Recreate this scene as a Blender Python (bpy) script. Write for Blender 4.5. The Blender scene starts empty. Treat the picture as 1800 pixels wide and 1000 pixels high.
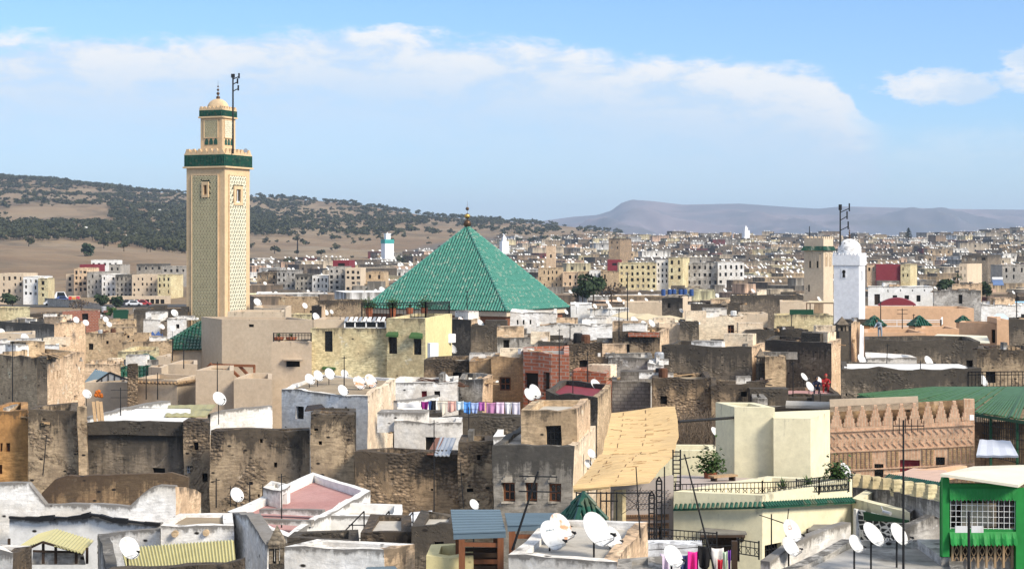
import bpy, math, random
import numpy as np
from mathutils import Vector, noise
R = math.radians
random.seed(7)
RS = np.random.RandomState(11)
S = bpy.context.scene
C = S.collection
H = 22.0                      # height of the viewer's rooftop above the lanes of the old town
F = 3000.0                    # focal length in photo pixels, used to turn survey sightings into metres

# ------------------------------------------------------------------ camera, sky, sun, exposure
cam = bpy.data.objects.new('camera', bpy.data.cameras.new('camera'))
C.objects.link(cam)
cam.location = (0, 0, H)
cam.rotation_euler = (R(90), 0, 0)
cam.data.sensor_width = 36
cam.data.lens = 60
cam.data.shift_y = -70 / 1800
cam.data.clip_start = 0.5
cam.data.clip_end = 60000
S.camera = cam
SUN = Vector((0.64, -0.50, 0.60)).normalized()
sun = bpy.data.objects.new('sun', bpy.data.lights.new('sun', 'SUN'))
C.objects.link(sun)
sun.data.energy = 3.2
sun.data.angle = R(18)
sun.data.color = (1.0, 0.90, 0.75)
sun.rotation_euler = SUN.to_track_quat('Z', 'Y').to_euler()
S.view_settings.view_transform = 'Standard'
S.view_settings.look = 'None'
S.view_settings.exposure = 0.9
S.view_settings.gamma = 1
S.view_settings.use_curve_mapping = False
try:
    S.cycles.max_bounces = 5
    S.cycles.diffuse_bounces = 3
    S.cycles.volume_bounces = 0
    S.cycles.volume_step_rate = 4
except Exception:
    pass


class N:
    """small helper to write node graphs"""
    def __init__(s, nt):
        s.nt = nt
    def new(s, t, **k):
        n = s.nt.nodes.new(t)
        for a, v in k.items():
            setattr(n, a, v)
        return n
    def link(s, a, b):
        s.nt.links.new(a, b)
    def put(s, sock, v):
        if hasattr(v, 'is_output'):
            s.nt.links.new(v, sock)
        elif isinstance(v, (tuple, list)) and len(v) == 3 and sock.type == 'RGBA':
            sock.default_value = (*v, 1)
        else:
            sock.default_value = v
    def m(s, op, a, b=0.0, c=0.0, clamp=False):
        n = s.new('ShaderNodeMath', operation=op, use_clamp=clamp)
        s.put(n.inputs[0], a); s.put(n.inputs[1], b); s.put(n.inputs[2], c)
        return n.outputs[0]
    def vm(s, op, a, b=(0, 0, 0)):
        n = s.new('ShaderNodeVectorMath', operation=op)
        s.put(n.inputs[0], a); s.put(n.inputs[1], b)
        return n.outputs[0]
    def mix(s, f, a, b, blend='MIX'):
        n = s.new('ShaderNodeMix', data_type='RGBA', blend_type=blend)
        s.put(n.inputs[0], f); s.put(n.inputs[6], a); s.put(n.inputs[7], b)
        return n.outputs[2]
    def noise(s, v, scale, detail=4, rough=.6, dist=0.0):
        n = s.new('ShaderNodeTexNoise')
        s.put(n.inputs['Vector'], v); n.inputs['Scale'].default_value = scale
        n.inputs['Detail'].default_value = detail; n.inputs['Roughness'].default_value = rough
        n.inputs['Distortion'].default_value = dist
        return n.outputs[0]
    def vor(s, v, scale, feature='F1', rnd=1.0):
        n = s.new('ShaderNodeTexVoronoi', feature=feature)
        s.put(n.inputs['Vector'], v); n.inputs['Scale'].default_value = scale
        n.inputs['Randomness'].default_value = rnd
        return n
    def ss(s, x, lo, hi, a=0.0, b=1.0, kind='SMOOTHSTEP'):
        n = s.new('ShaderNodeMapRange', interpolation_type=kind)
        s.put(n.inputs[0], x); s.put(n.inputs[1], lo); s.put(n.inputs[2], hi); s.put(n.inputs[3], a); s.put(n.inputs[4], b)
        return n.outputs[0]
    def sep(s, v):
        n = s.new('ShaderNodeSeparateXYZ'); s.put(n.inputs[0], v)
        return n.outputs
    def comb(s, x, y, z):
        n = s.new('ShaderNodeCombineXYZ')
        s.put(n.inputs[0], x); s.put(n.inputs[1], y); s.put(n.inputs[2], z)
        return n.outputs[0]


def rgb(r, g, b):
    """sRGB 0..255 to linear"""
    f = lambda c: (c / 255) / 12.92 if c <= 10 else ((c / 255 + .055) / 1.055) ** 2.4
    return (f(r), f(g), f(b))


# sky: Nishita daylight with a long bank of thin cloud low over the hills
W = bpy.data.worlds.new('World')
S.world = W
W.use_nodes = True
nt = W.node_tree
nt.nodes.clear()
n = N(nt)
SKYK = 0.115
sky = n.new('ShaderNodeTexSky', sky_type='NISHITA', sun_disc=False)
sky.sun_elevation = math.asin(SUN.z)
sky.sun_rotation = math.atan2(SUN.x, SUN.y)
sky.altitude = 400; sky.air_density = 1.0; sky.dust_density = 0.6; sky.ozone_density = 3.0
tc = n.new('ShaderNodeTexCoord')
dx, dy, dz = n.sep(tc.outputs['Generated'])
az = n.m('ARCTAN2', dx, dy)
el = n.m('ARCSINE', dz)
p = n.comb(n.m('MULTIPLY', az, 1.0), n.m('MULTIPLY', el, 2.6), 0.37)
fine = n.noise(p, 26, 9, .62, .25)
fine2 = n.noise(p, 75, 6, .65, .3)
big = n.noise(p, 7, 5, .6)
# clear sky graded a little towards the deep winter blue of the photograph
clear = n.mix(1.0, sky.outputs[0], (0.55, 0.68, 0.86), 'MULTIPLY')
# crest height of the bank (radians) along azimuth
cv = n.new('ShaderNodeFloatCurve')
an = n.ss(az, -0.32, 0.32, 0, 1, 'LINEAR')
n.put(cv.inputs['Value'], an)
pts = [(-.32, 355), (-.27, 362), (-.18, 368), (-.10, 385), (-.03, 370), (.02, 364), (.06, 345), (.12, 325), (.17, 305), (.195, 262), (.205, 215), (.26, 205), (.32, 215)]
cu = cv.mapping.curves[0]
while len(cu.points) > 2:
    cu.points.remove(cu.points[1])
for i, (a, h) in enumerate(pts):
    x, y = (a + .32) / .64, h / 3000 / .16
    if i == 0: cu.points[0].location = (x, y)
    elif i == len(pts) - 1: cu.points[-1].location = (x, y)
    else: cu.points.new(x, y)
cv.mapping.update()
crest = n.m('MULTIPLY', cv.outputs[0], .16)
warp = n.m('ADD', n.m('MULTIPLY', n.m('SUBTRACT', fine, .5), .030), n.m('MULTIPLY', n.m('SUBTRACT', fine2, .5), .010))
d = n.m('ADD', n.m('SUBTRACT', crest, el), warp)
edge = n.ss(d, -0.001, n.ss(big, .35, .65, .004, .014))
fade = n.ss(d, 0.018, 0.085, 1.0, 0.38)
wisps = n.ss(fine, .28, .55, .70, 1.0)
cover = n.m('MULTIPLY', n.m('MULTIPLY', n.m('MULTIPLY', edge, fade), wisps), n.ss(n.m('ADD', az, n.m('MULTIPLY', n.m('SUBTRACT', fine, .5), .06)), .225, .19))
# veil that thins down to the horizon
veil = n.m('MULTIPLY', n.ss(big, .25, .75, .30, .58), n.m('MULTIPLY', n.ss(d, -.002, .02), n.ss(el, 0.0, .09, .25, 1.0)))
cover = n.m('MAXIMUM', cover, veil)
# separate cumulus heads to the right of the bank
for (pa, pe, ra, re) in ((.242, .0895, .036, .010), (.302, .0965, .026, .015), (.345, .094, .03, .014)):
    q = n.m('ADD', n.m('POWER', n.m('ABSOLUTE', n.m('DIVIDE', n.m('SUBTRACT', az, pa), ra)), 2), n.m('POWER', n.m('ABSOLUTE', n.m('DIVIDE', n.m('SUBTRACT', el, pe), re)), 2))
    q = n.m('ADD', q, n.m('ADD', n.m('MULTIPLY', n.m('SUBTRACT', fine, .5), 4.2), n.m('MULTIPLY', n.m('SUBTRACT', fine2, .5), 1.8)))
    cover = n.m('MAXIMUM', cover, n.m('MULTIPLY', n.ss(q, 1.15, .35), .93))
lit = n.ss(d, .0, .05, 1.0, .12)
ccol = n.mix(n.m('MULTIPLY', lit, n.ss(fine, .35, .6)), (.66, .80, .96), (1.0, .99, .98))
ccol = n.vm('SCALE', ccol)
ccol.node.inputs['Scale'].default_value = 1 / SKYK * 0.56
# thin high cloud spread over the rest of the dome, which softens the sunlight
high = n.m('MULTIPLY', n.ss(el, .17, .50), n.ss(n.noise(tc.outputs['Generated'], 3.5, 7, .6, .3), .30, .62, .35, .8))
clear = n.mix(high, clear, n.vm('SCALE', (.80, .83, .86)))
clear.node.inputs[7].links[0].from_node.inputs['Scale'].default_value = 1 / SKYK * .68
col = n.mix(cover, clear, ccol)
bg = n.new('ShaderNodeBackground')
n.link(col, bg.inputs[0])
bg.inputs[1].default_value = SKYK
out = n.new('ShaderNodeOutputWorld')
n.link(bg.outputs[0], out.inputs[0])

# ------------------------------------------------------------------ materials
def newmat(name):
    m = bpy.data.materials.new(name)
    m.use_nodes = True
    nt = m.node_tree
    nt.nodes.clear()
    n = N(nt)
    o = n.new('ShaderNodeOutputMaterial')
    b = n.new('ShaderNodeBsdfPrincipled')
    n.link(b.outputs[0], o.inputs[0])
    b.inputs['Roughness'].default_value = .9
    b.inputs['Specular IOR Level'].default_value = .25
    return m, n, b


def wallmat(name, a, b, grime=.5, rubble=.3, stone=(.20, .15, .10), pits=.3, bump=.6, gcol=(.030, .026, .022), soot=0.0, course=False, sc=1.0, fall=.75, streak=1.0, fleck=.6):
    """aged plaster over rubble or brick: two plaster tones, patches where the stone shows, rain-borne dirt running down from the coping"""
    m, n, bs = newmat(name)
    pos = n.new('ShaderNodeNewGeometry').outputs['Position']
    rough = fleck
    n1 = n.noise(pos, .38 * sc, 6, .66, .6)
    n2 = n.noise(pos, 3.2 * sc, 7, .72)
    n3 = n.noise(n.vm('ADD', pos, (37.1, 11.3, 5.7)), .55 * sc, 8, .70, .7)
    crs = n.noise(n.vm('MULTIPLY', pos, (2.2, 2.2, 11.0)), 1.0, 4, .66)      # bedded courses under the plaster
    col = n.mix(n.ss(n1, .38, .60), a, b)
    lo_, hi_ = 1 - .62 * rough - .10, 1 + .62 * rough + .06
    if rough > .3:
        col = n.mix(n.m('MULTIPLY', n.ss(n1, .62, .44), rough), col, n.mix(1.0, col, n.mix(n.ss(crs, .36, .60), (.52, .50, .47), (1.25, 1.23, 1.20)), 'MULTIPLY'))
        pale = n.noise(n.vm('ADD', pos, (5.1, 71.3, 15.7)), .8 * sc, 8, .72, .5)
        col = n.mix(n.m('MULTIPLY', n.ss(pale, .60, .66), .55), col, tuple(min(.72, c * 1.5 + .12) for c in a))
    v = n.vor(n.vm('MULTIPLY', pos, (5.0, 5.0, 8.5) if not course else (3.0, 3.0, 11.0)), 1.0)
    cr = n.sep(v.outputs['Color'])[0]
    st = n.mix(cr, tuple(c * .60 for c in stone), tuple(min(.8, c * 1.55) for c in stone))
    st = n.mix(n.m('MULTIPLY', n.ss(v.outputs['Distance'], .34, .70), .8), st, tuple(c * .42 for c in stone))
    t = 1 - rubble
    lo = .5 + (t - .5) * .5
    mask = n.ss(n3, lo - .02, lo + .03)
    col = n.mix(n.m('MULTIPLY', mask, .85), col, st)
    col = n.mix(1.0, col, n.mix(n.ss(n2, .25, .75, kind='LINEAR'), (lo_, lo_, lo_), (hi_, hi_, hi_)), 'MULTIPLY')
    top = n.new('ShaderNodeAttribute', attribute_name='top').outputs['Fac']
    run = n.noise(n.vm('MULTIPLY', pos, (1.5, 1.5, .11)), 1.0, 6, .66)
    run2 = n.noise(n.vm('MULTIPLY', pos, (5.5, 5.5, .35)), 1.0, 4, .6)
    g = n.m('MULTIPLY', n.m('POWER', 2.718, n.m('MULTIPLY', top, -fall)), grime * 1.3)
    ns = n.m('ADD', n.m('MULTIPLY', n.m('SUBTRACT', run, .5), 1.1 * streak), n.m('MULTIPLY', n.m('SUBTRACT', run2, .5), .55 * streak))
    ns = n.m('ADD', ns, n.m('MULTIPLY', n.m('SUBTRACT', n2, .5), 1.0))
    g = n.m('ADD', g, n.m('ADD', ns, soot))
    gm = n.m('MULTIPLY', n.ss(g, .28, .54), .82)
    col = n.mix(gm, col, gcol)
    if pits > 0:
        pv = n.vor(n.vm('MULTIPLY', n.vm('ADD', pos, (3.3, 9.1, 1.2)), (1, 1, 1.8)), 1.7)
        pr = n.sep(pv.outputs['Color'])[1]
        hole = n.m('MULTIPLY', n.ss(n.m('ADD', pv.outputs['Distance'], n.m('MULTIPLY', n2, .12)), .26, .16), n.m('LESS_THAN', pr, pits))
        col = n.mix(hole, col, (.022, .018, .015))
    n.link(col, bs.inputs['Base Color'])
    h = n.m('ADD', n.m('MULTIPLY', n2, .5), n.m('MULTIPLY', mask, n.m('SUBTRACT', .8, v.outputs['Distance'])))
    bp = n.new('ShaderNodeBump')
    bp.inputs['Strength'].default_value = bump
    bp.inputs['Distance'].default_value = .09
    n.link(h, bp.inputs['Height'])
    n.link(bp.outputs[0], bs.inputs['Normal'])
    return m


def plain(name, c, rough=.7, var=.25, sc=3.0, metal=0.0, bump=0.0, spec=.25, stretch=(1, 1, 1)):
    m, n, bs = newmat(name)
    pos = n.new('ShaderNodeNewGeometry').outputs['Position']
    k = n.noise(n.vm('MULTIPLY', pos, stretch), sc, 5, .65)
    n.link(n.mix(k, tuple(x * (1 - var * 1.3) for x in c), tuple(min(.9, x * (1 + var * 1.3)) for x in c)), bs.inputs['Base Color'])
    bs.inputs['Roughness'].default_value = rough
    bs.inputs['Metallic'].default_value = metal
    bs.inputs['Specular IOR Level'].default_value = spec
    if bump:
        bp = n.new('ShaderNodeBump'); bp.inputs['Strength'].default_value = bump; bp.inputs['Distance'].default_value = .05
        n.link(k, bp.inputs['Height']); n.link(bp.outputs[0], bs.inputs['Normal'])
    return m


def roofmat(name, a, b, dirt=(.09, .08, .065), amt=.5):
    m, n, bs = newmat(name)
    pos = n.new('ShaderNodeNewGeometry').outputs['Position']
    k = n.noise(pos, .6, 7, .68, .5)
    k2 = n.noise(pos, 5, 5, .7)
    col = n.mix(n.ss(n.noise(pos, .35, 3), .38, .62), a, b)
    col = n.mix(n.m('MULTIPLY', n.ss(n.m('ADD', n.m('MULTIPLY', k, .75), n.m('MULTIPLY', k2, .25)), .62 - amt * .2, .78 - amt * .2), .75), col, dirt)
    col = n.mix(1.0, col, n.mix(k2, (.7, .7, .7), (1.25, 1.25, 1.25)), 'MULTIPLY')
    n.link(col, bs.inputs['Base Color'])
    bp = n.new('ShaderNodeBump'); bp.inputs['Strength'].default_value = .4; bp.inputs['Distance'].default_value = .06
    n.link(k2, bp.inputs['Height']); n.link(bp.outputs[0], bs.inputs['Normal'])
    return m


def brickmat(name, a, b, mortar, w=.3, h=.2, grime=.2, axis='xz', var=.3):
    m, n, bs = newmat(name)
    pos = n.new('ShaderNodeNewGeometry').outputs['Position']
    x, y, z = n.sep(pos)
    br = n.new('ShaderNodeTexBrick')
    n.put(br.inputs['Vector'], n.comb(n.m('ADD', x, n.m('MULTIPLY', y, .7)), z, 0.0))
    n.put(br.inputs['Color1'], a); n.put(br.inputs['Color2'], b); n.put(br.inputs['Mortar'], mortar)
    br.inputs['Scale'].default_value = 1; br.inputs['Brick Width'].default_value = w; br.inputs['Row Height'].default_value = h
    br.inputs['Mortar Size'].default_value = min(w, h) * .11; br.inputs['Bias'].default_value = -.1
    k = n.noise(pos, 1.1, 6, .68, .4)
    k2 = n.noise(pos, 6, 4, .7)
    col = n.mix(1.0, br.outputs[0], n.mix(k2, (1 - var * 1.6,) * 3, (1 + var * 1.6,) * 3), 'MULTIPLY')
    top = n.new('ShaderNodeAttribute', attribute_name='top').outputs['Fac']
    run = n.noise(n.vm('MULTIPLY', pos, (1.5, 1.5, .15)), 1.0, 6, .66)
    g = n.m('ADD', n.m('MULTIPLY', n.m('POWER', 2.718, n.m('MULTIPLY', top, -1.0)), grime), n.m('ADD', n.m('MULTIPLY', run, .6), n.m('MULTIPLY', k, .35)))
    col = n.mix(n.m('MULTIPLY', n.ss(g, .56, .85), .8), col, (.05, .042, .034))
    n.link(col, bs.inputs['Base Color'])
    bp = n.new('ShaderNodeBump'); bp.inputs['Strength'].default_value = .5; bp.inputs['Distance'].default_value = .03
    n.link(n.m('ADD', br.outputs['Fac'], k2), bp.inputs['Height']); bp.invert = True
    n.link(bp.outputs[0], bs.inputs['Normal'])
    return m


MT = {}
MT['white'] = wallmat('whitewash', (.78, .77, .75), (.68, .67, .64), .62, .06, pits=.08, bump=.35, gcol=(.09, .08, .07), fall=5.0, streak=.5, fleck=.18)
MT['white_worn'] = wallmat('peeling_whitewash', (.80, .79, .77), (.64, .60, .54), .50, .20, (.44, .38, .31), .30, .6, (.09, .08, .07), fall=3.6, streak=.62, fleck=.34)
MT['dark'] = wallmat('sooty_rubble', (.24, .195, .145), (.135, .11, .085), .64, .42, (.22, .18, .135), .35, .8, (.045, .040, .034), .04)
MT['brown'] = wallmat('brown_rubble', (.35, .25, .155), (.23, .165, .105), .62, .52, (.30, .215, .14), .45, .85, (.032, .028, .024), -.02)
MT['brown2'] = wallmat('pitted_tan_rubble', (.40, .305, .20), (.28, .21, .14), .60, .46, (.23, .17, .115), .65, .9, (.035, .030, .026), -.04)
MT['grey'] = wallmat('streaked_grey_plaster', (.34, .31, .265), (.25, .23, .20), .62, .10, (.22, .19, .15), .12, .4, (.035, .033, .030), .02)
MT['greyworn'] = wallmat('mottled_grey_plaster', (.48, .46, .43), (.27, .25, .225), .45, .30, (.22, .19, .16), .3, .6, (.05, .046, .04), .03, fall=1.5)
MT['tan'] = wallmat('ochre_plaster', (.52, .39, .25), (.40, .29, .18), .42, .26, (.33, .23, .14), .22, .5, (.05, .04, .03), -.03, fall=1.5)
MT['peach'] = wallmat('peach_and_sunlit_plaster', (.66, .49, .33), (.52, .37, .24), .42, .16, (.42, .29, .18), .15, .45, (.06, .05, .04), -.05, fall=1.5)  # also covers right sides of darker houses, their sunlight put into the colour
MT['ochre_lit'] = wallmat('sunlit_ochre_plaster', (.78, .67, .51), (.66, .52, .37), .34, .16, (.50, .38, .26), .15, .45, (.08, .065, .05), -.06, fall=1.6, fleck=.4)  # paler ochre for lit faces, sunlight put into the colour
MT['ochre'] = wallmat('orange_ochre_plaster', (.47, .26, .10), (.38, .20, .075), .45, .08, (.3, .2, .1), .06, .35, (.06, .045, .03), -.04, fall=1.5)
MT['stainwall'] = wallmat('rust_stained_plaster', (.40, .28, .16), (.22, .14, .08), .50, .20, (.2, .14, .09), .2, .5, (.05, .035, .025), .05)
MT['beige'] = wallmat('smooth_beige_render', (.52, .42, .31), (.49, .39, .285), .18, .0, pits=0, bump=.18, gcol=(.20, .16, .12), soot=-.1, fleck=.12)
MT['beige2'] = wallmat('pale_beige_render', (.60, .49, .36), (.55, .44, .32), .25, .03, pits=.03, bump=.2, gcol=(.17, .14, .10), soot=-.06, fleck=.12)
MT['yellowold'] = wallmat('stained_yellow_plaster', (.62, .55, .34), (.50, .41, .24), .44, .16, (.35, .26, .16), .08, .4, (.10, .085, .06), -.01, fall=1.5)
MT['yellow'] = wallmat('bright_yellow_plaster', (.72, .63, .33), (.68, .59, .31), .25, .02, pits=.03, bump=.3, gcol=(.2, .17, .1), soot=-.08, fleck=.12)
MT['cream'] = wallmat('clean_cream_paint', (.70, .65, .46), (.67, .62, .43), .22, .0, pits=.02, bump=.18, gcol=(.30, .27, .20), soot=-.02, fleck=.12)
MT['terra'] = wallmat('terracotta_render', (.62, .40, .25), (.57, .36, .22), .15, .02, pits=.02, bump=.2, gcol=(.22, .15, .1), soot=-.09, fleck=.12)
MT['cement'] = wallmat('bare_cement', (.40, .37, .33), (.30, .28, .25), .40, .12, (.28, .24, .2), .15, .5, (.08, .075, .065), 0, fall=1.5)
MT['bluewhite'] = wallmat('blue_white_limewash', (.68, .71, .76), (.72, .73, .76), .3, .03, pits=.04, bump=.3, gcol=(.15, .15, .16), soot=-.05)
MT['minwhite'] = wallmat('white_minaret_render', (.80, .81, .83), (.76, .77, .80), .10, .0, pits=0, bump=.15, gcol=(.4, .38, .36), soot=-.1, fleck=.12)
MT['sand'] = wallmat('minaret_sandstone', (.66, .475, .285), (.60, .43, .255), .12, .0, pits=0, bump=.15, gcol=(.35, .25, .14), soot=-.12, fleck=.12)
MT['brickred'] = brickmat('hollow_red_brick', (.40, .14, .08), (.33, .11, .06), (.36, .27, .22), .42, .22, .15)
MT['bricktan'] = brickmat('tan_brick', (.46, .30, .16), (.36, .23, .12), (.26, .19, .13), .30, .085, .25, var=.45)
MT['brickpink'] = brickmat('herringbone_brick', (.60, .38, .25), (.50, .30, .19), (.55, .42, .29), .10, .42, .12, var=.4)
MT['block'] = brickmat('cement_block', (.30, .27, .235), (.23, .21, .18), (.18, .16, .14), .42, .22, .3)
MT['r_white'] = roofmat('white_roof_lime', (.76, .75, .73), (.66, .65, .63), (.2, .18, .15), .1)
MT['r_grey'] = roofmat('grey_roof_screed', (.46, .44, .41), (.25, .235, .21), (.08, .07, .06), .7)
MT['r_pale'] = roofmat('pale_roof_screed', (.50, .47, .42), (.40, .37, .32), (.14, .12, .1), .4)
MT['r_red'] = roofmat('pink_red_roof_paint', (.44, .25, .23), (.38, .20, .185), (.22, .15, .13), .25)
MT['r_tan'] = roofmat('earth_roof', (.36, .29, .20), (.28, .22, .15), (.09, .075, .06), .5)
MT['maroon'] = plain('maroon_paint', (.19, .025, .035), .7, .25, 2)
MT['slate'] = plain('slate_blue_board', (.115, .165, .205), .65, .22, 2.0, stretch=(.4, 3, 3))
MT['wood'] = plain('red_brown_timber', (.19, .075, .035), .6, .35, 3, stretch=(6, 6, .7))
MT['darkwood'] = plain('dark_timber', (.045, .028, .018), .7, .35, 3)
MT['palewood'] = plain('weathered_timber', (.34, .23, .13), .8, .35, 3, stretch=(5, 5, .7))
MT['iron'] = plain('black_iron', (.012, .012, .013), .55, .3, 5)
MT['rust'] = plain('rusted_iron', (.10, .045, .025), .8, .5, 4)
MT['steel'] = plain('galvanised_steel', (.42, .43, .44), .45, .2, 4, metal=.5)
MT['dishr'] = None
MT['dishm'] = plain('maroon_dish', (.13, .05, .045), .6, .2, 3)
MT['dark_glass'] = plain('dim_window_glass', (.012, .013, .015), .18, .2, 3, spec=.5)
MT['void'] = plain('dim_room_behind', (.014, .012, .010), .9, .2, 3)
MT['whitepaint'] = plain('white_paint', (.78, .78, .77), .55, .06, 3)
MT['greenpaint'] = plain('bright_green_paint', (.016, .20, .04), .55, .3, 3)
MT['greencloth'] = plain('faded_green_awning_cloth', (.045, .10, .035), .85, .3, 4)
MT['greennet'] = plain('green_lattice_paint', (.05, .125, .052), .6, .5, 3)
MT['greendk'] = plain('dark_green_sheet', (.01, .06, .03), .7, .2, 3)
MT['plastic_y'] = plain('yellowed_corrugated_plastic', (.47, .43, .21), .5, .15, 2, stretch=(1, 1, .4))
MT['olive_sheet'] = plain('olive_roof_sheet', (.34, .31, .15), .6, .2, 2)
MT['canvas'] = plain('tan_canvas', (.55, .46, .30), .85, .15, 2)
MT['creamsheet'] = plain('cream_roof_sheet', (.68, .63, .50), .7, .12, 2)
MT['reed'] = plain('woven_reed', (.60, .41, .205), .85, .42, 2.2, stretch=(.5, 7, 7), bump=.6)
MT['stonecap'] = wallmat('lichen_stone', (.26, .22, .17), (.17, .14, .11), .4, .5, (.22, .18, .13), .3, .8, (.04, .035, .03), .02)
MT['pot'] = plain('terracotta_pot', (.30, .10, .05), .8, .2, 5)
MT['leaf'] = plain('leaf_green', (.045, .085, .022), .7, .5, 8)
MT['leafdk'] = plain('dark_evergreen_leaf', (.026, .045, .018), .8, .5, 3)
MT['olive'] = plain('olive_leaf', (.044, .048, .021), .85, .45, .6)
MT['bark'] = plain('bark', (.09, .065, .045), .9, .3, 5)
MT['twig'] = plain('bare_twigs', (.12, .09, .065), .9, .4, 2)
MT['blue'] = plain('blue_tarpaulin', (.03, .075, .22), .6, .3, 4)
MT['gold'] = plain('gilded_copper', (.55, .36, .10), .35, .15, 4, metal=.7)
MT['bronze'] = plain('dark_bronze', (.10, .06, .035), .4, .2, 4, metal=.6)


def tilemat(name, a, b, worn, amt=.25):
    m, n, bs = newmat(name)
    pos = n.new('ShaderNodeNewGeometry').outputs['Position']
    v = n.vor(n.vm('MULTIPLY', pos, (3.2, 3.2, 4.6)), 1.0)
    c = n.sep(v.outputs['Color'])
    k = n.noise(pos, .5, 5, .65)
    col = n.mix(c[0], a, b)
    col = n.mix(n.m('MULTIPLY', n.m('LESS_THAN', n.m('ADD', c[1], n.m('MULTIPLY', n.m('SUBTRACT', k, .5), -.8)), amt), .75), col, worn)
    n.link(col, bs.inputs['Base Color'])
    bs.inputs['Roughness'].default_value = .38
    bs.inputs['Specular IOR Level'].default_value = .4
    return m


MT['tile'] = tilemat('green_glazed_tile', (.055, .215, .165), (.075, .26, .20), (.24, .34, .27), .12)
MT['tiledk'] = tilemat('dark_green_glazed_tile', (.006, .048, .031), (.014, .085, .05), (.08, .10, .06), .15)


def dishmat(name, amt, rustc):
    """white enamel with dirt and rust in patches of their own"""
    m, n, bs = newmat(name)
    pos = n.new('ShaderNodeNewGeometry').outputs['Position']
    k = n.noise(pos, 2.6, 6, .65, .5); k2 = n.noise(n.vm('MULTIPLY', pos, (6, 6, .9)), 1.0, 5, .65)
    col = n.mix(n.m('MULTIPLY', n.ss(k2, .44, .68), .6), (.60, .605, .60), (.36, .34, .31))
    col = n.mix(n.m('MULTIPLY', n.ss(k, .62 - amt, .74 - amt), .9), col, rustc)
    n.link(col, bs.inputs['Base Color']); bs.inputs['Roughness'].default_value = .5; bs.inputs['Specular IOR Level'].default_value = .3
    return m
MT['dishw'] = dishmat('white_dish_enamel', -.06, (.45, .36, .26))
MT['dishr'] = dishmat('rust_bled_dish', .13, (.46, .19, .065))

# ------------------------------------------------------------------ geometry helpers
def XY(px, Y):
    return ((px - 900) / F * Y, Y)
def ZZ(py, Y):
    return H - (py - 430) / F * Y
def PT(px, py, Y):
    return Vector(((px - 900) / F * Y, Y, ZZ(py, Y)))


ORG = {}
def link(name, data, parent=None):
    o = bpy.data.objects.new(name, data)
    C.objects.link(o)
    if parent is not None:
        o.parent = parent
        ORG[o.name] = ORG[parent.name]
    else:
        ORG[o.name] = Vector((0, 0, 0))
    return o


def empty(name, loc, label=None, cat=None, group=None):
    o = link(name, None)
    o.location = loc
    o.empty_display_size = .2
    ORG[o.name] = Vector(loc)
    tag(o, label, cat, group)
    return o


def tag(o, label=None, cat=None, group=None, kind=None):
    if label: o['label'] = label
    if cat: o['category'] = cat
    if group: o['group'] = group
    if kind or cat: o['kind'] = kind or 'thing'
    return o


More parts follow.
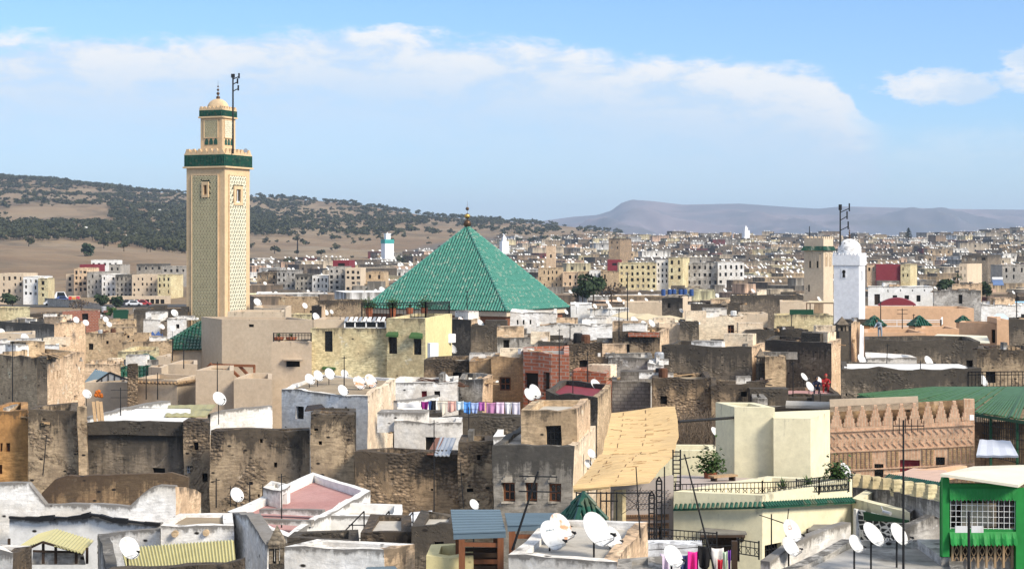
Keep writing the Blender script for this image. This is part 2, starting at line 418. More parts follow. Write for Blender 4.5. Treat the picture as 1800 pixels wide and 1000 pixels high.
class MB:
    """collects faces in world coordinates, then links them as one mesh object"""
    def __init__(s):
        s.v = []; s.f = []; s.mi = []; s.top = []
    def vert(s, p, top=9.0):
        s.v.append((p[0], p[1], p[2])); s.top.append(top)
        return len(s.v) - 1
    def face(s, idx, mi=0):
        s.f.append(tuple(idx)); s.mi.append(mi)
    def quad(s, a, b, c, d, mi=0, tops=(9, 9, 9, 9)):
        k = len(s.v)
        for p, t in zip((a, b, c, d), tops):
            s.vert(p, t)
        s.face((k, k + 1, k + 2, k + 3), mi)
    def poly(s, ps, mi=0):
        k = len(s.v)
        for p in ps: s.vert(p)
        s.face(range(k, k + len(ps)), mi)
    def box(s, c, sx, sy, sz, rz=0.0, mi=0, top=9.0):
        """centre of the base c, size, rotation about z"""
        ca, sa = math.cos(rz), math.sin(rz)
        k = len(s.v)
        for z in (0, sz):
            for x, y in ((-sx / 2, -sy / 2), (sx / 2, -sy / 2), (sx / 2, sy / 2), (-sx / 2, sy / 2)):
                s.vert((c[0] + x * ca - y * sa, c[1] + x * sa + y * ca, c[2] + z), top if z == 0 else 0.05 if top < 9 else 9)
        for q in ((0, 3, 2, 1), (4, 5, 6, 7), (0, 1, 5, 4), (1, 2, 6, 5), (2, 3, 7, 6), (3, 0, 4, 7)):
            s.face([k + i for i in q], mi)
    def beam(s, p, q, w, h=None, mi=0):
        p, q = Vector(p), Vector(q); h = h or w
        d = (q - p).normalized()
        u = d.cross(Vector((0, 0, 1)))
        if u.length < 1e-3: u = Vector((1, 0, 0))
        u.normalize(); vv = u.cross(d).normalized()
        k = len(s.v)
        for e in (p, q):
            for a, b in ((-1, -1), (1, -1), (1, 1), (-1, 1)):
                s.vert(e + u * a * w / 2 + vv * b * h / 2)
        for qd in ((0, 3, 2, 1), (4, 5, 6, 7), (0, 1, 5, 4), (1, 2, 6, 5), (2, 3, 7, 6), (3, 0, 4, 7)):
            s.face([k + i for i in qd], mi)
    def tube(s, p, q, r, nn=6, r2=None, mi=0, cap=True):
        p, q = Vector(p), Vector(q); r2 = r if r2 is None else r2
        d = (q - p)
        if d.length < 1e-6: return
        d.normalize()
        u = d.cross(Vector((0, 0, 1)))
        if u.length < 1e-3: u = Vector((1, 0, 0))
        u.normalize(); w = d.cross(u)
        k = len(s.v)
        for e, rr in ((p, r), (q, r2)):
            for i in range(nn):
                a = 2 * math.pi * i / nn
                s.vert(e + (u * math.cos(a) + w * math.sin(a)) * rr)
        for i in range(nn):
            j = (i + 1) % nn
            s.face((k + i, k + j, k + nn + j, k + nn + i), mi)
        if cap:
            s.face([k + i for i in range(nn)][::-1], mi); s.face([k + nn + i for i in range(nn)], mi)
    def lathe(s, c, prof, nn=14, mi=0):
        k = len(s.v)
        for r, z in prof:
            for i in range(nn):
                a = 2 * math.pi * i / nn
                s.vert((c[0] + r * math.cos(a), c[1] + r * math.sin(a), c[2] + z))
        for j in range(len(prof) - 1):
            for i in range(nn):
                i2 = (i + 1) % nn
                s.face((k + j * nn + i, k + j * nn + i2, k + (j + 1) * nn + i2, k + (j + 1) * nn + i), mi)
    def build(s, name, mats, parent=None, smooth=False, top=None, wob=0.0):
        if not isinstance(mats, (list, tuple)): mats = [mats]
        org = ORG[parent.name] if parent is not None else Vector((0, 0, 0))
        vs = s.v
        if wob:
            vs = [jit(p, wob) for p in vs]
        me = bpy.data.meshes.new(name)
        me.from_pydata([(p[0] - org[0], p[1] - org[1], p[2] - org[2]) for p in vs], [], s.f)
        for m in mats:
            me.materials.append(MT[m] if isinstance(m, str) else m)
        if len(mats) > 1:
            me.polygons.foreach_set('material_index', s.mi)
        if smooth:
            me.polygons.foreach_set('use_smooth', [True] * len(s.f))
        at = me.attributes.new('top', 'FLOAT', 'POINT')
        at.data.foreach_set('value', s.top)
        me.update()
        return link(name, me, parent)
    def thing(s, name, mats, label, cat, group=None, smooth=False, wob=0.0):
        """a thing that is one mesh, its origin at its base"""
        a = np.array(s.v)
        loc = Vector((float(a[:, 0].mean()), float(a[:, 1].mean()), float(a[:, 2].min())))
        o = s.build(name, mats, None, smooth, wob=wob)
        me = o.data
        co = np.empty(len(me.vertices) * 3); me.vertices.foreach_get('co', co)
        co = (co.reshape(-1, 3) - np.array(loc)).ravel(); me.vertices.foreach_set('co', co)
        o.location = loc
        ORG[o.name] = loc
        return tag(o, label, cat, group)


def jit(p, amp):
    """masonry is never quite flat: a slow and a quick wander that depends on place only, so that joined edges stay joined"""
    v = Vector(p)
    a = noise.noise_vector(v * .33) * amp + noise.noise_vector(v * 1.3 + Vector((9, 3, 1))) * amp * .45
    return (p[0] + a.x, p[1] + a.y, p[2] + a.z * .8)


def interp(x, xs, ys):
    return float(np.interp(x, xs, ys))


# ------------------------------------------------------------------ the lie of the land
TPX = [-500, 0, 160, 330, 450, 600, 750, 900, 1050, 1200, 1500, 1900, 2400]
TROW = [
    (420, [545] * 13),
    (650, [492, 492, 490, 486, 508, 512, 516, 520, 522, 522, 522, 520, 520]),
    (900, [426, 433, 441, 452, 470, 474, 476, 482, 484, 484, 484, 480, 480]),
    (1060, [424, 431, 434, 440, 448, 455, 458, 466, 469, 469, 469, 464, 464]),
    (1300, [400, 402, 407, 421, 426, 432, 436, 444, 449, 449, 448, 442, 442]),
    (1600, [368, 373, 379, 392, 404, 413, 417, 420, 426, 430, 430, 424, 424]),
    (2000, [336, 341, 346, 364, 374, 385, 397, 404, 410, 424, 430, 426, 426]),
    (2500, [310, 313, 324, 340, 346, 354, 379, 389, 402, 428, 436, 436, 436]),
    (3000, [330, 335, 340, 350, 362, 372, 395, 402, 420, 432, 438, 438, 438]),
    (4500, [425, 425, 425, 425, 425, 425, 430, 436, 438, 438, 438, 438, 438]),
    (14000, [430.5] * 13),
]
def ground(x, y):
    if y <= 150: return 0.0
    px = 900 + F * x / y
    z420 = ZZ(545, 420)
    if y <= 420:
        t = (y - 150) / 270
        return z420 * t * t * (3 - 2 * t)
    for (ya, ra), (yb, rb) in zip(TROW[:-1], TROW[1:]):
        if y <= yb:
            t = (y - ya) / (yb - ya)
            za = ZZ(interp(px, TPX, ra), ya); zb = ZZ(interp(px, TPX, rb), yb)
            z = za + (zb - za) * t
            if y > 700:
                k = min(1, (y - 700) / 900) * min(1, max(0, (3400 - y) / 500)) * (1 if px < 1100 else max(0, 1 - (px - 1100) / 300))
                z += (noise.fractal(Vector((x / 190, y / 260, .3)), 1.0, 2.1, 5) * 6.5) * k * (1 if px < 430 else .4)
            return z
    return ZZ(430.5, 14000)


def terrain():
    ys = list(np.linspace(-60, 400, 24)) + list(np.geomspace(420, 3400, 120)) + list(np.geomspace(3600, 14000, 14))
    us = np.linspace(-.52, .52, 150)
    mb = MB()
    for y in ys:
        for u in us:
            x = u * (max(y, 0) + 170)
            mb.vert((x, y, ground(x, max(y, 1))))
    w = len(us)
    for j in range(len(ys) - 1):
        for i in range(w - 1):
            mb.face((j * w + i, j * w + i + 1, (j + 1) * w + i + 1, (j + 1) * w + i))
    m, n, b = newmat('dry_hillside_earth')
    pos = n.new('ShaderNodeNewGeometry').outputs['Position']
    n1 = n.noise(pos, .006, 7, .65, .4); n2 = n.noise(pos, .05, 7, .7); n3 = n.noise(n.vm('MULTIPLY', pos, (1, .35, 1)), .018, 6, .7, .5)
    col = n.mix(n.ss(n1, .36, .62), (.19, .125, .07), (.245, .18, .11))
    col = n.mix(n.ss(n3, .46, .66), col, (.135, .10, .062))
    col = n.mix(n.ss(n.noise(pos, .011, 5, .6), .54, .70), col, (.25, .20, .135))
    col = n.mix(1.0, col, n.mix(n2, (.6, .6, .6), (1.4, 1.4, 1.4)), 'MULTIPLY')
    # trodden grey lanes and yards of the town itself
    px_, py_, pz_ = n.sep(pos)
    ratio = n.m('DIVIDE', px_, n.m('MAXIMUM', py_, 1.0))
    town = n.m('MULTIPLY', n.ss(n.m('SUBTRACT', py_, n.ss(ratio, -.12, .0, 0, 850)), 900, 760), n.ss(n.m('ADD', ratio, n.m('MULTIPLY', n.m('SUBTRACT', n1, .5), .06)), -.155, -.13))
    town = n.m('MAXIMUM', town, n.ss(py_, 430, 380))
    col = n.mix(town, col, n.mix(n2, (.07, .06, .05), (.17, .145, .12)))
    n.link(col, b.inputs['Base Color'])
    bp = n.new('ShaderNodeBump'); bp.inputs['Strength'].default_value = .5; bp.inputs['Distance'].default_value = 6
    n.link(n2, bp.inputs['Height']); n.link(bp.outputs[0], b.inputs['Normal'])
    o = mb.build('ground', m, smooth=True)
    tag(o, 'dry brown earth rising from the town to low hills', None, None, 'structure')
    # the grey table mountain on the far side of the plain
    sk = [(600, 410), (900, 396), (950, 389), (1010, 381), (1050, 378), (1075, 370), (1092, 357), (1110, 351), (1150, 354), (1200, 360), (1300, 358), (1400, 365), (1440, 367), (1480, 363), (1530, 364), (1700, 368), (1850, 369), (2100, 366), (2400, 372)]
    sx = [a for a, _ in sk]; sy = [b for _, b in sk]
    mb = MB()
    pxs = np.linspace(560, 2350, 280)
    Ys = np.concatenate([np.linspace(6400, 9000, 56), np.linspace(9150, 11000, 8)])
    for Y in Ys:
        for px in pxs:
            x = (px - 900) / F * Y
            zt = ZZ(interp(px, sx, sy), 9000)
            t = (Y - 6400) / 2600
            if t <= 1:
                base = ZZ(431.5, 6400)
                pr = .62 * t + .38 * t ** 3.2
                rg = noise.ridged_multi_fractal(Vector((x / 1000 + t * .5, Y / 2600, 1.7)), 1.0, 2.1, 6, 1.0, 2.0)
                z = base + (zt - base) * pr + (rg - 1.1) * 150 * math.sin(math.pi * t) ** 1.6 * (.3 + .7 * min(1, (zt - base) / 180))
                z += noise.fractal(Vector((x / 260, Y / 260, 0)), .9, 2, 4) * 11 * min(1, (1 - t) * 6 + .05)
            else:
                z = zt - (t - 1) * 120
            mb.vert((x, Y, z))
    w = len(pxs)
    for j in range(len(Ys) - 1):
        for i in range(w - 1):
            mb.face((j * w + i, j * w + i + 1, (j + 1) * w + i + 1, (j + 1) * w + i))
    m, n, b = newmat('bare_mountain_rock')
    pos = n.new('ShaderNodeNewGeometry').outputs['Position']
    n1 = n.noise(pos, .0016, 8, .68, .5); n2 = n.noise(pos, .012, 7, .7)
    z = n.sep(pos)[2]
    band = n.noise(n.vm('MULTIPLY', pos, (.06, .06, 1)), .022, 5, .6)
    col = n.mix(n.ss(n1, .38, .62), (.20, .15, .155), (.085, .08, .09))
    col = n.mix(n.ss(band, .54, .68), col, (.09, .075, .065))
    col = n.mix(1.0, col, n.mix(n2, (.65, .65, .65), (1.35, 1.35, 1.35)), 'MULTIPLY')
    n.link(col, b.inputs['Base Color'])
    o = mb.build('mountain', m, smooth=True)
    tag(o, 'long bare table mountain fading blue beyond the town', None, None, 'structure')


terrain()

# the air between here and the mountains
def haze():
    mb = MB()
    mb.box((0, 6900, -18), 30000, 14400, 360)
    m = bpy.data.materials.new('winter_air'); m.use_nodes = True
    nt = m.node_tree; nt.nodes.clear()
    o = nt.nodes.new('ShaderNodeOutputMaterial'); v = nt.nodes.new('ShaderNodeVolumePrincipled')
    v.inputs['Color'].default_value = (.62, .78, 1.0, 1)
    v.inputs['Density'].default_value = 9.5e-5
    v.inputs['Anisotropy'].default_value = .1
    nt.links.new(v.outputs[0], o.inputs['Volume'])
    h = mb.build('haze', m)
    tag(h, 'thin blue haze in the air over the plain', None, None, 'stuff')
haze()


# ------------------------------------------------------------------ houses
def inset(poly, t):
    k = len(poly); out = []
    for i in range(k):
        a, b, c = Vector(poly[i - 1]), Vector(poly[i]), Vector(poly[(i + 1) % k])
        d1 = (b - a).normalized(); d2 = (c - b).normalized()
        n1 = Vector((-d1.y, d1.x)); n2 = Vector((-d2.y, d2.x))
        den = 1 + n1.dot(n2)
        out.append(tuple(b + (n1 + n2) * (t / max(den, .25))))
    return out


def cuts(lo, hi, step, extra):
    k = max(1, int(round((hi - lo) / step)))
    c = set(round(lo + (hi - lo) * i / k, 4) for i in range(k + 1))
    ex = [round(e, 4) for e in extra if lo + .01 < e < hi - .01]
    c = {v for v in c if v in (round(lo, 4), round(hi, 4)) or all(abs(v - e) > step * .28 for e in ex)}
    return sorted(c | set(ex))


def pane(root, P, t, nrm, s0, s1, z0, z1, kind, depth):
    """a window, door or shutter set back in an opening; P + t*s along the wall"""
    inn = -nrm * depth
    A = lambda s, z, d=0.0: P + t * s + Vector((0, 0, z)) + inn + nrm * d
    w = s1 - s0; h = z1 - z0
    g = .02
    def bars(frame, fw, vs, hs, d=.05):
        mb = MB()
        def bar(a0, a1, b0, b1):
            p = [A(a0, b0, d), A(a1, b0, d), A(a1, b1, d), A(a0, b1, d)]
            q = [A(a0, b0, 0.004), A(a1, b0, 0.004), A(a1, b1, 0.004), A(a0, b1, 0.004)]
            mb.quad(*p)
            for i in range(4):
                j = (i + 1) % 4
                mb.quad(p[j], p[i], q[i], q[j])
        bar(s0, s1, z0, z0 + fw); bar(s0, s1, z1 - fw, z1)
        bar(s0, s0 + fw, z0 + fw, z1 - fw); bar(s1 - fw, s1, z0 + fw, z1 - fw)
        for k in range(1, vs + 1):
            x = s0 + w * k / (vs + 1); bar(x - fw * .32, x + fw * .32, z0 + fw, z1 - fw)
        for k in range(1, hs + 1):
            z = z0 + h * k / (hs + 1); bar(s0 + fw, s1 - fw, z - fw * .32, z + fw * .32)
        return mb
    pn = MB(); pn.quad(A(s0 - g, z0 - g), A(s1 + g, z0 - g), A(s1 + g, z1 + g), A(s0 - g, z1 + g))
    if kind == 'dark':
        return pn.build('window', 'void', root)
    if kind == 'niche':
        return pn.build('blind_window', 'grey', root)
    if kind in ('win', 'wood', 'red'):
        mat = {'win': 'whitepaint', 'wood': 'wood', 'red': 'maroon'}[kind]
        fr = bars(mat, min(.09, w * .14), 1, 1 if h < 1.5 else 2).build('window', mat, root)
        pn.build('pane', 'dark_glass', fr)
        return fr
    if kind == 'grille':
        fr = bars('iron', .045, max(2, int(w / .16)), max(2, int(h / .35))).build('window', 'iron', root)
        pn.build('pane', 'dark_glass', fr)
        return fr
    if kind in ('door', 'reddoor', 'greendoor', 'bluedoor'):
        mat = {'door': 'darkwood', 'reddoor': 'maroon', 'greendoor': 'greendk', 'bluedoor': 'slate'}[kind]
        fr = bars(mat, min(.12, w * .15), 1, 1, .04).build('door', mat, root)
        pn.build('panel', mat, fr)
        return fr
    raise ValueError(kind)


HOUSES = []
HR = random.Random(5)
def house(label, pts, yt, mat, roof='r_grey', par=.7, depth=5, wins=(), name='house', cat='house', amp=.09, zb=None, group=None, step=None, edge=.15, wd=.22, t=.30, roofpart=True):
    """pts: front corners left to right as (photo px, distance m); yt: sighted row of the coping at the nearest one.
    mat: one wall finish or one per front side, sunlit right sides in paler colour. wins: (px0, py0, px1, py1, kind) on the side that holds them."""
    if len(pts) == 2:                       # short fronts stay square to the lane
        (xa, ya), (xb, yb) = pts; ym = (ya + yb) / 2; lim = .05 * (xb - xa) / F * ym; dy = max(-lim, min(lim, yb - ya))
        pts = [(xa, ym - dy / 2), (xb, ym + dy / 2)]
    P = [XY(*p) for p in pts]
    near = min(range(len(pts)), key=lambda i: pts[i][1])
    zt = ZZ(yt, pts[near][1])
    nf = len(P) - 1
    if len(P) == 2:
        d = Vector(P[1]) - Vector(P[0]); nn = Vector((-d.y, d.x)).normalized() * depth
        br, bl = tuple(Vector(P[1]) + nn), tuple(Vector(P[0]) + nn)
        if cat == 'house':                  # party walls: the flank shared with the next house is not free to see
            if pts[1][0] < 900: br = XY(pts[1][0], pts[1][1] + depth)
            if pts[0][0] > 900: bl = XY(pts[0][0], pts[0][1] + depth)
        P += [br, bl]
    elif len(P) == 3:
        P.append((P[0][0] + P[2][0] - P[1][0], P[0][1] + P[2][1] - P[1][1]))
    cx = sum(p[0] for p in P) / len(P); cy = sum(p[1] for p in P) / len(P)
    if zb is None:
        zb = min(ground(*p) for p in P) - .4
    mats = list(mat) if isinstance(mat, (list, tuple)) else [mat]
    root = empty(name, (cx, cy, zb), label, cat, group)
    Ym = pts[near][1]
    st = step or max(.55, Ym * .0075)
    mb = MB()
    k = len(P)
    zr = zt - par
    def topz(x, y):
        return zt + (noise.noise(Vector((x * .5, y * .5, 3.1))) + .6 * noise.noise(Vector((x * 1.9, y * 1.9, 7.7))) - .9 * max(0, noise.noise(Vector((x * 1.1, y * 1.1, 1.7))) - .25)) * edge
    # openings per side
    side = {i: [] for i in range(nf)}
    rough_ = mats[0] in ('dark', 'brown', 'brown2', 'tan', 'peach', 'grey', 'greyworn', 'white_worn')
    if not wins and rough_ and Ym < 300 and cat == 'house':
        A0, B0 = Vector(P[0]), Vector(P[1]); L0 = (B0 - A0).length
        for q in range(HR.choice((0, 1, 1, 2)) if L0 > 3 else 0):
            s_c = HR.uniform(.5, L0 - .5); w_ = HR.uniform(.14, .30); zc = zt - HR.uniform(.9, 2.2)
            if all(abs(s_c - (o[0] + o[1]) / 2) > .8 for o in side[0]): side[0].append((s_c - w_, s_c + w_, zc - w_ * 1.5, zc + w_, 'dark'))
    for wn in wins:
        x0, y0, x1, y1, kd = wn
        best = None
        for i in range(nf):
            a, b = pts[i], pts[i + 1]
            if a[0] <= (x0 + x1) / 2 <= b[0]:
                best = i
        if best is None: continue
        A = Vector(P[best]); B = Vector(P[(best + 1) % k]); d = B - A; L = d.length
        def along(px):
            u = (px - 900) / F           # A.x + s*dx = u*(A.y + s*dy)
            s = (u * A.y - A.x) / (d.x - u * d.y)
            return s * L, A.y + s * d.y
        s0, ya = along(x0); s1, yb = along(x1); ym = (ya + yb) / 2
        s0 = max(.12, s0); s1 = min(L - .12, s1)
        z1 = min(ZZ(y0, ym), zt - .15); z0 = ZZ(y1, ym)
        if s1 - s0 > .08 and z1 - z0 > .08:
            side[best].append((s0, s1, z0, z1, kd))
    inn = inset(P, t)
    for i in range(k):
        A = Vector((*P[i], 0)); B = Vector((*P[(i + 1) % k], 0)); d = B - A; L = d.length; tt = d / L
        nrm = Vector((tt.y, -tt.x, 0))
        vis = i < nf
        ops = side.get(i, []) if vis else []
        s_ = st if vis else max(st * 2.2, 1.6)
        cs = cuts(0, L, s_, [o[j] for o in ops for j in (0, 1)])
        cz = cuts(zb, zt, s_ * 1.25, [o[j] for o in ops for j in (2, 3)] + ([zt - .25] if vis else []))
        mi = min(i, len(mats) - 1) if vis else 0
        idx = {}
        def V(a, b):
            if (a, b) not in idx:
                p = A + tt * cs[a]; z = cz[b]
                if b == len(cz) - 1: z = topz(p.x, p.y)
                idx[a, b] = mb.vert((p.x, p.y, z), max(0, zt - cz[b]))
            return idx[a, b]
        for a in range(len(cs) - 1):
            for b in range(len(cz) - 1):
                mx, mz = (cs[a] + cs[a + 1]) / 2, (cz[b] + cz[b + 1]) / 2
                if any(o[0] < mx < o[1] and o[2] < mz < o[3] for o in ops): continue
                mb.face((V(a, b), V(a + 1, b), V(a + 1, b + 1), V(a, b + 1)), mi)
        for (s0, s1, z0, z1, kd) in ops:
            dp = min(wd, .25)
            q = [A + tt * s0 + Vector((0, 0, z0)), A + tt * s1 + Vector((0, 0, z0)), A + tt * s1 + Vector((0, 0, z1)), A + tt * s0 + Vector((0, 0, z1))]
            for e in range(4):
                p0, p1 = q[e], q[(e + 1) % 4]
                mb.quad(p1, p0, p0 - nrm * dp, p1 - nrm * dp, mi)
            off = Vector(jit(A + tt * (s0 + s1) / 2 + Vector((0, 0, (z0 + z1) / 2)), amp)) - (A + tt * (s0 + s1) / 2 + Vector((0, 0, (z0 + z1) / 2)))
            pane(root, A + off, tt, nrm, s0, s1, z0, z1, kd, dp * .9)
        # coping and inner face of the parapet
        if par > 0:
            A2 = Vector((*inn[i], 0)); B2 = Vector((*inn[(i + 1) % k], 0))
            for a in range(len(cs) - 1):
                f0, f1 = cs[a] / L, cs[a + 1] / L
                o0, o1 = A + d * f0, A + d * f1
                i0, i1 = A2 + (B2 - A2) * f0, A2 + (B2 - A2) * f1
                z0, z1 = topz(o0.x, o0.y), topz(o1.x, o1.y)
                o0z, o1z = Vector((o0.x, o0.y, z0)), Vector((o1.x, o1.y, z1))
                i0z, i1z = Vector((i0.x, i0.y, z0)), Vector((i1.x, i1.y, z1))
                mb.quad(o0z, o1z, i1z, i0z, mi, (.22,) * 4)
                mb.quad(i0z, i1z, Vector((i1.x, i1.y, zr - .12)), Vector((i0.x, i0.y, zr - .12)), mi, (.6, .6, par + .6, par + .6))
    mb.build('wall', mats, root, wob=amp)
    rf = MB()
    rp = inset(P, t * .6) if par > 0 else P
    zz = zr if par > 0 else zt
    rf.poly([(p[0], p[1], zz) for p in rp])
    rf.build('roof', roof, root)
    HOUSES.append((root, P, zz, mats[0], roof, Ym))
    return root


def freewall(label, prof, Ya, Yb, mat, bottom, thick=.3, name='wall_ruin', cat='wall', amp=.06, step=.5, edge=.06, parent=None, group=None):
    """a wall that stands free: prof = its top line as photo (px, py), from distance Ya at the left end to Yb at the right"""
    x0, x1 = prof[0][0], prof[-1][0]
    A = Vector((*XY(x0, Ya), 0)); B = Vector((*XY(x1, Yb), 0)); d = B - A; L = d.length; t = d / L; nrm = Vector((t.y, -t.x, 0))
    n_ = max(2, int(L / step))
    ss = set(round(i * L / n_, 3) for i in range(n_ + 1))
    kinks = []
    for px, py in prof:
        u = (px - 900) / F
        s = (u * A.y - A.x) / (t.x - u * t.y)
        kinks.append((min(max(s, 0), L), ZZ(py, A.y + s * t.y)))
    kx = [a for a, _ in kinks]; kz = [b for _, b in kinks]
    ss = sorted({s for s in ss if all(abs(s - a) > .15 for a in kx)} | set(round(a, 3) for a in kx))
    mid = (A + B) / 2
    zb = ZZ(bottom, mid.y)
    nz = max(2, int((max(kz) - zb) / step))
    mb = MB(); grid = {}
    zt_ = []
    for i, s in enumerate(ss):
        zt = interp(s, kx, kz) + noise.noise(Vector((s * 1.7, A.x, A.y))) * edge
        zt_.append(zt)
        for sd, off in ((0, Vector((0, 0, 0))), (1, -nrm * thick)):
            for j in range(nz + 1):
                p = A + t * s + off; z = zb + (zt - zb) * j / nz
                grid[i, sd, j] = mb.vert((p.x, p.y, z), zt - z)
    for i in range(len(ss) - 1):
        for j in range(nz):
            mb.face((grid[i, 0, j], grid[i + 1, 0, j], grid[i + 1, 0, j + 1], grid[i, 0, j + 1]))
            mb.face((grid[i + 1, 1, j], grid[i, 1, j], grid[i, 1, j + 1], grid[i + 1, 1, j + 1]))
        mb.face((grid[i, 0, nz], grid[i + 1, 0, nz], grid[i + 1, 1, nz], grid[i, 1, nz]))
    e = len(ss) - 1
    for j in range(nz):
        mb.face((grid[0, 1, j], grid[0, 0, j], grid[0, 0, j + 1], grid[0, 1, j + 1]))
        mb.face((grid[e, 0, j], grid[e, 1, j], grid[e, 1, j + 1], grid[e, 0, j + 1]))
    if parent is not None:
        return mb.build('wall', mat, parent, wob=amp)
    return mb.thing(name, mat, label, cat, group, wob=amp)


def slab(name, quad, mat, label=None, cat=None, th=.06, parent=None, ridges=0, rh=.04, group=None):
    """a sheet of given thickness through four points (near-left, near-right, far-right, far-left); ridges = corrugations across its width"""
    a, b, c, d = [Vector(q) for q in quad]
    nrm = (b - a).cross(d - a).normalized()
    mb = MB()
    k = max(1, ridges * 4)
    top = []
    for i in range(k + 1):
        f = i / k
        off = nrm * (math.sin(f * ridges * 2 * math.pi) * rh if ridges else 0)
        p, q = a.lerp(b, f) + off, d.lerp(c, f) + off
        top.append((mb.vert(p), mb.vert(q), mb.vert(p - nrm * th), mb.vert(q - nrm * th)))
    for i in range(k):
        p, q = top[i], top[i + 1]
        mb.face((p[0], q[0], q[1], p[1])); mb.face((q[2], p[2], p[3], q[3]))
        mb.face((p[2], q[2], q[0], p[0])); mb.face((p[1], q[1], q[3], p[3]))
    for e, rev in ((top[0], 0), (top[-1], 1)):
        f = (e[0], e[1], e[3], e[2]); mb.face(f if not rev else f[::-1])
    if parent is not None: return mb.build(name, mat, parent)
    return mb.thing(name, mat, label, cat, group)


def railing(name, pts, h, label=None, cat='railing', parent=None, gap=.13, r=.013, ornate=False, mat='iron', posts=True, mid=True):
    """iron railing along 3D points at floor level: rails, balusters and posts as parts"""
    root = parent
    if parent is None:
        root = empty(name, pts[0], label, cat)
    rails = MB(); bal = MB(); pst = MB()
    up = Vector((0, 0, 1))
    for a, b in zip(pts[:-1], pts[1:]):
        a, b = Vector(a), Vector(b); L = (b - a).length
        rails.beam(a + up * h, b + up * h, r * 2.4, r * 2)
        rails.beam(a + up * .08, b + up * .08, r * 2)
        if mid: rails.beam(a + up * (h - .16), b + up * (h - .16), r * 1.6)
        k = max(1, int(L / gap))
        for i in range(k + 1):
            p = a.lerp(b, i / k)
            bal.beam(p + up * .08, p + up * h, r * 1.3)
            if ornate and i < k and i % 2 == 0:
                q = a.lerp(b, (i + 1) / k)
                bal.beam(p + up * .1, q + up * (h - .17), r * 1.1); bal.beam(q + up * .1, p + up * (h - .17), r * 1.1)
        for p in (a, b):
            pst.beam(p, p + up * (h + .05), r * 3)
    rails.build('rail', mat, root)
    tag(bal.build('baluster', mat, root), kind='stuff')
    if posts: tag(pst.build('post', mat, root), kind='stuff')
    return root

# ------------------------------------------------------------------ houses of the old town, near to far
h = house
# --- lower left
h('ochre orange house with three small windows at the left edge of the lower wall row', [(-30, 76), (48, 76)], 722, 'ochre', par=.5, depth=4,
  wins=[(1, 778, 5, 793, 'wood'), (11, 778, 18, 793, 'wood'), (-2, 816, 4, 833, 'wood')])
h('grey brown rubble house between the ochre house and the buttressed wall', [(48, 75.2), (137, 75)], 719, 'brown2', 'r_tan', depth=3, wins=[(51, 781, 54, 785, 'dark')])
h('narrow pale pier of plaster beside the white roof terrace', [(137, 74.6), (154, 74.4)], 716, 'tan', 'r_tan', par=.2, depth=0.5)
h('dark capped wall house under the white roof terrace with orange planks', [(154, 75.6), (335, 75.2)], 749, ['dark'], 'r_white', par=0, depth=8)
h('patched brown tower house with two small windows right of the white roof', [(323, 74.6), (370, 74.4)], 741, 'brown2', 'r_tan', par=.3, depth=1.2,
  wins=[(341, 776, 350, 790, 'dark'), (328, 818, 335, 831, 'win'), (356, 830, 366, 846, 'dark')])
freewall('sooty parapet along the front of the white roof terrace', [(154, 742), (246, 741), (323, 741)], 75.3, 75.0, 'dark', 765, thick=.3, name='parapet_wall')
freewall('whitewashed back wall of the roof terrace with the olive sheet roof', [(158, 733), (228, 716), (300, 703), (301, 712)], 83, 91, 'white', 745, name='terrace_wall')
freewall('peeling white terrace wall between the olive sheet roof and the dishes', [(370, 728), (395, 722), (430, 716), (478, 713)], 84, 86, 'white_worn', 760, name='terrace_wall')
h('long pitted stone house with a small white framed window in the middle', [(369, 73.2), (546, 72)], 757, 'brown2', 'r_pale', par=.5, depth=1.0,
  wins=[(481, 811, 487, 820, 'dark'), (558, 0, 559, 1, 'dark'), (455, 770, 461, 777, 'dark'), (452, 868, 456, 874, 'dark'), (437, 846, 442, 852, 'dark')], step=.5)
h('tall pitted stone block beside the peeling wall with windows low down', [(546, 71.8), (622, 71.2)], 727, 'brown2', 'r_tan', par=.3, depth=1.2,
  wins=[(560, 775, 566, 782, 'dark'), (559, 852, 571, 869, 'dark'), (552, 752, 559, 757, 'dark'), (612, 757, 615, 760, 'dark'), (606, 798, 610, 801, 'dark'), (619, 852, 626, 864, 'dark')], step=.5)
h('broad rubble wall house with dark coping in front of the peeling wall', [(622, 70.6), (806, 70)], 795, 'brown', 'r_tan', par=1.2, depth=1.0,
  wins=[(617, 853, 627, 865, 'dark'), (820, 858, 831, 864, 'dark'), (756, 858, 760, 862, 'dark')], step=.5)
h('rubble corner house with a high slit beside the grey three window house', [(806, 69.6), (866, 69.2)], 774, 'brown2', 'r_tan', par=.4, depth=2.2,
  wins=[(838, 799, 844, 809, 'dark'), (820, 858, 831, 865, 'dark')], step=.5)
h('grey streaked house with three wooden windows and stepped lintels', [(866, 66.4), (1008, 65.6), (1047, 74)], 787, ['grey', 'ochre_lit'], 'r_grey', par=.12,
  wins=[(883, 848, 905, 881, 'wood'), (924, 848, 946, 881, 'wood'), (965, 849, 987, 882, 'wood')], step=.5)
h('small tan stair house with a barred door on the grey roof', [(914, 67.7), (1012, 67.3), (1037, 72.5)], 720, ['tan', 'peach'], 'r_pale', par=.35, wins=[(957, 748, 984, 786, 'grille')], step=.5)
h('low white block left of the tan stair house', [(868, 78), (914, 77.6)], 768, 'white', 'r_white', par=.2, depth=4)
h('dark rubble house with a maroon painted roof edge', [(958, 92), (1050, 88), (1074, 96)], 699, ['dark', 'tan'], 'maroon', par=.25, step=.6)
h('dark parapet house below the long row of coloured laundry', [(775, 81), (914, 80)], 733, 'dark', 'r_grey', par=.9, depth=1.2)
h('dark coped house under the white sheet and the short washing line', [(692, 82), (775, 81.4)], 724, 'dark', 'r_grey', par=.9, depth=1.2)
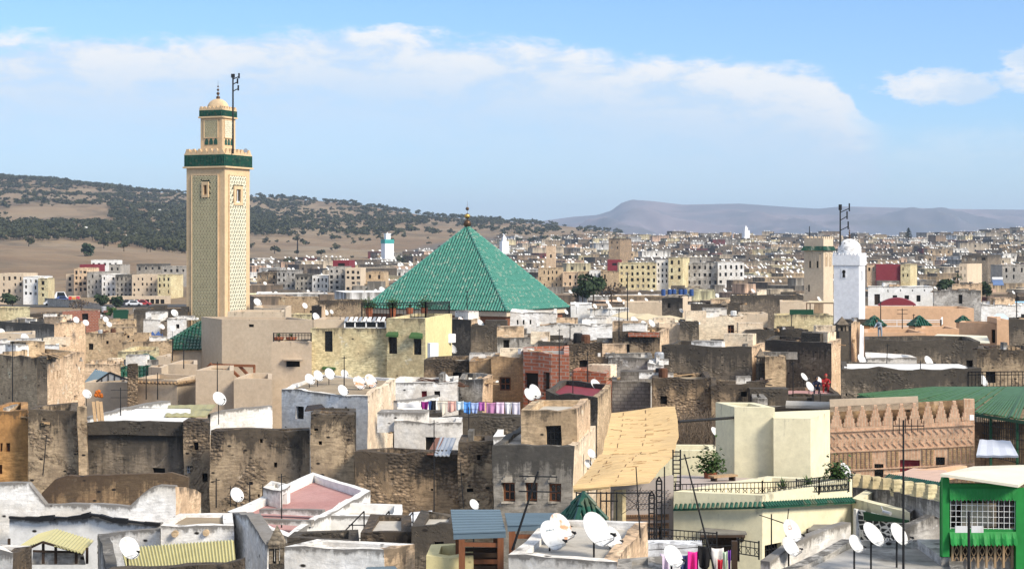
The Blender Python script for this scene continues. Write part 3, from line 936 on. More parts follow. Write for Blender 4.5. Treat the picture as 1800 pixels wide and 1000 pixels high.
h('peeling white and brown back house behind the dark coped wall', [(694, 78.6), (812, 78)], 742, 'white_worn', 'r_grey', par=.5, depth=2.5, edge=.15)
h('mottled grey house with six dishes on its earth roof', [(496, 90), (647, 86.5), (695, 97)], 694, ['white_worn', 'ochre_lit'], 'r_tan', par=.12)
h('dark low store with planks on top under the grey dish house', [(546, 80), (626, 79)], 724, 'dark', 'r_tan', par=.25, depth=2)
h('white walled terrace house with a red door behind the grey dish house', [(690, 101), (806, 98.5)], 672, 'white_worn', 'r_white', par=.3, depth=4,
  wins=[(740, 687, 750, 699, 'reddoor'), (763, 688, 774, 698, 'dark')])
freewall('low white screen wall under the hanging sheet', [(697, 705), (735, 700), (770, 694)], 88, 90, 'white', 728, name='terrace_wall')
h('weathered brown parapet house behind the right end of the laundry', [(806, 103), (850, 101), (866, 106)], 668, ['greyworn', 'peach'], 'r_grey', par=.4)

# --- the foreground rooftops, left
freewall('long white wall with two sloping shoulders in the lower left', [(-30, 849), (50, 847), (80, 886), (228, 888), (250, 866), (264, 856), (280, 852), (308, 853)], 60.4, 60, 'white_worn', 965, name='courtyard_wall', edge=.05)
freewall('ochre and white lit end of the shouldered white wall', [(308, 853), (332, 855), (354, 866)], 60, 62.6, 'peach', 965, name='courtyard_wall')
freewall('lower white wall in front of the shouldered one above the gable canopy', [(18, 909), (90, 910), (150, 907), (172, 905), (200, 914), (282, 922)], 59.3, 58.6, 'white', 1010, name='courtyard_wall', edge=.07)
led = MB(); lp = [(18, 908), (45, 910), (70, 911), (95, 909), (120, 910), (145, 907), (160, 904), (178, 906), (200, 912), (225, 915), (255, 919), (282, 922)]
for q, (a_, b_) in enumerate(zip(lp[:-1], lp[1:])):
    led.beam(PT(a_[0], a_[1], 59.15 - .05 * q / 11 * 14), PT(b_[0], b_[1], 59.15 - .05 * (q + 1) / 11 * 14), .16, .07 + .05 * (q % 3))
led.thing('wall_ledge', 'iron', 'ragged black ledge running along the lower white wall', 'ledge', wob=.08)
freewall('white front wall left of the round stained courtyard house', [(172, 939), (230, 934), (282, 930)], 55, 54.4, 'white_worn', 1015, name='courtyard_wall', edge=.05)
hh_ = h('white courtyard house with two round stains above the yellow panels', [(282, 54.2), (408, 53.4)], 924, 'white_worn', 'r_tan', par=.08, depth=2.4, edge=.06, zb=ZZ(1040, 54))
for px, py in ((307, 938), (362, 936)):
    mb = MB(); p = PT(px, py, 53.75); mb.tube(p - Vector((0, .03, 0)), p + Vector((0, .2, 0)), .105, 9); mb.build('stain_patch', 'tan', hh_)
freewall('narrow weathered wall top running down beside the white courtyard', [(170, 936), (180, 955), (190, 1002)], 52.5, 46, 'greyworn', 1030, thick=.3, name='sloping_wall')
freewall('rubble topped wall along the bottom edge under the yellow panels', [(186, 1002), (240, 1000), (300, 996), (360, 991), (424, 985)], 43.4, 43, 'brown2', 1060, thick=.45, name='parapet_wall', edge=.1)
freewall('rust stained curved parapet behind the white gable walls', [(72, 866), (96, 842), (120, 836), (200, 834), (300, 832), (330, 838)], 65, 65, 'stainwall', 900, name='parapet_wall')
freewall('broken white wall corner with a mossy top right of the yellow panels', [(404, 900), (430, 905), (452, 935), (470, 960)], 57, 49, 'white_worn', 1030, thick=.45, name='sloping_wall')
h('ruined white hut with a rubble top in the bottom left corner', [(-40, 45), (20, 44.6), (56, 46)], 968, ['white_worn', 'brown'], 'r_grey', par=.15, edge=.2, zb=ZZ(1090, 45))
h('small whitewashed stair turret with an open doorway on the red roof', [(463, 61), (494, 60), (510, 61.5)], 862, ['white_worn', 'white'], 'r_white', par=.12, wins=[(497, 868, 505, 893, 'dark')], zb=ZZ(915, 61))
h('white house with a pink red roof in stepped bays', [(400, 57.5), (506, 52.5), (651, 62.5)], 944, ['white', 'white'], 'r_red', par=.28, edge=.05, step=.5)
h('white rear yard wall with a small square hole by the iron steps', [(575, 58), (706, 56.5)], 905, 'white', 'r_pale', par=.3, depth=2.5, wins=[(601, 909, 606, 914, 'dark')], edge=.06)
h('blue white yard block beside the iron steps', [(706, 56.6), (760, 56)], 916, 'bluewhite', 'r_white', par=.3, depth=2.5)
h('low sooty wall house in front of the white iron step yard', [(503, 49.6), (632, 49)], 945, 'dark', 'r_grey', par=.5, depth=1.4)
h('brown stone store with a grey flat roof by the iron steps', [(632, 49), (723, 48.4)], 931, 'brown', 'r_pale', par=.12, depth=2.6)
h('dark stone hut with a barred window beside the timber pavilion', [(723, 47.6), (808, 47)], 924, 'dark', 'r_pale', par=.12, depth=2.2, wins=[(763, 953, 781, 972, 'grille')])
h('pale tan low parapet house at the bottom edge', [(500, 44), (673, 43.4), (727, 44.6)], 966, ['white_worn', 'peach'], 'r_pale', par=.9, zb=ZZ(1090, 43))
h('yellow painted low house in front of the timber pavilion', [(746, 42.2), (830, 41.8)], 974, 'yellow', 'r_pale', par=.5, depth=1.6, zb=ZZ(1100, 42))

# --- the foreground rooftops, right
h('rough white and tan house with grey roof and two big heart shaped dish pairs', [(896, 38.2), (1084, 37.4), (1136, 42.5)], 985, ['white_worn', 'peach'], 'r_pale', par=.16, edge=.08, step=.4, zb=ZZ(1110, 38))
h('blue white yard wall house with the bright washing line', [(1130, 46), (1236, 45.4)], 957, 'bluewhite', 'r_grey', par=.1, depth=.5, zb=ZZ(1110, 45))
h('grey slab roof house at the bottom edge under the white dishes', [(1085, 35), (1165, 34.8)], 1002, 'cement', 'r_grey', par=.05, depth=1.2, zb=ZZ(1120, 34))
h('cream house with a green tile cornice and two wooden door hoods', [(1184, 50), (1340, 49.2), (1498, 52.5)], 870, ['cream', 'cream'], 'r_pale', par=.45, edge=.01, amp=.015, zb=ZZ(1090, 50),
  wins=[(1336, 956, 1374, 992, 'grille'), (1469, 937, 1492, 970, 'grille'), (1239, 936, 1300, 985, 'door'), (1424, 934, 1462, 977, 'door')])
h('cream curved yard house with the black and white mural niche', [(1498, 52.4), (1600, 49.6), (1637, 53)], 901, ['cream', 'greyworn'], 'r_pale', par=.3, edge=.01, amp=.02, zb=ZZ(1090, 50))
h('cream angular stair tower block with a flat open top', [(1258, 62.6), (1291, 60.7), (1362, 60.5)], 716, ['cream', 'cream'], 'r_pale', par=.35, edge=.0, amp=.01)
h('cream bay in front of the angular stair tower', [(1356, 60.9), (1360, 60.1), (1425, 59.9), (1459, 62.5), (1459, 63.2), (1356, 62.4)], 736, 'cream', 'cream', par=0, edge=.0, amp=.01)
h('cream terrace back wall house behind the potted bush', [(1150, 66), (1262, 65)], 792, 'cream', 'r_grey', par=.3, depth=2, edge=.0, amp=.01)
h('grey rough roof house with dishes at the bottom right', [(1338, 37.4), (1700, 37.4), (1690, 41.8), (1480, 41.8)], 1014, ['greyworn'], 'r_grey', par=.1, edge=.06, zb=ZZ(1110, 40))

freewall('slanting white grey parapet leading up to the mural niche', [(1352, 988), (1400, 953), (1497, 919)], 40.2, 43.5, 'white_worn', 1010, thick=.25, name='parapet_wall', edge=.03)
freewall('weathered grey yard wall right of the mural niche', [(1592, 930), (1640, 908), (1652, 912)], 44.0, 44.6, 'greyworn', 975, thick=.3, name='parapet_wall', edge=.05)
# --- centre
h('tan brick house with a square window left of the brick balcony', [(863, 108), (921, 106.5)], 630, 'bricktan', 'r_pale', par=.3, depth=5.5, wins=[(877, 662, 897, 686, 'wood')])
h('slim tan brick stair tower beside the dark rubble wall', [(826, 108.6), (863, 107.6)], 632, 'bricktan', 'r_pale', par=.3, depth=4.4, wins=[(859, 646, 862, 665, 'dark')])
h('dark rubble wall house below the yellow house', [(744, 113), (830, 112)], 633, 'brown', 'r_pale', par=.3, depth=5.0)
h('unfinished red brick balcony house with two open doorways', [(920, 105.5), (952, 104.6), (968, 103.4), (1000, 103), (1000, 112), (920, 112)], 623, ['brickred', 'brickred', 'brickred'], 'r_grey', par=.3, amp=.03,
  wins=[(923, 655, 946, 690, 'dark'), (955, 654, 966, 689, 'dark')])
h('pale tan and cement house with a small dark window under the tiled roof', [(874, 140), (946, 137.5)], 592, 'greyworn', 'r_white', par=.25, depth=5.0, wins=[(884, 597, 894, 611, 'dark')])
h('sooty rubble house left of the long ruined wall', [(946, 128), (1000, 127.4)], 600, 'dark', 'r_pale', par=.3, depth=4.4)
h('long ruined rubble house under three white dishes', [(998, 126.6), (1076, 126)], 602, 'brown', 'r_pale', par=.3, depth=5.5, edge=.25)
h('higher ruined rubble house with a red brick band at its top', [(1076, 125.6), (1161, 125), (1176, 132)], 584, ['brown2', 'peach'], 'r_tan', par=.3, edge=.15)
freewall('course of red hollow bricks along the ruined house top', [(1104, 585), (1158, 584)], 125.1, 124.6, 'brickred', 592, name='brick_course', thick=.3, amp=.02)
h('half built red brick room behind the maroon roof', [(1004, 112), (1066, 111), (1076, 115)], 654, ['brickred', 'brickred'], 'r_grey', par=.5)
h('bare pale plaster wall house below the brick banded ruin', [(1070, 117), (1148, 116.4)], 627, 'greyworn', 'r_pale', par=.2, depth=6, edge=.18)
h('cement block house below the pale plaster wall', [(1076, 106), (1144, 105.2)], 671, 'block', 'r_grey', par=.3, depth=4.4)
h('stepped pale block wall house beside the long dark wall', [(1140, 112), (1168, 111.6)], 640, 'white_worn', 'r_grey', par=.2, depth=5, edge=.3)
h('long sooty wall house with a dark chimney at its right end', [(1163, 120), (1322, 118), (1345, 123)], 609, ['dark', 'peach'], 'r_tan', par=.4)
h('brown pitted ruin with a ledge above the bare shrubs', [(1146, 101), (1250, 100)], 663, 'brown', 'r_tan', par=.3, depth=4.4, edge=.2)
h('lower brown pitted ruin with a hole near its right end', [(1250, 100.4), (1345, 99)], 677, 'brown2', 'r_tan', par=.3, depth=4.4, edge=.3, wins=[(1302, 689, 1313, 698, 'dark')])
h('dark end wall of the brown ruin beside the red roof', [(1322, 96.4), (1350, 95.8)], 700, 'greyworn', 'r_grey', par=.2, depth=6)

# --- mosque side, left of centre
h('large smooth beige mosque building below the tall minaret', [(354, 172), (390, 166), (550, 165)], 562, ['beige', 'beige'], 'r_tan', par=.5, depth=5.5, amp=.03, edge=.02, wins=[(437, 570, 446, 575, 'dark')])
h('upper beige setback on the mosque roof right of the minaret', [(400, 178), (500, 176)], 548, 'beige2', 'r_tan', par=.4, depth=5.5, amp=.03, edge=.02, wins=[(462, 563, 468, 575, 'dark')])
h('pale beige roof room with a small door right of the minaret', [(446, 188), (502, 186), (512, 192)], 541, ['beige2', 'beige2'], 'r_tan', par=.4, amp=.03, wins=[(461, 563, 468, 574, 'dark')])
h('beige house with hooded slit window left of the stained yellow house', [(477, 131), (548, 130)], 601, 'beige', 'r_pale', par=.2, depth=4.4, amp=.03, edge=.02, wins=[(503, 632, 527, 645, 'dark')])
h('stained yellow house part under the glass skylight', [(546, 133.6), (680, 131.8)], 577, 'yellowold', 'r_pale', par=.3, depth=5.0, amp=.05, edge=.03,
  wins=[(571, 582, 585, 618, 'grille'), (572, 648, 588, 668, 'wood')])
h('higher yellow house part with two green awnings and a sunny yellow side', [(680, 131.8), (748, 130.8), (794, 140)], 560, ['yellowold', 'yellow'], 'r_pale', par=.25, amp=.04, edge=.03,  # right side in brighter yellow, sunlight painted into the finish
  wins=[(683, 588, 698, 622, 'grille'), (727, 591, 741, 624, 'grille')])
h('smooth beige roof room on the stained yellow house', [(551, 134.6), (606, 133.8)], 562, 'beige', 'r_tan', par=.15, depth=5, amp=.02, edge=.01, zb=ZZ(581, 134))
h('stepped beige courtyard block with a low parapet', [(294, 140), (347, 138)], 640, 'beige', 'r_tan', par=.4, depth=5.0, amp=.03, edge=.02)
h('small beige roof cube with a sunny side', [(261, 134.4), (284, 133.6), (296, 137)], 646, ['beige', 'beige2'], 'r_tan', par=.2, amp=.02, edge=.02)  # sunny side in a paler copy of the beige, light painted in
h('beige upper step wall below the dark green tile slope', [(275, 147), (300, 146)], 627, 'beige', 'r_tan', par=.3, depth=4.4, amp=.02, edge=.02)
h('beige house with a dark tile cornice and a sunny side', [(240, 128.6), (311, 127), (346, 132)], 668, ['beige', 'beige2'], 'r_tan', par=.35, amp=.02, edge=.02)  # paler beige on the right paints the sunlight there
h('beige terrace house with the timber roof frame', [(344, 126), (411, 125)], 651, 'beige', 'r_tan', par=.3, depth=5.5, amp=.02, edge=.02)
h('lower beige terrace house under the right end of the timber frame', [(411, 124.8), (478, 124.2)], 666, 'beige', 'r_tan', par=.4, depth=5.5, amp=.02, edge=.02)
h('beige garden wall house behind the glass gable', [(149, 131), (226, 130)], 672, 'beige', 'r_tan', par=.3, depth=5, amp=.03, edge=.02)
h('dark brick pier beside the beige garden wall', [(224, 127.6), (242, 127.2)], 641, 'brown', 'r_tan', par=.1, depth=3)
h('rounded pale ochre wall house below the dark rusty wall', [(207, 160), (280, 157)], 617, 'yellowold', 'r_tan', par=.3, depth=7)
h('peach wall house with a blank lower face', [(148, 146), (212, 144)], 640, 'peach', 'r_tan', par=.3, depth=5.0)
h('ochre brown wall house with a strip of red brick', [(214, 172), (302, 170)], 600, 'tan', 'r_tan', par=.3, depth=5.0)

# --- upper left
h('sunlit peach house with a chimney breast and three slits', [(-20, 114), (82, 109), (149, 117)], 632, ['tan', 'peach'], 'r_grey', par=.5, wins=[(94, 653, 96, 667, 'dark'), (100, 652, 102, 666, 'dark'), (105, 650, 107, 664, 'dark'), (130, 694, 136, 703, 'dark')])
h('dark chimney breast against the sunlit peach house', [(66, 107.6), (83, 107)], 628, 'dark', 'r_grey', par=.2, depth=3)
h('low white house with a dark doorway and two dishes', [(-20, 158), (104, 155)], 605, 'white', 'r_grey', par=.3, depth=5.5, wins=[(103, 612, 108, 622, 'dark')])
h('small white roof room with flat slab at the left edge', [(-20, 176), (62, 174)], 586, 'beige2', 'r_grey', par=.15, depth=4.4)
h('grey cement house with a sunlit peach tower end', [(-20, 192), (95, 187), (151, 194)], 569, ['grey', 'peach'], 'r_grey', par=.4, wins=[(113, 590, 116, 604, 'dark')])
h('tan rubble house right of the peach tower', [(150, 181), (218, 178)], 585, 'tan', 'r_grey', par=.4, depth=6.6)
h('red brick roof room with a broken opening', [(110, 238), (176, 234)], 547, 'brickred', 'r_grey', par=.3, depth=4.4, wins=[(143, 551, 155, 562, 'dark')])
h('dark flat house left of the tall minaret', [(235, 228), (330, 224)], 545, 'dark', 'r_grey', par=.3, depth=5.5)
h('whitewashed cube with a dish left of the tall minaret', [(252, 207), (282, 205)], 562, 'white_worn', 'r_pale', par=.2, depth=6)
h('whitewashed hut touching the foot of the tall minaret', [(294, 204), (328, 203)], 560, 'white_worn', 'r_pale', par=.2, depth=6, wins=[(309, 570, 315, 577, 'dark')])
h('tan low house with rust sheets on its roof', [(48, 222), (112, 220)], 560, 'brown2', 'r_tan', par=.3, depth=5.0)
h('pale house with a brown awning at the left edge', [(-20, 236), (52, 232)], 541, 'yellowold', 'r_pale', par=.3, depth=5.0)
h('tan house between the brick room and the dark flat house', [(174, 218), (237, 215)], 570, 'tan', 'r_pale', par=.4, depth=5.0)

# --- behind the yellow house and round the green pyramid
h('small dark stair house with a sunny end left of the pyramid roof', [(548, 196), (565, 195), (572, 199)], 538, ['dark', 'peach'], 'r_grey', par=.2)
h('long tan parapet house left of the pyramid roof', [(490, 262), (560, 258)], 523, 'tan', 'r_grey', par=.3, depth=5.5)
h('brown parapet house touching the left eave of the pyramid roof', [(558, 250), (645, 247)], 528, 'brown2', 'r_grey', par=.3, depth=5.5)
h('low tan house with small stains behind the yellow house', [(508, 214), (556, 212)], 553, 'yellowold', 'r_pale', par=.3, depth=5.0)
h('whitewashed ruined wall house right under the pyramid eave', [(896, 160), (978, 157)], 548, 'white_worn', 'r_pale', par=.4, depth=4.4, edge=.3, wins=[(908, 562, 911, 570, 'dark'), (919, 562, 922, 570, 'dark'), (931, 562, 934, 570, 'dark')])
h('mottled white rubble house below the tan canvas canopy', [(943, 146), (1090, 143)], 571, 'white_worn', 'r_pale', par=.4, depth=5.0, edge=.3)
h('dark cottage wall with hanging junk right of the yellow house', [(792, 152), (828, 150), (844, 156)], 562, ['dark', 'peach'], 'r_grey', par=.3)
h('sooty flat house behind the plank heap', [(828, 148), (880, 146)], 572, 'dark', 'r_grey', par=.4, depth=4.4)

# --- centre right, middle distance
h('sunlit peach and dark rubble house below the tan canopy', [(1158, 152), (1196, 149)], 569, 'ochre_lit', 'r_pale', par=.4, depth=5.0)
h('dark square rubble house between two sunlit walls', [(1195, 148.6), (1229, 148)], 565, 'dark', 'r_pale', par=.3, depth=5.0)
h('long sunlit peach house with a green hooded window', [(1228, 156), (1313, 152)], 557, 'ochre_lit', 'r_white', par=.3, depth=6.1, wins=[(1280, 572, 1291, 588, 'wood'), (1280, 589, 1286, 600, 'reddoor')])
h('dark low parapet house right of the long peach house', [(1311, 150), (1362, 149)], 580, 'dark', 'r_pale', par=.3, depth=4.4)
h('cream house with three small windows behind the dark parapet', [(1298, 190), (1350, 187)], 551, 'beige2', 'r_tan', par=.3, depth=5.5, wins=[(1308, 570, 1314, 578, 'dark'), (1318, 569, 1325, 577, 'dark'), (1328, 568, 1336, 576, 'dark')])
h('dark crumbling house with an arched top', [(1164, 232), (1200, 230), (1216, 238)], 524, ['dark', 'beige2'], 'r_grey', par=.3, edge=.4)
h('long dark parapet house right of the arched ruin', [(1214, 222), (1300, 219)], 533, 'dark', 'r_grey', par=.3, depth=5.5)
h('pale flat house with white parapet under the row of dishes', [(1098, 246), (1166, 242)], 531, 'beige2', 'r_white', par=.3, depth=5.5)
h('white roofed cube behind the pyramid eave', [(1003, 232), (1040, 230)], 534, 'white', 'r_white', par=.3, depth=5.0)
h('pale roof house with scattered dishes right of the white cube', [(1038, 226), (1105, 223)], 543, 'white_worn', 'r_white', par=.3, depth=5.5)
h('beige block at the foot of the beige minaret', [(1371, 204), (1431, 201)], 530, 'beige2', 'r_pale', par=.2, depth=5.5)
h('yellow stained low house below the beige minaret', [(1361, 188), (1465, 184)], 554, 'yellowold', 'r_pale', par=.3, depth=5.0)
h('dark parapet house with a broken roof left of the dark chimney tower', [(1346, 158), (1420, 156)], 581, 'dark', 'r_pale', par=.4, depth=5.0)
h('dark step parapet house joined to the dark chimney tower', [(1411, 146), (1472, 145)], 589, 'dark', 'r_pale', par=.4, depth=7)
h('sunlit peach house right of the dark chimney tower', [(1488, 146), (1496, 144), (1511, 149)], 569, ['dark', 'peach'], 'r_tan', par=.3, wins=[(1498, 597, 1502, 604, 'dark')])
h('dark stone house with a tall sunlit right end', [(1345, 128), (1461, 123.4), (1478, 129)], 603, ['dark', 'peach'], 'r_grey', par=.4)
h('tan low house corner left of the red painted roof', [(1344, 117), (1381, 115)], 626, 'tan', 'r_pale', par=.3, depth=6)
h('stone house with a red painted roof where two people work', [(1340, 103), (1479, 101.6)], 694, 'brown', 'r_red', par=.15, depth=5.0)
h('sooty wall house with a long white slab below the red roof', [(1340, 95.6), (1480, 95)], 713, 'dark', 'r_grey', par=.3, depth=5)
h('dark stone wall house behind the green lattice pergola', [(1478, 91.4), (1726, 88.6)], 649, 'dark', 'r_white', par=.06, depth=5.0, step=.6, wins=[(1553, 686, 1559, 691, 'dark'), (1485, 690, 1488, 694, 'dark')])
h('dark long wall house behind the white terrace', [(1520, 113), (1722, 110)], 598, 'dark', 'r_pale', par=.4, depth=4.4, step=.7)
h('white roof room with a brown stained end on the white terrace', [(1522, 106), (1612, 104.6)], 629, 'white_worn', 'r_white', par=.1, depth=4)
h('grey rubble house with a pale sloping roof at the right edge', [(1719, 101), (1830, 99)], 614, 'brown2', 'r_pale', par=.25, depth=5.0)
h('dark tall house cut by the right edge above the rubble house', [(1774, 122), (1840, 120)], 562, 'dark', 'r_pale', par=.3, depth=5.0)
h('terracotta house with a white railed terrace right of the white minaret', [(1519, 168), (1712, 162)], 542, 'terra', 'r_tan', par=.3, depth=6.1, amp=.03, edge=.02, wins=[])
h('lower terracotta terrace front with a person leaning over it', [(1519, 139), (1628, 136)], 585, 'terra', 'r_tan', par=.3, depth=6.6, amp=.03, edge=.02)
h('terracotta block behind the cream sheet roof', [(1620, 140), (1688, 138)], 578, 'terra', 'r_tan', par=.3, depth=5.0, amp=.03, edge=.02)
h('terracotta house with a dark doorway near the right edge', [(1686, 135), (1752, 133.4), (1756, 136)], 568, ['terra', 'terra'], 'r_tan', par=.3, amp=.03, edge=.02, wins=[(1743, 579, 1751, 603, 'dark')])
h('narrow terracotta pier house at the right edge', [(1752, 130), (1775, 129.4)], 562, 'terra', 'r_tan', par=.3, depth=6, amp=.03, edge=.02)
h('long low white house with dark doors and a maroon canopy', [(1526, 254), (1640, 250)], 504, 'white', 'r_white', par=.5, depth=5.0, amp=.03, wins=[(1537, 517, 1547, 536, 'door'), (1569, 519, 1577, 523, 'dark'), (1590, 519, 1598, 526, 'dark'), (1611, 519, 1618, 530, 'dark'), (1560, 509, 1562, 512, 'dark'), (1582, 509, 1584, 512, 'dark'), (1603, 509, 1605, 512, 'dark'), (1624, 509, 1626, 512, 'dark')])
h('grey plaster house with one dark door right of the long white house', [(1641, 246), (1724, 242)], 511, 'greyworn', 'r_pale', par=.3, depth=5.0, wins=[(1685, 518, 1692, 534, 'dark')])
h('pale pink terrace house behind the grey plaster house', [(1674, 262), (1726, 259)], 500, 'peach', 'r_pale', par=.4, depth=5.0)
h('dark parapet house left of the beige minaret', [(1284, 262), (1412, 258)], 519, 'dark', 'r_white', par=.3, depth=6.1)
h('white rubble roof house below the blue tent roof', [(1724, 196), (1830, 192)], 536, 'white_worn', 'r_white', par=.2, depth=5.5, edge=.3)

# low dividing walls on the pink red roof and bits and pieces on the other roofs
for px0, y0, px1, y1, Y0, lab in ((456, 896, 566, 897, 58.2, 'upper low ridge across the pink red roof'), (452, 913, 548, 915, 55.4, 'lower low ridge across the pink red roof')):
    freewall(lab, [(px0, y0), (px1, y1)], Y0, Y0 - .6, 'white_worn', y0 + 10, thick=.25, name='roof_ridge', cat='roof ridge', edge=.02)
CLUT = random.Random(21)
for root, P, zz, m0, rf, Ym in list(HOUSES):
    if m0 in ('cream', 'greendk', 'maroon', 'yellow', 'beige', 'beige2', 'terra', 'yellowold') or Ym > 300 or Ym < 68: continue
    if rf in ('r_red', 'cream', 'maroon') or 'pyramid' in root['label'] or any(w in root['label'] for w in ('planks', 'lattice pergola', 'white terrace', 'three wooden', 'stair house', 'six dishes', 'below the yellow house')): continue
    A, B, Cc, D = Vector(P[0]), Vector(P[1]), Vector(P[2]), Vector(P[-1])
    wd_ = (B - A).length; dp_ = (D - A).length
    ang = math.atan2((B - A).y, (B - A).x)
    for k in range(int(min(10, 2 + wd_) if Ym > 100 else min(7, 1 + wd_ * .7))):
        f, g = CLUT.uniform(.06, .94), CLUT.uniform(.25, .9)
        if dp_ < 1.4: break
        p = A.lerp(B, f) + (D - A) * g
        kind = CLUT.random(); mb = MB()
        if kind < .30:
            ln = CLUT.uniform(.8, 2.6); mb.box((p.x, p.y, zz - .02), ln, .22, CLUT.uniform(.25, .75), ang + CLUT.choice((0, 0, math.pi / 2)), top=.4)
            mb.build('low_wall', CLUT.choice((m0, m0, 'white_worn', 'greyworn')), root)
        elif kind < .50:
            s = CLUT.uniform(1.2, 2.4); hh = CLUT.uniform(.5, 1.15); mb.box((p.x, p.y, zz - .02), s, s * .7, hh, ang, top=hh)
            mb.build('roof_hut', CLUT.choice((m0, 'white_worn', 'ochre_lit', 'peach')) if Ym > 100 else m0, root)
        elif kind < .56:
            r_ = CLUT.uniform(.22, .36); mb.lathe((p.x, p.y, zz), [(r_, 0), (r_, r_ * 2), (r_ * .8, r_ * 2.3), (.01, r_ * 2.35)], 10)
            mb.build('drum', CLUT.choice(('rust', 'dishw', 'slate', 'steel', 'iron')), root)
        elif kind < .8:
            for q in range(CLUT.randint(3, 6)):
                a_ = CLUT.uniform(0, 3.1); L_ = CLUT.uniform(.5, 1.3); c0 = Vector((p.x + CLUT.uniform(-.4, .4), p.y + CLUT.uniform(-.3, .3), zz + .05 + .05 * q))
                mb.beam(c0 - Vector((math.cos(a_), math.sin(a_), .05)) * L_, c0 + Vector((math.cos(a_), math.sin(a_), .12)) * L_, .16, .05)
            tag(mb.build('scrap_wood', CLUT.choice(('palewood', 'darkwood', 'rust', 'palewood')), root), kind='stuff')
        else:
            for q in range(14):
                mb.box((p.x + CLUT.gauss(0, .5), p.y + CLUT.gauss(0, .4), zz - .02), CLUT.uniform(.1, .35), CLUT.uniform(.1, .3), CLUT.uniform(.06, .3), CLUT.uniform(0, 3))
            tag(mb.build('rubble', CLUT.choice(('brown', 'greyworn', 'white_worn', 'bricktan')), root), kind='stuff')

# stepped lintels and sills of the grey three window house
gh = next(r_ for r_ in HOUSES if 'three wooden windows' in r_[0]['label'])
for x0, x1 in ((881, 907), (922, 948), (963, 989)):
    mb = MB()
    for q in range(3):
        xa, xb = x0 + q * 3.2, x1 - q * 3.2; Yq = 66.4 - .8 * (x0 - 866) / 142 - .05
        pa, pb = PT(xa, 847 - q * 4.2, Yq), PT(xb, 847 - q * 4.2, Yq); mb.box(((pa.x + pb.x) / 2, Yq, pa.z), pb.x - pa.x, .14, .092)
    mb.build('stepped_lintel', 'grey', gh[0])
    mb = MB(); pa, pb = PT(x0, 884, Yq - .02), PT(x1, 884, Yq - .02); mb.box(((pa.x + pb.x) / 2, Yq, pa.z), pb.x - pa.x, .2, .06); mb.build('sill', 'grey', gh[0])

# ------------------------------------------------------------------ landmarks
def square_tower(cpx, lpx, rpx, Y):
    """plan of a square tower seen over its corner: side and turn that meet the three sighted edges"""
    cx, cy = XY(cpx, Y)
    best = None
    for i in range(1, 90):
        th = R(i)
        for a in np.arange(.5, 30, .05):
            l = (cx - a * math.cos(th), cy + a * math.sin(th)); r = (cx + a * math.sin(th), cy + a * math.cos(th))
            e = abs(900 + F * l[0] / l[1] - lpx) + abs(900 + F * r[0] / r[1] - rpx)
            if best is None or e < best[0]: best = (e, a, th, l, r)
    _, a, th, l, r = best
    return [l, (cx, cy), r, (l[0] + r[0] - cx, l[1] + r[1] - cy)], a, th


def prism(mb, P, z0, z1, mi=0, top=9.0, capit=True):
    k = len(P)
    for i in range(k):
        a, b = P[i], P[(i + 1) % k]
        mb.quad((*a, z0), (*b, z0), (*b, z1), (*a, z1), mi, (top, top, 0 if top < 9 else 9, 0 if top < 9 else 9))
    if capit:
        mb.poly([(*p, z1) for p in P], mi); mb.poly([(*p, z0) for p in P][::-1], mi)


def merlons(root, P, z, w, gap, hh, mat, sides=(0, 1), steps=3, th=.3, name='merlon', out=0.0):
    for i in sides:
        A = Vector((*P[i], 0)); B = Vector((*P[(i + 1) % len(P)], 0)); d = B - A; L = d.length; t = d / L; nr = Vector((t.y, -t.x, 0))
        k = max(1, int((L + gap) / (w + gap))); off = (L - k * w - (k - 1) * gap) / 2
        for j in range(k):
            c = A + t * (off + w / 2 + j * (w + gap)) - nr * (th / 2 - out)
            mb = MB()
            for s in range(steps):
                ww = w * (1 - s / steps * .85)
                mb.box((c.x, c.y, z + hh * s / steps), ww, th, hh / steps + (.0 if s == steps - 1 else .0), math.atan2(t.y, t.x))
            mb.build(name, mat, root)


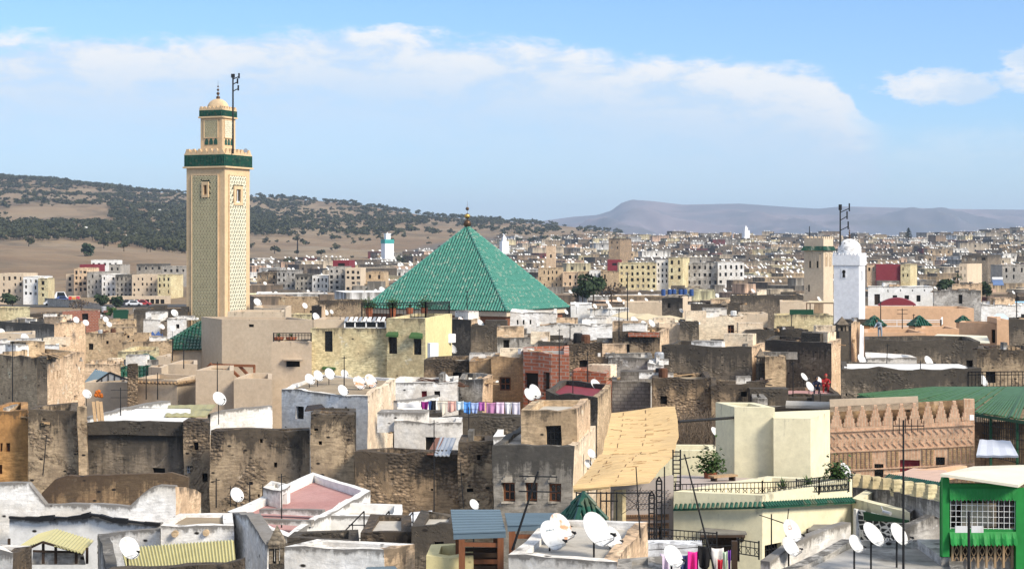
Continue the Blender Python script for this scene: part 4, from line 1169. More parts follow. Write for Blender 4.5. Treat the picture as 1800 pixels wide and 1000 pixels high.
def lattice(root, A, t, nr, s0, s1, z0, z1, cw, ch, rib, matr, matb, holes=(), dep=.16):
    """a carved net of lozenges: ribs standing in a shallow tiled recess"""
    P3 = lambda s, z, d: A + t * s + Vector((0, 0, z)) + nr * d
    mb = MB(); mb.quad(P3(s0, z0, .01), P3(s1, z0, .01), P3(s1, z1, .01), P3(s0, z1, .01))
    mb.build('tiled_recess', matb, root)
    mb = MB()
    def clip(a, b):
        (x0, y0), (x1, y1) = a, b
        t0, t1 = 0.0, 1.0
        for p, q in ((-(x1 - x0), x0 - s0), (x1 - x0, s1 - x0), (-(y1 - y0), y0 - z0), (y1 - y0, z1 - y0)):
            if p == 0:
                if q < 0: return None
            else:
                r_ = q / p
                if p < 0: t0 = max(t0, r_)
                else: t1 = min(t1, r_)
        if t0 >= t1: return None
        return (x0 + (x1 - x0) * t0, y0 + (y1 - y0) * t0), (x0 + (x1 - x0) * t1, y0 + (y1 - y0) * t1)
    Wd, Ht = s1 - s0, z1 - z0
    rise = Wd / cw * ch
    k0 = int(rise / ch) + 1
    for i in range(-k0, int(Ht / ch) + 1):
        for sg in (1, -1):
            zb = z0 + i * ch
            a, b = ((s0, zb), (s1, zb + rise)) if sg > 0 else ((s1, zb), (s0, zb + rise))
            c = clip(a, b)
            if not c: continue
            segs = [c]
            for (h0, h1, g0, g1) in holes:
                ns = []
                for (p, q) in segs:
                    m_ = 24; prev = None
                    for e in range(m_ + 1):
                        x = p[0] + (q[0] - p[0]) * e / m_; y = p[1] + (q[1] - p[1]) * e / m_
                        ins = h0 < x < h1 and g0 < y < g1
                        if not ins and prev is None: prev = (x, y)
                        if (ins or e == m_) and prev is not None:
                            if prev != (x, y): ns.append((prev, (x, y)))
                            prev = None
                segs = ns
            for p, q in segs:
                mb.beam(P3(p[0], p[1], dep / 2), P3(q[0], q[1], dep / 2), rib, dep)
    # a rosette knot at every crossing
    zi = 0; z = z0 + ch * .5
    while z < z1 - ch * .3:
        for j in range(int(Wd / cw) + 1):
            s = s0 + j * cw + (cw * .5 if zi % 2 else 0)
            if s0 + rib < s < s1 - rib and not any(h0 < s < h1 and g0 < z < g1 for (h0, h1, g0, g1) in holes):
                c = P3(s, z - rib * .8, dep * .5)
                mb.box(c, rib * 1.3, dep * 1.1, rib * 1.4, math.atan2(t.y, t.x))
        z += ch * .5; zi += 1
    tag(mb.build('lattice_rib', matr, root), kind='stuff')
    fr = MB(); w = rib * 1.5
    for a, b in (((s0, z0), (s1, z0)), ((s0, z1), (s1, z1)), ((s0, z0), (s0, z1)), ((s1, z0), (s1, z1))):
        fr.beam(P3(*a, dep / 2), P3(*b, dep / 2), w, dep * 1.2)
    fr.build('panel_frame', 'sand', root)


def finial(root, base, balls, spike, mat='gold'):
    mb = MB(); z = base.z
    mb.tube(base - Vector((0, 0, .2)), base + Vector((0, 0, spike)), .045, 6, .012)
    for hgt, r in balls:
        pr = [(r * math.sin(math.pi * i / 8), hgt - r * math.cos(math.pi * i / 8)) for i in range(9)]
        mb.lathe(base, [(max(a, .004), b) for a, b in pr], 12)
    return mb.build('finial', mat, root, smooth=True)


def mast(root, p, hgt, r, name='antenna_mast'):
    mb = MB()
    p = Vector(p)
    mb.tube(p, p + Vector((0, 0, hgt)), r, 8, r * .8)
    top = p + Vector((0, 0, hgt))
    mb.tube(top, top + Vector((0, 0, .5)), r * 2.0, 6)
    for dz, sx in ((.2, .8), (.9, .6), (1.8, .7)):
        mb.tube(top - Vector((0, 0, dz)), top + Vector((sx, 0, -dz + .35)), r * .55, 5)
        mb.tube(top + Vector((sx, 0, -dz + .1)), top + Vector((sx, 0, -dz + .8)), r * .9, 5)
    return mb.build(name, 'iron', root)


def glazed_band(root, P, z0, z1, mat, out=.12, name='green_tile_band', lip='sand'):
    Q = inset(P, -out)
    mb = MB(); prism(mb, Q, z0, z1); mb.build(name, mat, root)
    Q = inset(P, -out * 1.7)
    mb = MB(); prism(mb, Q, z0 - .22, z0 - .002); mb.build('cornice', lip, root)
    # short upright tiles that make the band
    mb = MB()
    for i in (0, 1):
        A = Vector((*inset(P, -out)[i], 0)); B = Vector((*inset(P, -out)[i + 1], 0)); d = B - A; t = d.normalized(); nr = Vector((t.y, -t.x, 0))
        k = int(d.length / .24)
        for j in range(k):
            c = A + d * ((j + .5) / k) + nr * .03
            mb.tube((c.x, c.y, z0 + .02), (c.x, c.y, z1 - .02), .085, 5)
    tag(mb.build('band_tile', mat, root), kind='stuff')


def great_minaret():
    Y = 226
    P, a, th = square_tower(395, 327.5, 438.5, Y)
    z = lambda py: ZZ(py, Y)
    base = ground(*XY(395, Y)) - .3
    cx = sum(p[0] for p in P) / 4; cy = sum(p[1] for p in P) / 4
    root = empty('minaret', (cx, cy, base), 'tall tan minaret with green lattice panels and a small lantern on top', 'minaret')
    mb = MB(); prism(mb, P, base, z(293.5), top=30); mb.build('shaft', 'sand', root)
    tl = [( Vector((*P[1], 0)) - Vector((*P[0], 0))), (Vector((*P[2], 0)) - Vector((*P[1], 0)))]
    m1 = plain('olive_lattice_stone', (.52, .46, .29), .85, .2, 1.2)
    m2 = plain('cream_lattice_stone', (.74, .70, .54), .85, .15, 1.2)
    g1 = plain('green_black_tile_ground', (.018, .034, .024), .5, .6, 3)
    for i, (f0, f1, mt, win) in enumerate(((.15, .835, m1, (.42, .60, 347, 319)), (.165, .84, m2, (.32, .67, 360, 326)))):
        A = Vector((*P[i], 0)); t = tl[i].normalized(); L = tl[i].length; nr = Vector((t.y, -t.x, 0))
        s0, s1 = L * f0, L * f1
        w0, w1, wz0, wz1 = L * win[0], L * win[1], z(win[2]), z(win[3])
        cw = (s1 - s0) / (9 if i == 0 else 7)
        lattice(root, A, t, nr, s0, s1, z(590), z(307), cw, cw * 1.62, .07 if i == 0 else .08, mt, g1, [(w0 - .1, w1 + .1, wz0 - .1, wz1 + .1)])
        P3 = lambda s, zz, d: A + t * s + Vector((0, 0, zz)) + nr * d
        fr = MB(); ww = w1 - w0
        # plaster frame round an arched recess
        for (a0, a1, b0, b1) in ((w0, w0 + ww * .24, wz0, wz1), (w1 - ww * .24, w1, wz0, wz1), (w0 + ww * .24, w1 - ww * .24, wz1 - .45, wz1), (w0 + ww * .24, w1 - ww * .24, wz0, wz0 + .35)):
            c = P3((a0 + a1) / 2, b0, .12)
            fr.box(c, a1 - a0, .26, b1 - b0, math.atan2(t.y, t.x))
        w = fr.build('window', 'sand', root)
        bk = MB()
        bk.quad(P3(w0, wz0, .03), P3(w1, wz0, .03), P3(w1, wz1, .03), P3(w0, wz1, .03))
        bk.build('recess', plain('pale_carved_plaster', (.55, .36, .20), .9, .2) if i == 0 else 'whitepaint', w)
        if i == 0:
            ar = MB()
            for k in range(2): ar.box(P3((w0 + w1) / 2, wz0 + .5, .06), ww * .22, .06, (wz1 - wz0) * .62, math.atan2(t.y, t.x))
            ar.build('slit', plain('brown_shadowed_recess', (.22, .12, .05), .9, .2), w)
        else:
            for k in (-1, 1):
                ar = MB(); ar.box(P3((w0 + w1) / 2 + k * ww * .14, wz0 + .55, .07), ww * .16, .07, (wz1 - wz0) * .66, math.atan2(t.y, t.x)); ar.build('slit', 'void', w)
    glazed_band(root, P, z(292), z(271.5), 'tiledk', .22)
    Q = inset(P, -.22)
    mb = MB(); prism(mb, Q, z(271.4), z(269)); mb.build('parapet', 'sand', root)
    merlons(root, Q, z(269), .78, .10, .62, 'sand', (0, 1, 2, 3), 3, .32)
    # lantern
    PL, al, _ = square_tower(390, 352.5, 413.5, Y + 2.2)
    c2 = [sum(p[0] for p in PL) / 4, sum(p[1] for p in PL) / 4]
    zl = z(270)
    mb = MB(); prism(mb, PL, zl, z(202.5), top=30); mb.build('lantern', 'sand', root)
    for i in (0, 1):
        A = Vector((*PL[i], 0)); d = Vector((*PL[i + 1], 0)) - A; t = d.normalized(); L = d.length; nr = Vector((t.y, -t.x, 0))
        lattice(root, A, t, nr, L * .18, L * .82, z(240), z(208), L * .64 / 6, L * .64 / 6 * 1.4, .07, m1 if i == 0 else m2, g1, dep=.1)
        for k in range(3):
            mb = MB(); s = L * (.18 + .64 * (k + .5) / 3); w = L * .64 / 3 * .74
            pts = [(-w / 2, z(252.5)), (w / 2, z(252.5)), (w / 2, z(246)), (w * .3, z(243)), (0, z(241)), (-w * .3, z(243)), (-w / 2, z(246))]
            fr = [A + t * (s + x) + Vector((0, 0, zz)) + nr * .06 for x, zz in pts]
            bk = [p - nr * .08 for p in fr]
            mb.poly(fr)
            for e in range(len(fr)):
                f = (e + 1) % len(fr); mb.quad(fr[f], fr[e], bk[e], bk[f])
            mb.build('blind_arch', 'tiledk', root)
    glazed_band(root, PL, z(202), z(191), 'tiledk', .14)
    QL = inset(PL, -.14)
    mb = MB(); prism(mb, QL, z(190.9), z(189.5)); mb.build('parapet', 'sand', root)
    merlons(root, QL, z(189.5), .52, .09, .42, 'sand', (0, 1, 2, 3), 3, .24)
    r = 1.5
    mb = MB(); mb.lathe((*c2, z(188)), [(max(.01, r * math.cos(math.pi / 2 * i / 8)), r * .95 * math.sin(math.pi / 2 * i / 8)) for i in range(9)], 20)
    mb.build('dome', 'sand', root, smooth=True)
    finial(root, Vector((*c2, z(173))), [(.45, .27), (1.0, .22), (1.5, .17), (1.95, .12)], 2.75, 'bronze')
    A = Vector((*P[2], 0)); B = Vector((*P[1], 0))
    p = Vector((*XY(409.5, Y + 1.0), zl + .02))
    m_ = empty('antenna_mast', p, 'dark antenna mast rising beside the lantern of the tall minaret', 'antenna')
    mast(m_, p, z(136) - zl, .13, 'pole')
    # loudspeakers on the gallery and a blue cloth
    for k, px in enumerate((379, 434)):
        mb = MB(); q = PT(px, 266, Y + (1.2 if k == 0 else 1.4)); mb.tube(q, q + Vector((.1 - .2 * k, -.45, .05)), .08, 8, .3); mb.tube(q - Vector((0, 0, .5)), q, .04, 5)
        mb.thing('loudspeaker', 'steel', ('grey horn loudspeaker over the corner of the tall minaret gallery', 'grey horn loudspeaker at the right end of the tall minaret gallery')[k], 'loudspeaker')


def white_minaret():
    Y = 150
    z = lambda py: ZZ(py, Y)
    P, a, th = square_tower(1510, 1466, 1520.5, Y)
    cx = sum(p[0] for p in P) / 4; cy = sum(p[1] for p in P) / 4
    base = ground(cx, cy) - .3
    root = empty('minaret', (cx, cy, base), 'white square minaret with a domed top and a keyhole window', 'minaret')
    mb = MB(); prism(mb, P, base, z(466.5), top=30); mb.build('shaft', 'minwhite', root)
    Q = inset(P, -.10)
    mb = MB(); prism(mb, Q, z(466.4), z(450)); mb.build('gallery', 'minwhite', root)
    merlons(root, Q, z(450), .28, .05, .26, 'minwhite', (0, 1, 2, 3), 3, .14)
    r = 1.04
    mb = MB(); mb.lathe((cx, cy, z(450)), [(max(.01, r * (1.0 if i == 0 else math.cos(math.pi / 2 * (i - 1) / 8))), (0 if i == 0 else .5 + r * .98 * math.sin(math.pi / 2 * (i - 1) / 8))) for i in range(10)], 22)
    dm = wallmat('weathered_white_dome', (.74, .74, .75), (.62, .61, .60), .3, .1, (.3, .28, .26), .1, .3, (.12, .11, .10), .03)
    mb.build('dome', dm, root, smooth=True)
    finial(root, Vector((cx, cy, z(450) + 1.45)), [(.14, .12), (.38, .10), (.58, .08), (.75, .06)], 1.1, 'bronze')
    A = Vector((*P[0], 0)); d = Vector((*P[1], 0)) - A; t = d.normalized(); L = d.length; nr = Vector((t.y, -t.x, 0))
    def plate(nm, pts, dd, mat, A=A, t=t, nr=nr, par=root):
        mb = MB(); fr = [A + t * x + Vector((0, 0, zz)) + nr * dd for x, zz in pts]; bk = [p - nr * (dd + .01) for p in fr]
        mb.poly(fr)
        for e in range(len(fr)):
            f = (e + 1) % len(fr); mb.quad(fr[f], fr[e], bk[e], bk[f])
        return mb.build(nm, mat, par)
    s = L * .40
    w = plate('window', [(s - .24, z(489.5)), (s + .24, z(489.5)), (s + .24, z(472)), (s - .24, z(472))], .03, 'minwhite')
    key = [(s - .10, z(488)), (s + .12, z(488)), (s + .10, z(481.5))]
    key += [(s + .01 + .15 * math.cos(q), z(478) + .17 * math.sin(q)) for q in np.linspace(-.9, math.pi + .9, 11)]
    key += [(s - .08, z(481.5))]
    plate('keyhole', key, .05, 'void', par=w)
    A2 = Vector((*P[1], 0)); d2 = Vector((*P[2], 0)) - A2; t2 = d2.normalized(); n2 = Vector((t2.y, -t2.x, 0)); s2 = d2.length * .45
    for (a0, a1) in ((493, 476),):
        plate('window', [(s2 - .16, z(a0)), (s2 + .16, z(a0)), (s2 + .16, z(a1)), (s2 - .16, z(a1))], .04, 'steel', A2, t2, n2)
    p = Vector((*XY(1477, Y + 1.2), z(450)))
    m_ = empty('antenna_mast', p, 'thick dark antenna mast beside the dome of the white minaret', 'antenna')
    mast(m_, p, z(369) - p.z, .075, 'pole')


def beige_minaret():
    Y = 206
    z = lambda py: ZZ(py, Y)
    P, a, th = square_tower(1447.5, 1413.5, 1464.5, Y)
    cx = sum(p[0] for p in P) / 4; cy = sum(p[1] for p in P) / 4
    base = ground(cx, cy) - .3
    root = empty('minaret', (cx, cy, base), 'plain beige square minaret with a green tile band left of the white one', 'minaret')
    mb = MB(); prism(mb, P, base, z(440), top=30); mb.build('shaft', 'beige2', root)
    # tile skirt
    Q0, Q1 = inset(P, -.30), inset(P, -.02)
    mb = MB(); zz0, zz1 = z(440.5), z(433)
    for i in range(4):
        j = (i + 1) % 4
        mb.quad((*Q0[i], zz0), (*Q0[j], zz0), (*Q1[j], zz1), (*Q1[i], zz1))
        mb.quad((*Q0[j], zz0), (*Q0[i], zz0), (*P[i], zz0 + .01), (*P[j], zz0 + .01))
        A, B = Vector((*Q0[i], zz0)), Vector((*Q0[j], zz0)); C_, D = Vector((*Q1[i], zz1)), Vector((*Q1[j], zz1))
        k = int((B - A).length / .2)
        for q in range(k):
            f = (q + .5) / k
            mb.tube(A.lerp(B, f), C_.lerp(D, f), .06, 5)
    tag(mb.build('tile_skirt', 'tiledk', root), kind='stuff')
    mb = MB(); prism(mb, P, z(439.5), z(421)); mb.build('parapet', 'beige2', root)
    merlons(root, P, z(421), .42, .10, .36, 'beige2', (0, 1, 2, 3), 2, .2)
    for i, slots in ((0, ((.32, 459, 471), (.70, 459, 471), (.26, 501, 513))), (1, ((.28, 452, 468), (.68, 452, 468)))):
        A = Vector((*P[i], 0)); d = Vector((*P[i + 1], 0)) - A; t = d.normalized(); nr = Vector((t.y, -t.x, 0)); ang = math.atan2(t.y, t.x)
        for f, y0, y1 in slots:
            c = A + d * f
            if y0 < 490:
                fr = MB()
                for sx in (-1, 1): fr.box((*(c + t * sx * .26 + nr * .03).xy, z(y1)), .12, .08, z(446) - z(y1), ang)
                fr.box((*(c + nr * .03).xy, z(446)), .64, .08, .14, ang)
                w = fr.build('window', 'beige2', root)
            else:
                w = root
            mb = MB(); mb.box((*(c + nr * .015).xy, z(y1)), .17, .05, z(y0) - z(y1), ang)
            mb.build('slit', 'void' if i == 0 else 'tan', w)


def tiled_face(root, E0, E1, Ap, sp, r, course, mat, name='tile_row'):
    E0, E1, Ap = Vector(E0), Vector(E1), Vector(Ap)
    d = E1 - E0; L = d.length; t = d / L
    sa = (Ap - E0).dot(t); foot = E0 + t * sa; up = Ap - foot; full = up.length; up = up / full
    nr = t.cross(up).normalized()
    mb = MB(); mb.poly([E0, E1, Ap]); mb.build('roof_slope', 'tiledk' if mat == 'tile' else mat, root)  # great roof gets a darker base: shade between tile rows put into colour
    k = int(L / sp)
    for i in range(k):
        s = (i + .5) * L / k
        ln = full * (s / sa if s < sa else (L - s) / (L - sa)) - .05
        if ln < .25: continue
        m = max(1, int(ln / course))
        mb = MB(); base = E0 + t * s
        seg = 4
        for c in range(m):
            rings = []
            for e, rr in ((0, r * 1.06), (1, r * .92)):
                q = base + up * (ln * (c + e) / m) + nr * (.02 + (.022 if e == 0 else 0.0))
                rings.append([mb.vert(q + t * (math.cos(a) * -rr) + nr * (math.sin(a) * rr * 1.05)) for a in np.linspace(0, math.pi, seg + 1)])
            for b in range(seg):
                mb.face((rings[0][b + 1], rings[0][b], rings[1][b], rings[1][b + 1])[::-1])
            mb.face(rings[0][::-1])
        mb.build(name, mat, root)


def hip(root, a, b, r, mat):
    mb = MB(); a, b = Vector(a), Vector(b); k = max(2, int((b - a).length / .45))
    for i in range(k):
        mb.tube(a.lerp(b, i / k) + Vector((0, 0, .07)), a.lerp(b, (i + 1) / k) + Vector((0, 0, .04)), r * 1.12, 7, r * .9)
    return mb.build('hip_ridge', mat, root)


def great_pyramid():
    Yb = 200.0; B = Vector((*XY(892, Yb), ZZ(547.5, Yb)))
    th = R(31); a, b = 20.6, 14.8
    u = Vector((-math.cos(th), math.sin(th), 0)); v = Vector((math.sin(th), math.cos(th), 0))
    A = B + u * a; Cc = B + v * b; D = A + v * b
    ap = (A + Cc) / 2
    ap.z = ZZ(399, ap.y)
    root = empty('pyramid_roofed_shrine', (ap.x, ap.y, ground(ap.x, ap.y)), 'great green tiled pyramid roof with a gilded ball finial', 'shrine')
    ap = Vector((XY(821.5, ap.y)[0], ap.y, ap.z))
    tiled_face(root, A, B, ap, .40, .140, .95, 'tile')
    tiled_face(root, B, Cc, ap, .40, .140, .95, 'tile')
    tiled_face(root, Cc, D, ap, .6, .26, 2.0, 'tile')
    tiled_face(root, D, A, ap, .6, .26, 2.0, 'tile')
    for q in (A, B, Cc, D): hip(root, q, ap, .19, 'tile')
    # eaves board, timber soffit band and wall
    Pq = [A, B, Cc, D]; P2 = [(q.x, q.y) for q in Pq]; z = B.z
    mb = MB(); prism(mb, inset(P2, .25), z - .62, z - .06); mb.build('eaves_board', 'beige2', root)
    mb = MB(); prism(mb, inset(P2, .6), z - 1.75, z - .63); mb.build('timber_frieze', 'wood', root)
    mb = MB(); prism(mb, inset(P2, .9), ground(ap.x, ap.y) - .3, z - 1.76, top=30); mb.build('wall', 'beige', root)
    finial(root, ap, [(.42, .50), (1.35, .33), (2.25, .22)], 3.2, 'bronze')
    mb = MB(); mb.lathe(ap, [(.01, 1.02), (.30, 1.18), (.36, 1.36), (.28, 1.55), (.01, 1.68)], 12); mb.build('gilded_ball', 'gold', root, smooth=True)


def tiled_pavilion(label, cpx, Y, apex, eave, hw, rot, mat, wallmat_='terra', sp=.3, name='tiled_pavilion', deep=3.0, sides=(0, 1, 3)):
    """a small hipped tile roof on a square base"""
    cx, cy = XY(cpx, Y); z0 = ZZ(eave, Y); z1 = ZZ(apex, Y)
    c, s = math.cos(rot), math.sin(rot)
    Pq = [(cx + x * hw * c - y * hw * s, cy + x * hw * s + y * hw * c) for x, y in ((-1, -1), (1, -1), (1, 1), (-1, 1))]
    root = empty(name, (cx, cy, z0 - deep), label, 'roof pavilion')
    ap = (cx, cy, z1)
    for i in range(4):
        p, q = Pq[i], Pq[(i + 1) % 4]
        if i in sides: tiled_face(root, (*p, z0), (*q, z0), ap, sp, sp * .44, .5, mat)
        else:
            mb = MB(); mb.poly([(*p, z0), (*q, z0), ap]); mb.build('roof_slope', mat, root)
        hip(root, (*p, z0), ap, sp * .5, mat)
    mb = MB(); prism(mb, inset(Pq, hw * .12), z0 - deep, z0 - .01); mb.build('wall', wallmat_, root)
    return root


great_minaret(); white_minaret(); beige_minaret(); great_pyramid()
tiled_pavilion('dark green tile slope touching the smooth beige mosque building', 352, 176, 567, 611, 4.1, R(4), 'tiledk', 'beige2', .34, 'tiled_pavilion')
tiled_pavilion('dark green tile roof partly hidden by the brick pier', 256, 150, 624, 663, 2.9, R(12), 'tiledk', 'beige', .34, 'tiled_pavilion')
tiled_pavilion('small green pyramid roof touching the white minaret on the terracotta terrace', 1537, 147, 556, 573, .78, R(10), 'tiledk', 'terra', .2)
tiled_pavilion('small green pyramid roof in the middle of the terracotta terrace', 1616, 147, 556, 573, .78, R(10), 'tiledk', 'terra', .2)
tiled_pavilion('tiny green pyramid roof over the right terracotta block', 1693, 146, 556, 567, .5, R(10), 'tiledk', 'terra', .2)
tiled_pavilion('steep green tile pyramid behind the iron frame of the reed awning', 1026, 47.5, 868, 938, .72, R(24), 'tiledk', 'cream', .145, 'tiled_pavilion')


def distant_minaret():
    Y = 1000; z = lambda py: ZZ(py, Y)
    cx, cy = XY(681, Y)
    root = empty('minaret', (cx, cy, ground(cx, cy)), 'distant white minaret with a turquoise band below the brown field', 'minaret')
    g0 = ground(cx, cy) - 1
    mb = MB(); mb.box((cx, cy, g0), 5.6, 5.6, z(428) - g0 - .01, .5); mb.build('shaft', 'minwhite', root)
    mb = MB(); mb.box((cx, cy, z(428)), 5.9, 5.9, z(421) - z(428), .5); mb.build('turquoise_band', plain('turquoise_tile', (.04, .30, .28), .5), root)
    mb = MB(); mb.box((cx, cy, z(421) + .01), 2.8, 2.8, z(412) - z(421), .5); mb.box((cx, cy, z(412) + .02), 3.4, 3.4, .5, .5); mb.tube((cx, cy, z(412)), (cx, cy, z(408)), .5, 6, .05); mb.build('lantern', 'minwhite', root)
    mb = MB(); mb.box((cx - 1.2, cy - 2.6, z(434)), 1.0, 1.4, 1.4, .5); mb.build('window', 'void', root)
    for px, Yq, lab in ((1311, 1500, 'tiny white minaret on the far skyline left of the beige one'), (886, 1050, 'small white domed tower right of the pyramid roof tip')):
        cx, cy = XY(px, Yq); w = 5 if px > 1000 else 4.4
        mb = MB(); t0 = ZZ(405 if px > 1000 else 424, Yq); g = ground(cx, cy)
        mb.box((cx, cy, g), w, w, t0 - g, .4); mb.box((cx, cy, t0), w * .5, w * .5, 2.5, .4); mb.tube((cx, cy, t0 + 2.5), (cx, cy, t0 + 4.5), w * .2, 6, .05)
        mb.thing('minaret', 'minwhite', lab, 'minaret')
distant_minaret()

# ------------------------------------------------------------------ things on the roofs
bpy.context.view_layer.update()
DG = bpy.context.evaluated_depsgraph_get()
def drop(x, y, z, default=None):
    ok, loc, nr, fi, ob, mx = S.ray_cast(DG, Vector((x, y, z)), Vector((0, 0, -1)))
    if ok and not ob.name.startswith('haze') and z - loc.z < 9: return loc.z
    return z - 1.2 if default is None else default
def sight(px, py):
    """where the line of sight through a photo point meets the town"""
    o = Vector((0, 0, H)); d = (PT(px, py, 100) - o).normalized()
    ok, loc, nr, fi, ob, mx = S.ray_cast(DG, o + d * 2, d)
    return loc if ok else None


# satellite dishes: one of each finish is built, the rest are copies
def dish_mesh(mat):
    mb = MB(); mb.lathe((0, 0, 0), [(.005, -.085), (.16, -.077), (.32, -.05), (.44, -.018), (.5, 0), (.505, -.012), (.44, -.034), (.32, -.066), (.16, -.093), (.005, -.10)], 22)
    me = bpy.data.meshes.new('reflector'); me.from_pydata([(x * .93, y * 1.04, z) for x, y, z in mb.v], [], mb.f); me.materials.append(MT[mat])
    me.polygons.foreach_set('use_smooth', [True] * len(mb.f)); me.update(); return me
def raw_mesh(mb, name, mat):
    me = bpy.data.meshes.new(name); me.from_pydata(mb.v, [], mb.f); me.materials.append(MT[mat]); me.update(); return me
MESH = {k: dish_mesh(k) for k in ('dishw', 'dishr', 'dishm')}
mb = MB(); mb.beam((0, -.5, .0), (0, -.52, .42), .025, .035); mb.beam((0, -.52, .42), (0, -.40, .50), .025, .03); mb.beam((-.3, -.38, 0), (0, -.47, .40), .014); mb.beam((.3, -.38, 0), (0, -.47, .40), .014); MESH['arm'] = raw_mesh(mb, 'feed_arm', 'steel')
mb = MB(); mb.tube((0, -.42, .50), (0, -.33, .40), .045, 8, .03); mb.box((0, -.43, .49), .06, .09, .06); MESH['lnb'] = raw_mesh(mb, 'feed_head', 'iron')
mb = MB(); mb.tube((0, 0, 0), (0, 0, 1), .028, 7); MESH['pole'] = raw_mesh(mb, 'pole', 'iron')
mb = MB(); mb.box((0, 0, -.16), .16, .14, .12); mb.beam((0, 0, -.1), (0, -.3, -.12), .05); MESH['bracket'] = raw_mesh(mb, 'bracket', 'iron')

def dish(px, py, Y, major, label, kind='dishw', az=42, elv=34, group='satellite dishes on the roofs', parts=True):
    c = PT(px, py, Y); size = major / F * Y
    azr, er = R(az + random.uniform(-6, 6)), R(elv + random.uniform(-5, 5))
    nrm = Vector((math.sin(azr) * math.cos(er), -math.cos(azr) * math.cos(er), math.sin(er)))
    pc = c - nrm * size * .16
    z0 = drop(pc.x, pc.y, pc.z)
    hp = max(.15, pc.z - z0)
    root = empty('satellite_dish', (pc.x, pc.y, pc.z - hp), label, 'satellite dish', group)
    xax = Vector((0, 0, 1)).cross(nrm).normalized(); yax = nrm.cross(xax)
    from mathutils import Matrix
    rot = Matrix((xax, yax, nrm)).transposed().to_euler()
    def put(nm, me, loc, ro=None, sc=None, par=root):
        o = bpy.data.objects.new(nm, me); C.objects.link(o); o.parent = par; o.location = loc
        if ro: o.rotation_euler = ro
        if sc: o.scale = sc
        return o
    put('reflector', MESH[kind], Vector((0, 0, hp)) + nrm * size * .16, rot, (size,) * 3)
    put('pole', MESH['pole'], (0, 0, 0), None, (max(.8, size), max(.8, size), hp))
    put('bracket', MESH['bracket'], Vector((0, 0, hp)) + nrm * size * .02, rot, (size,) * 3)
    if major > 13:
        a = put('feed_arm', MESH['arm'], Vector((0, 0, hp)) + nrm * size * .16, rot, (size,) * 3)
        put('feed_head', MESH['lnb'], (0, 0, 0), None, None, a)
    return root

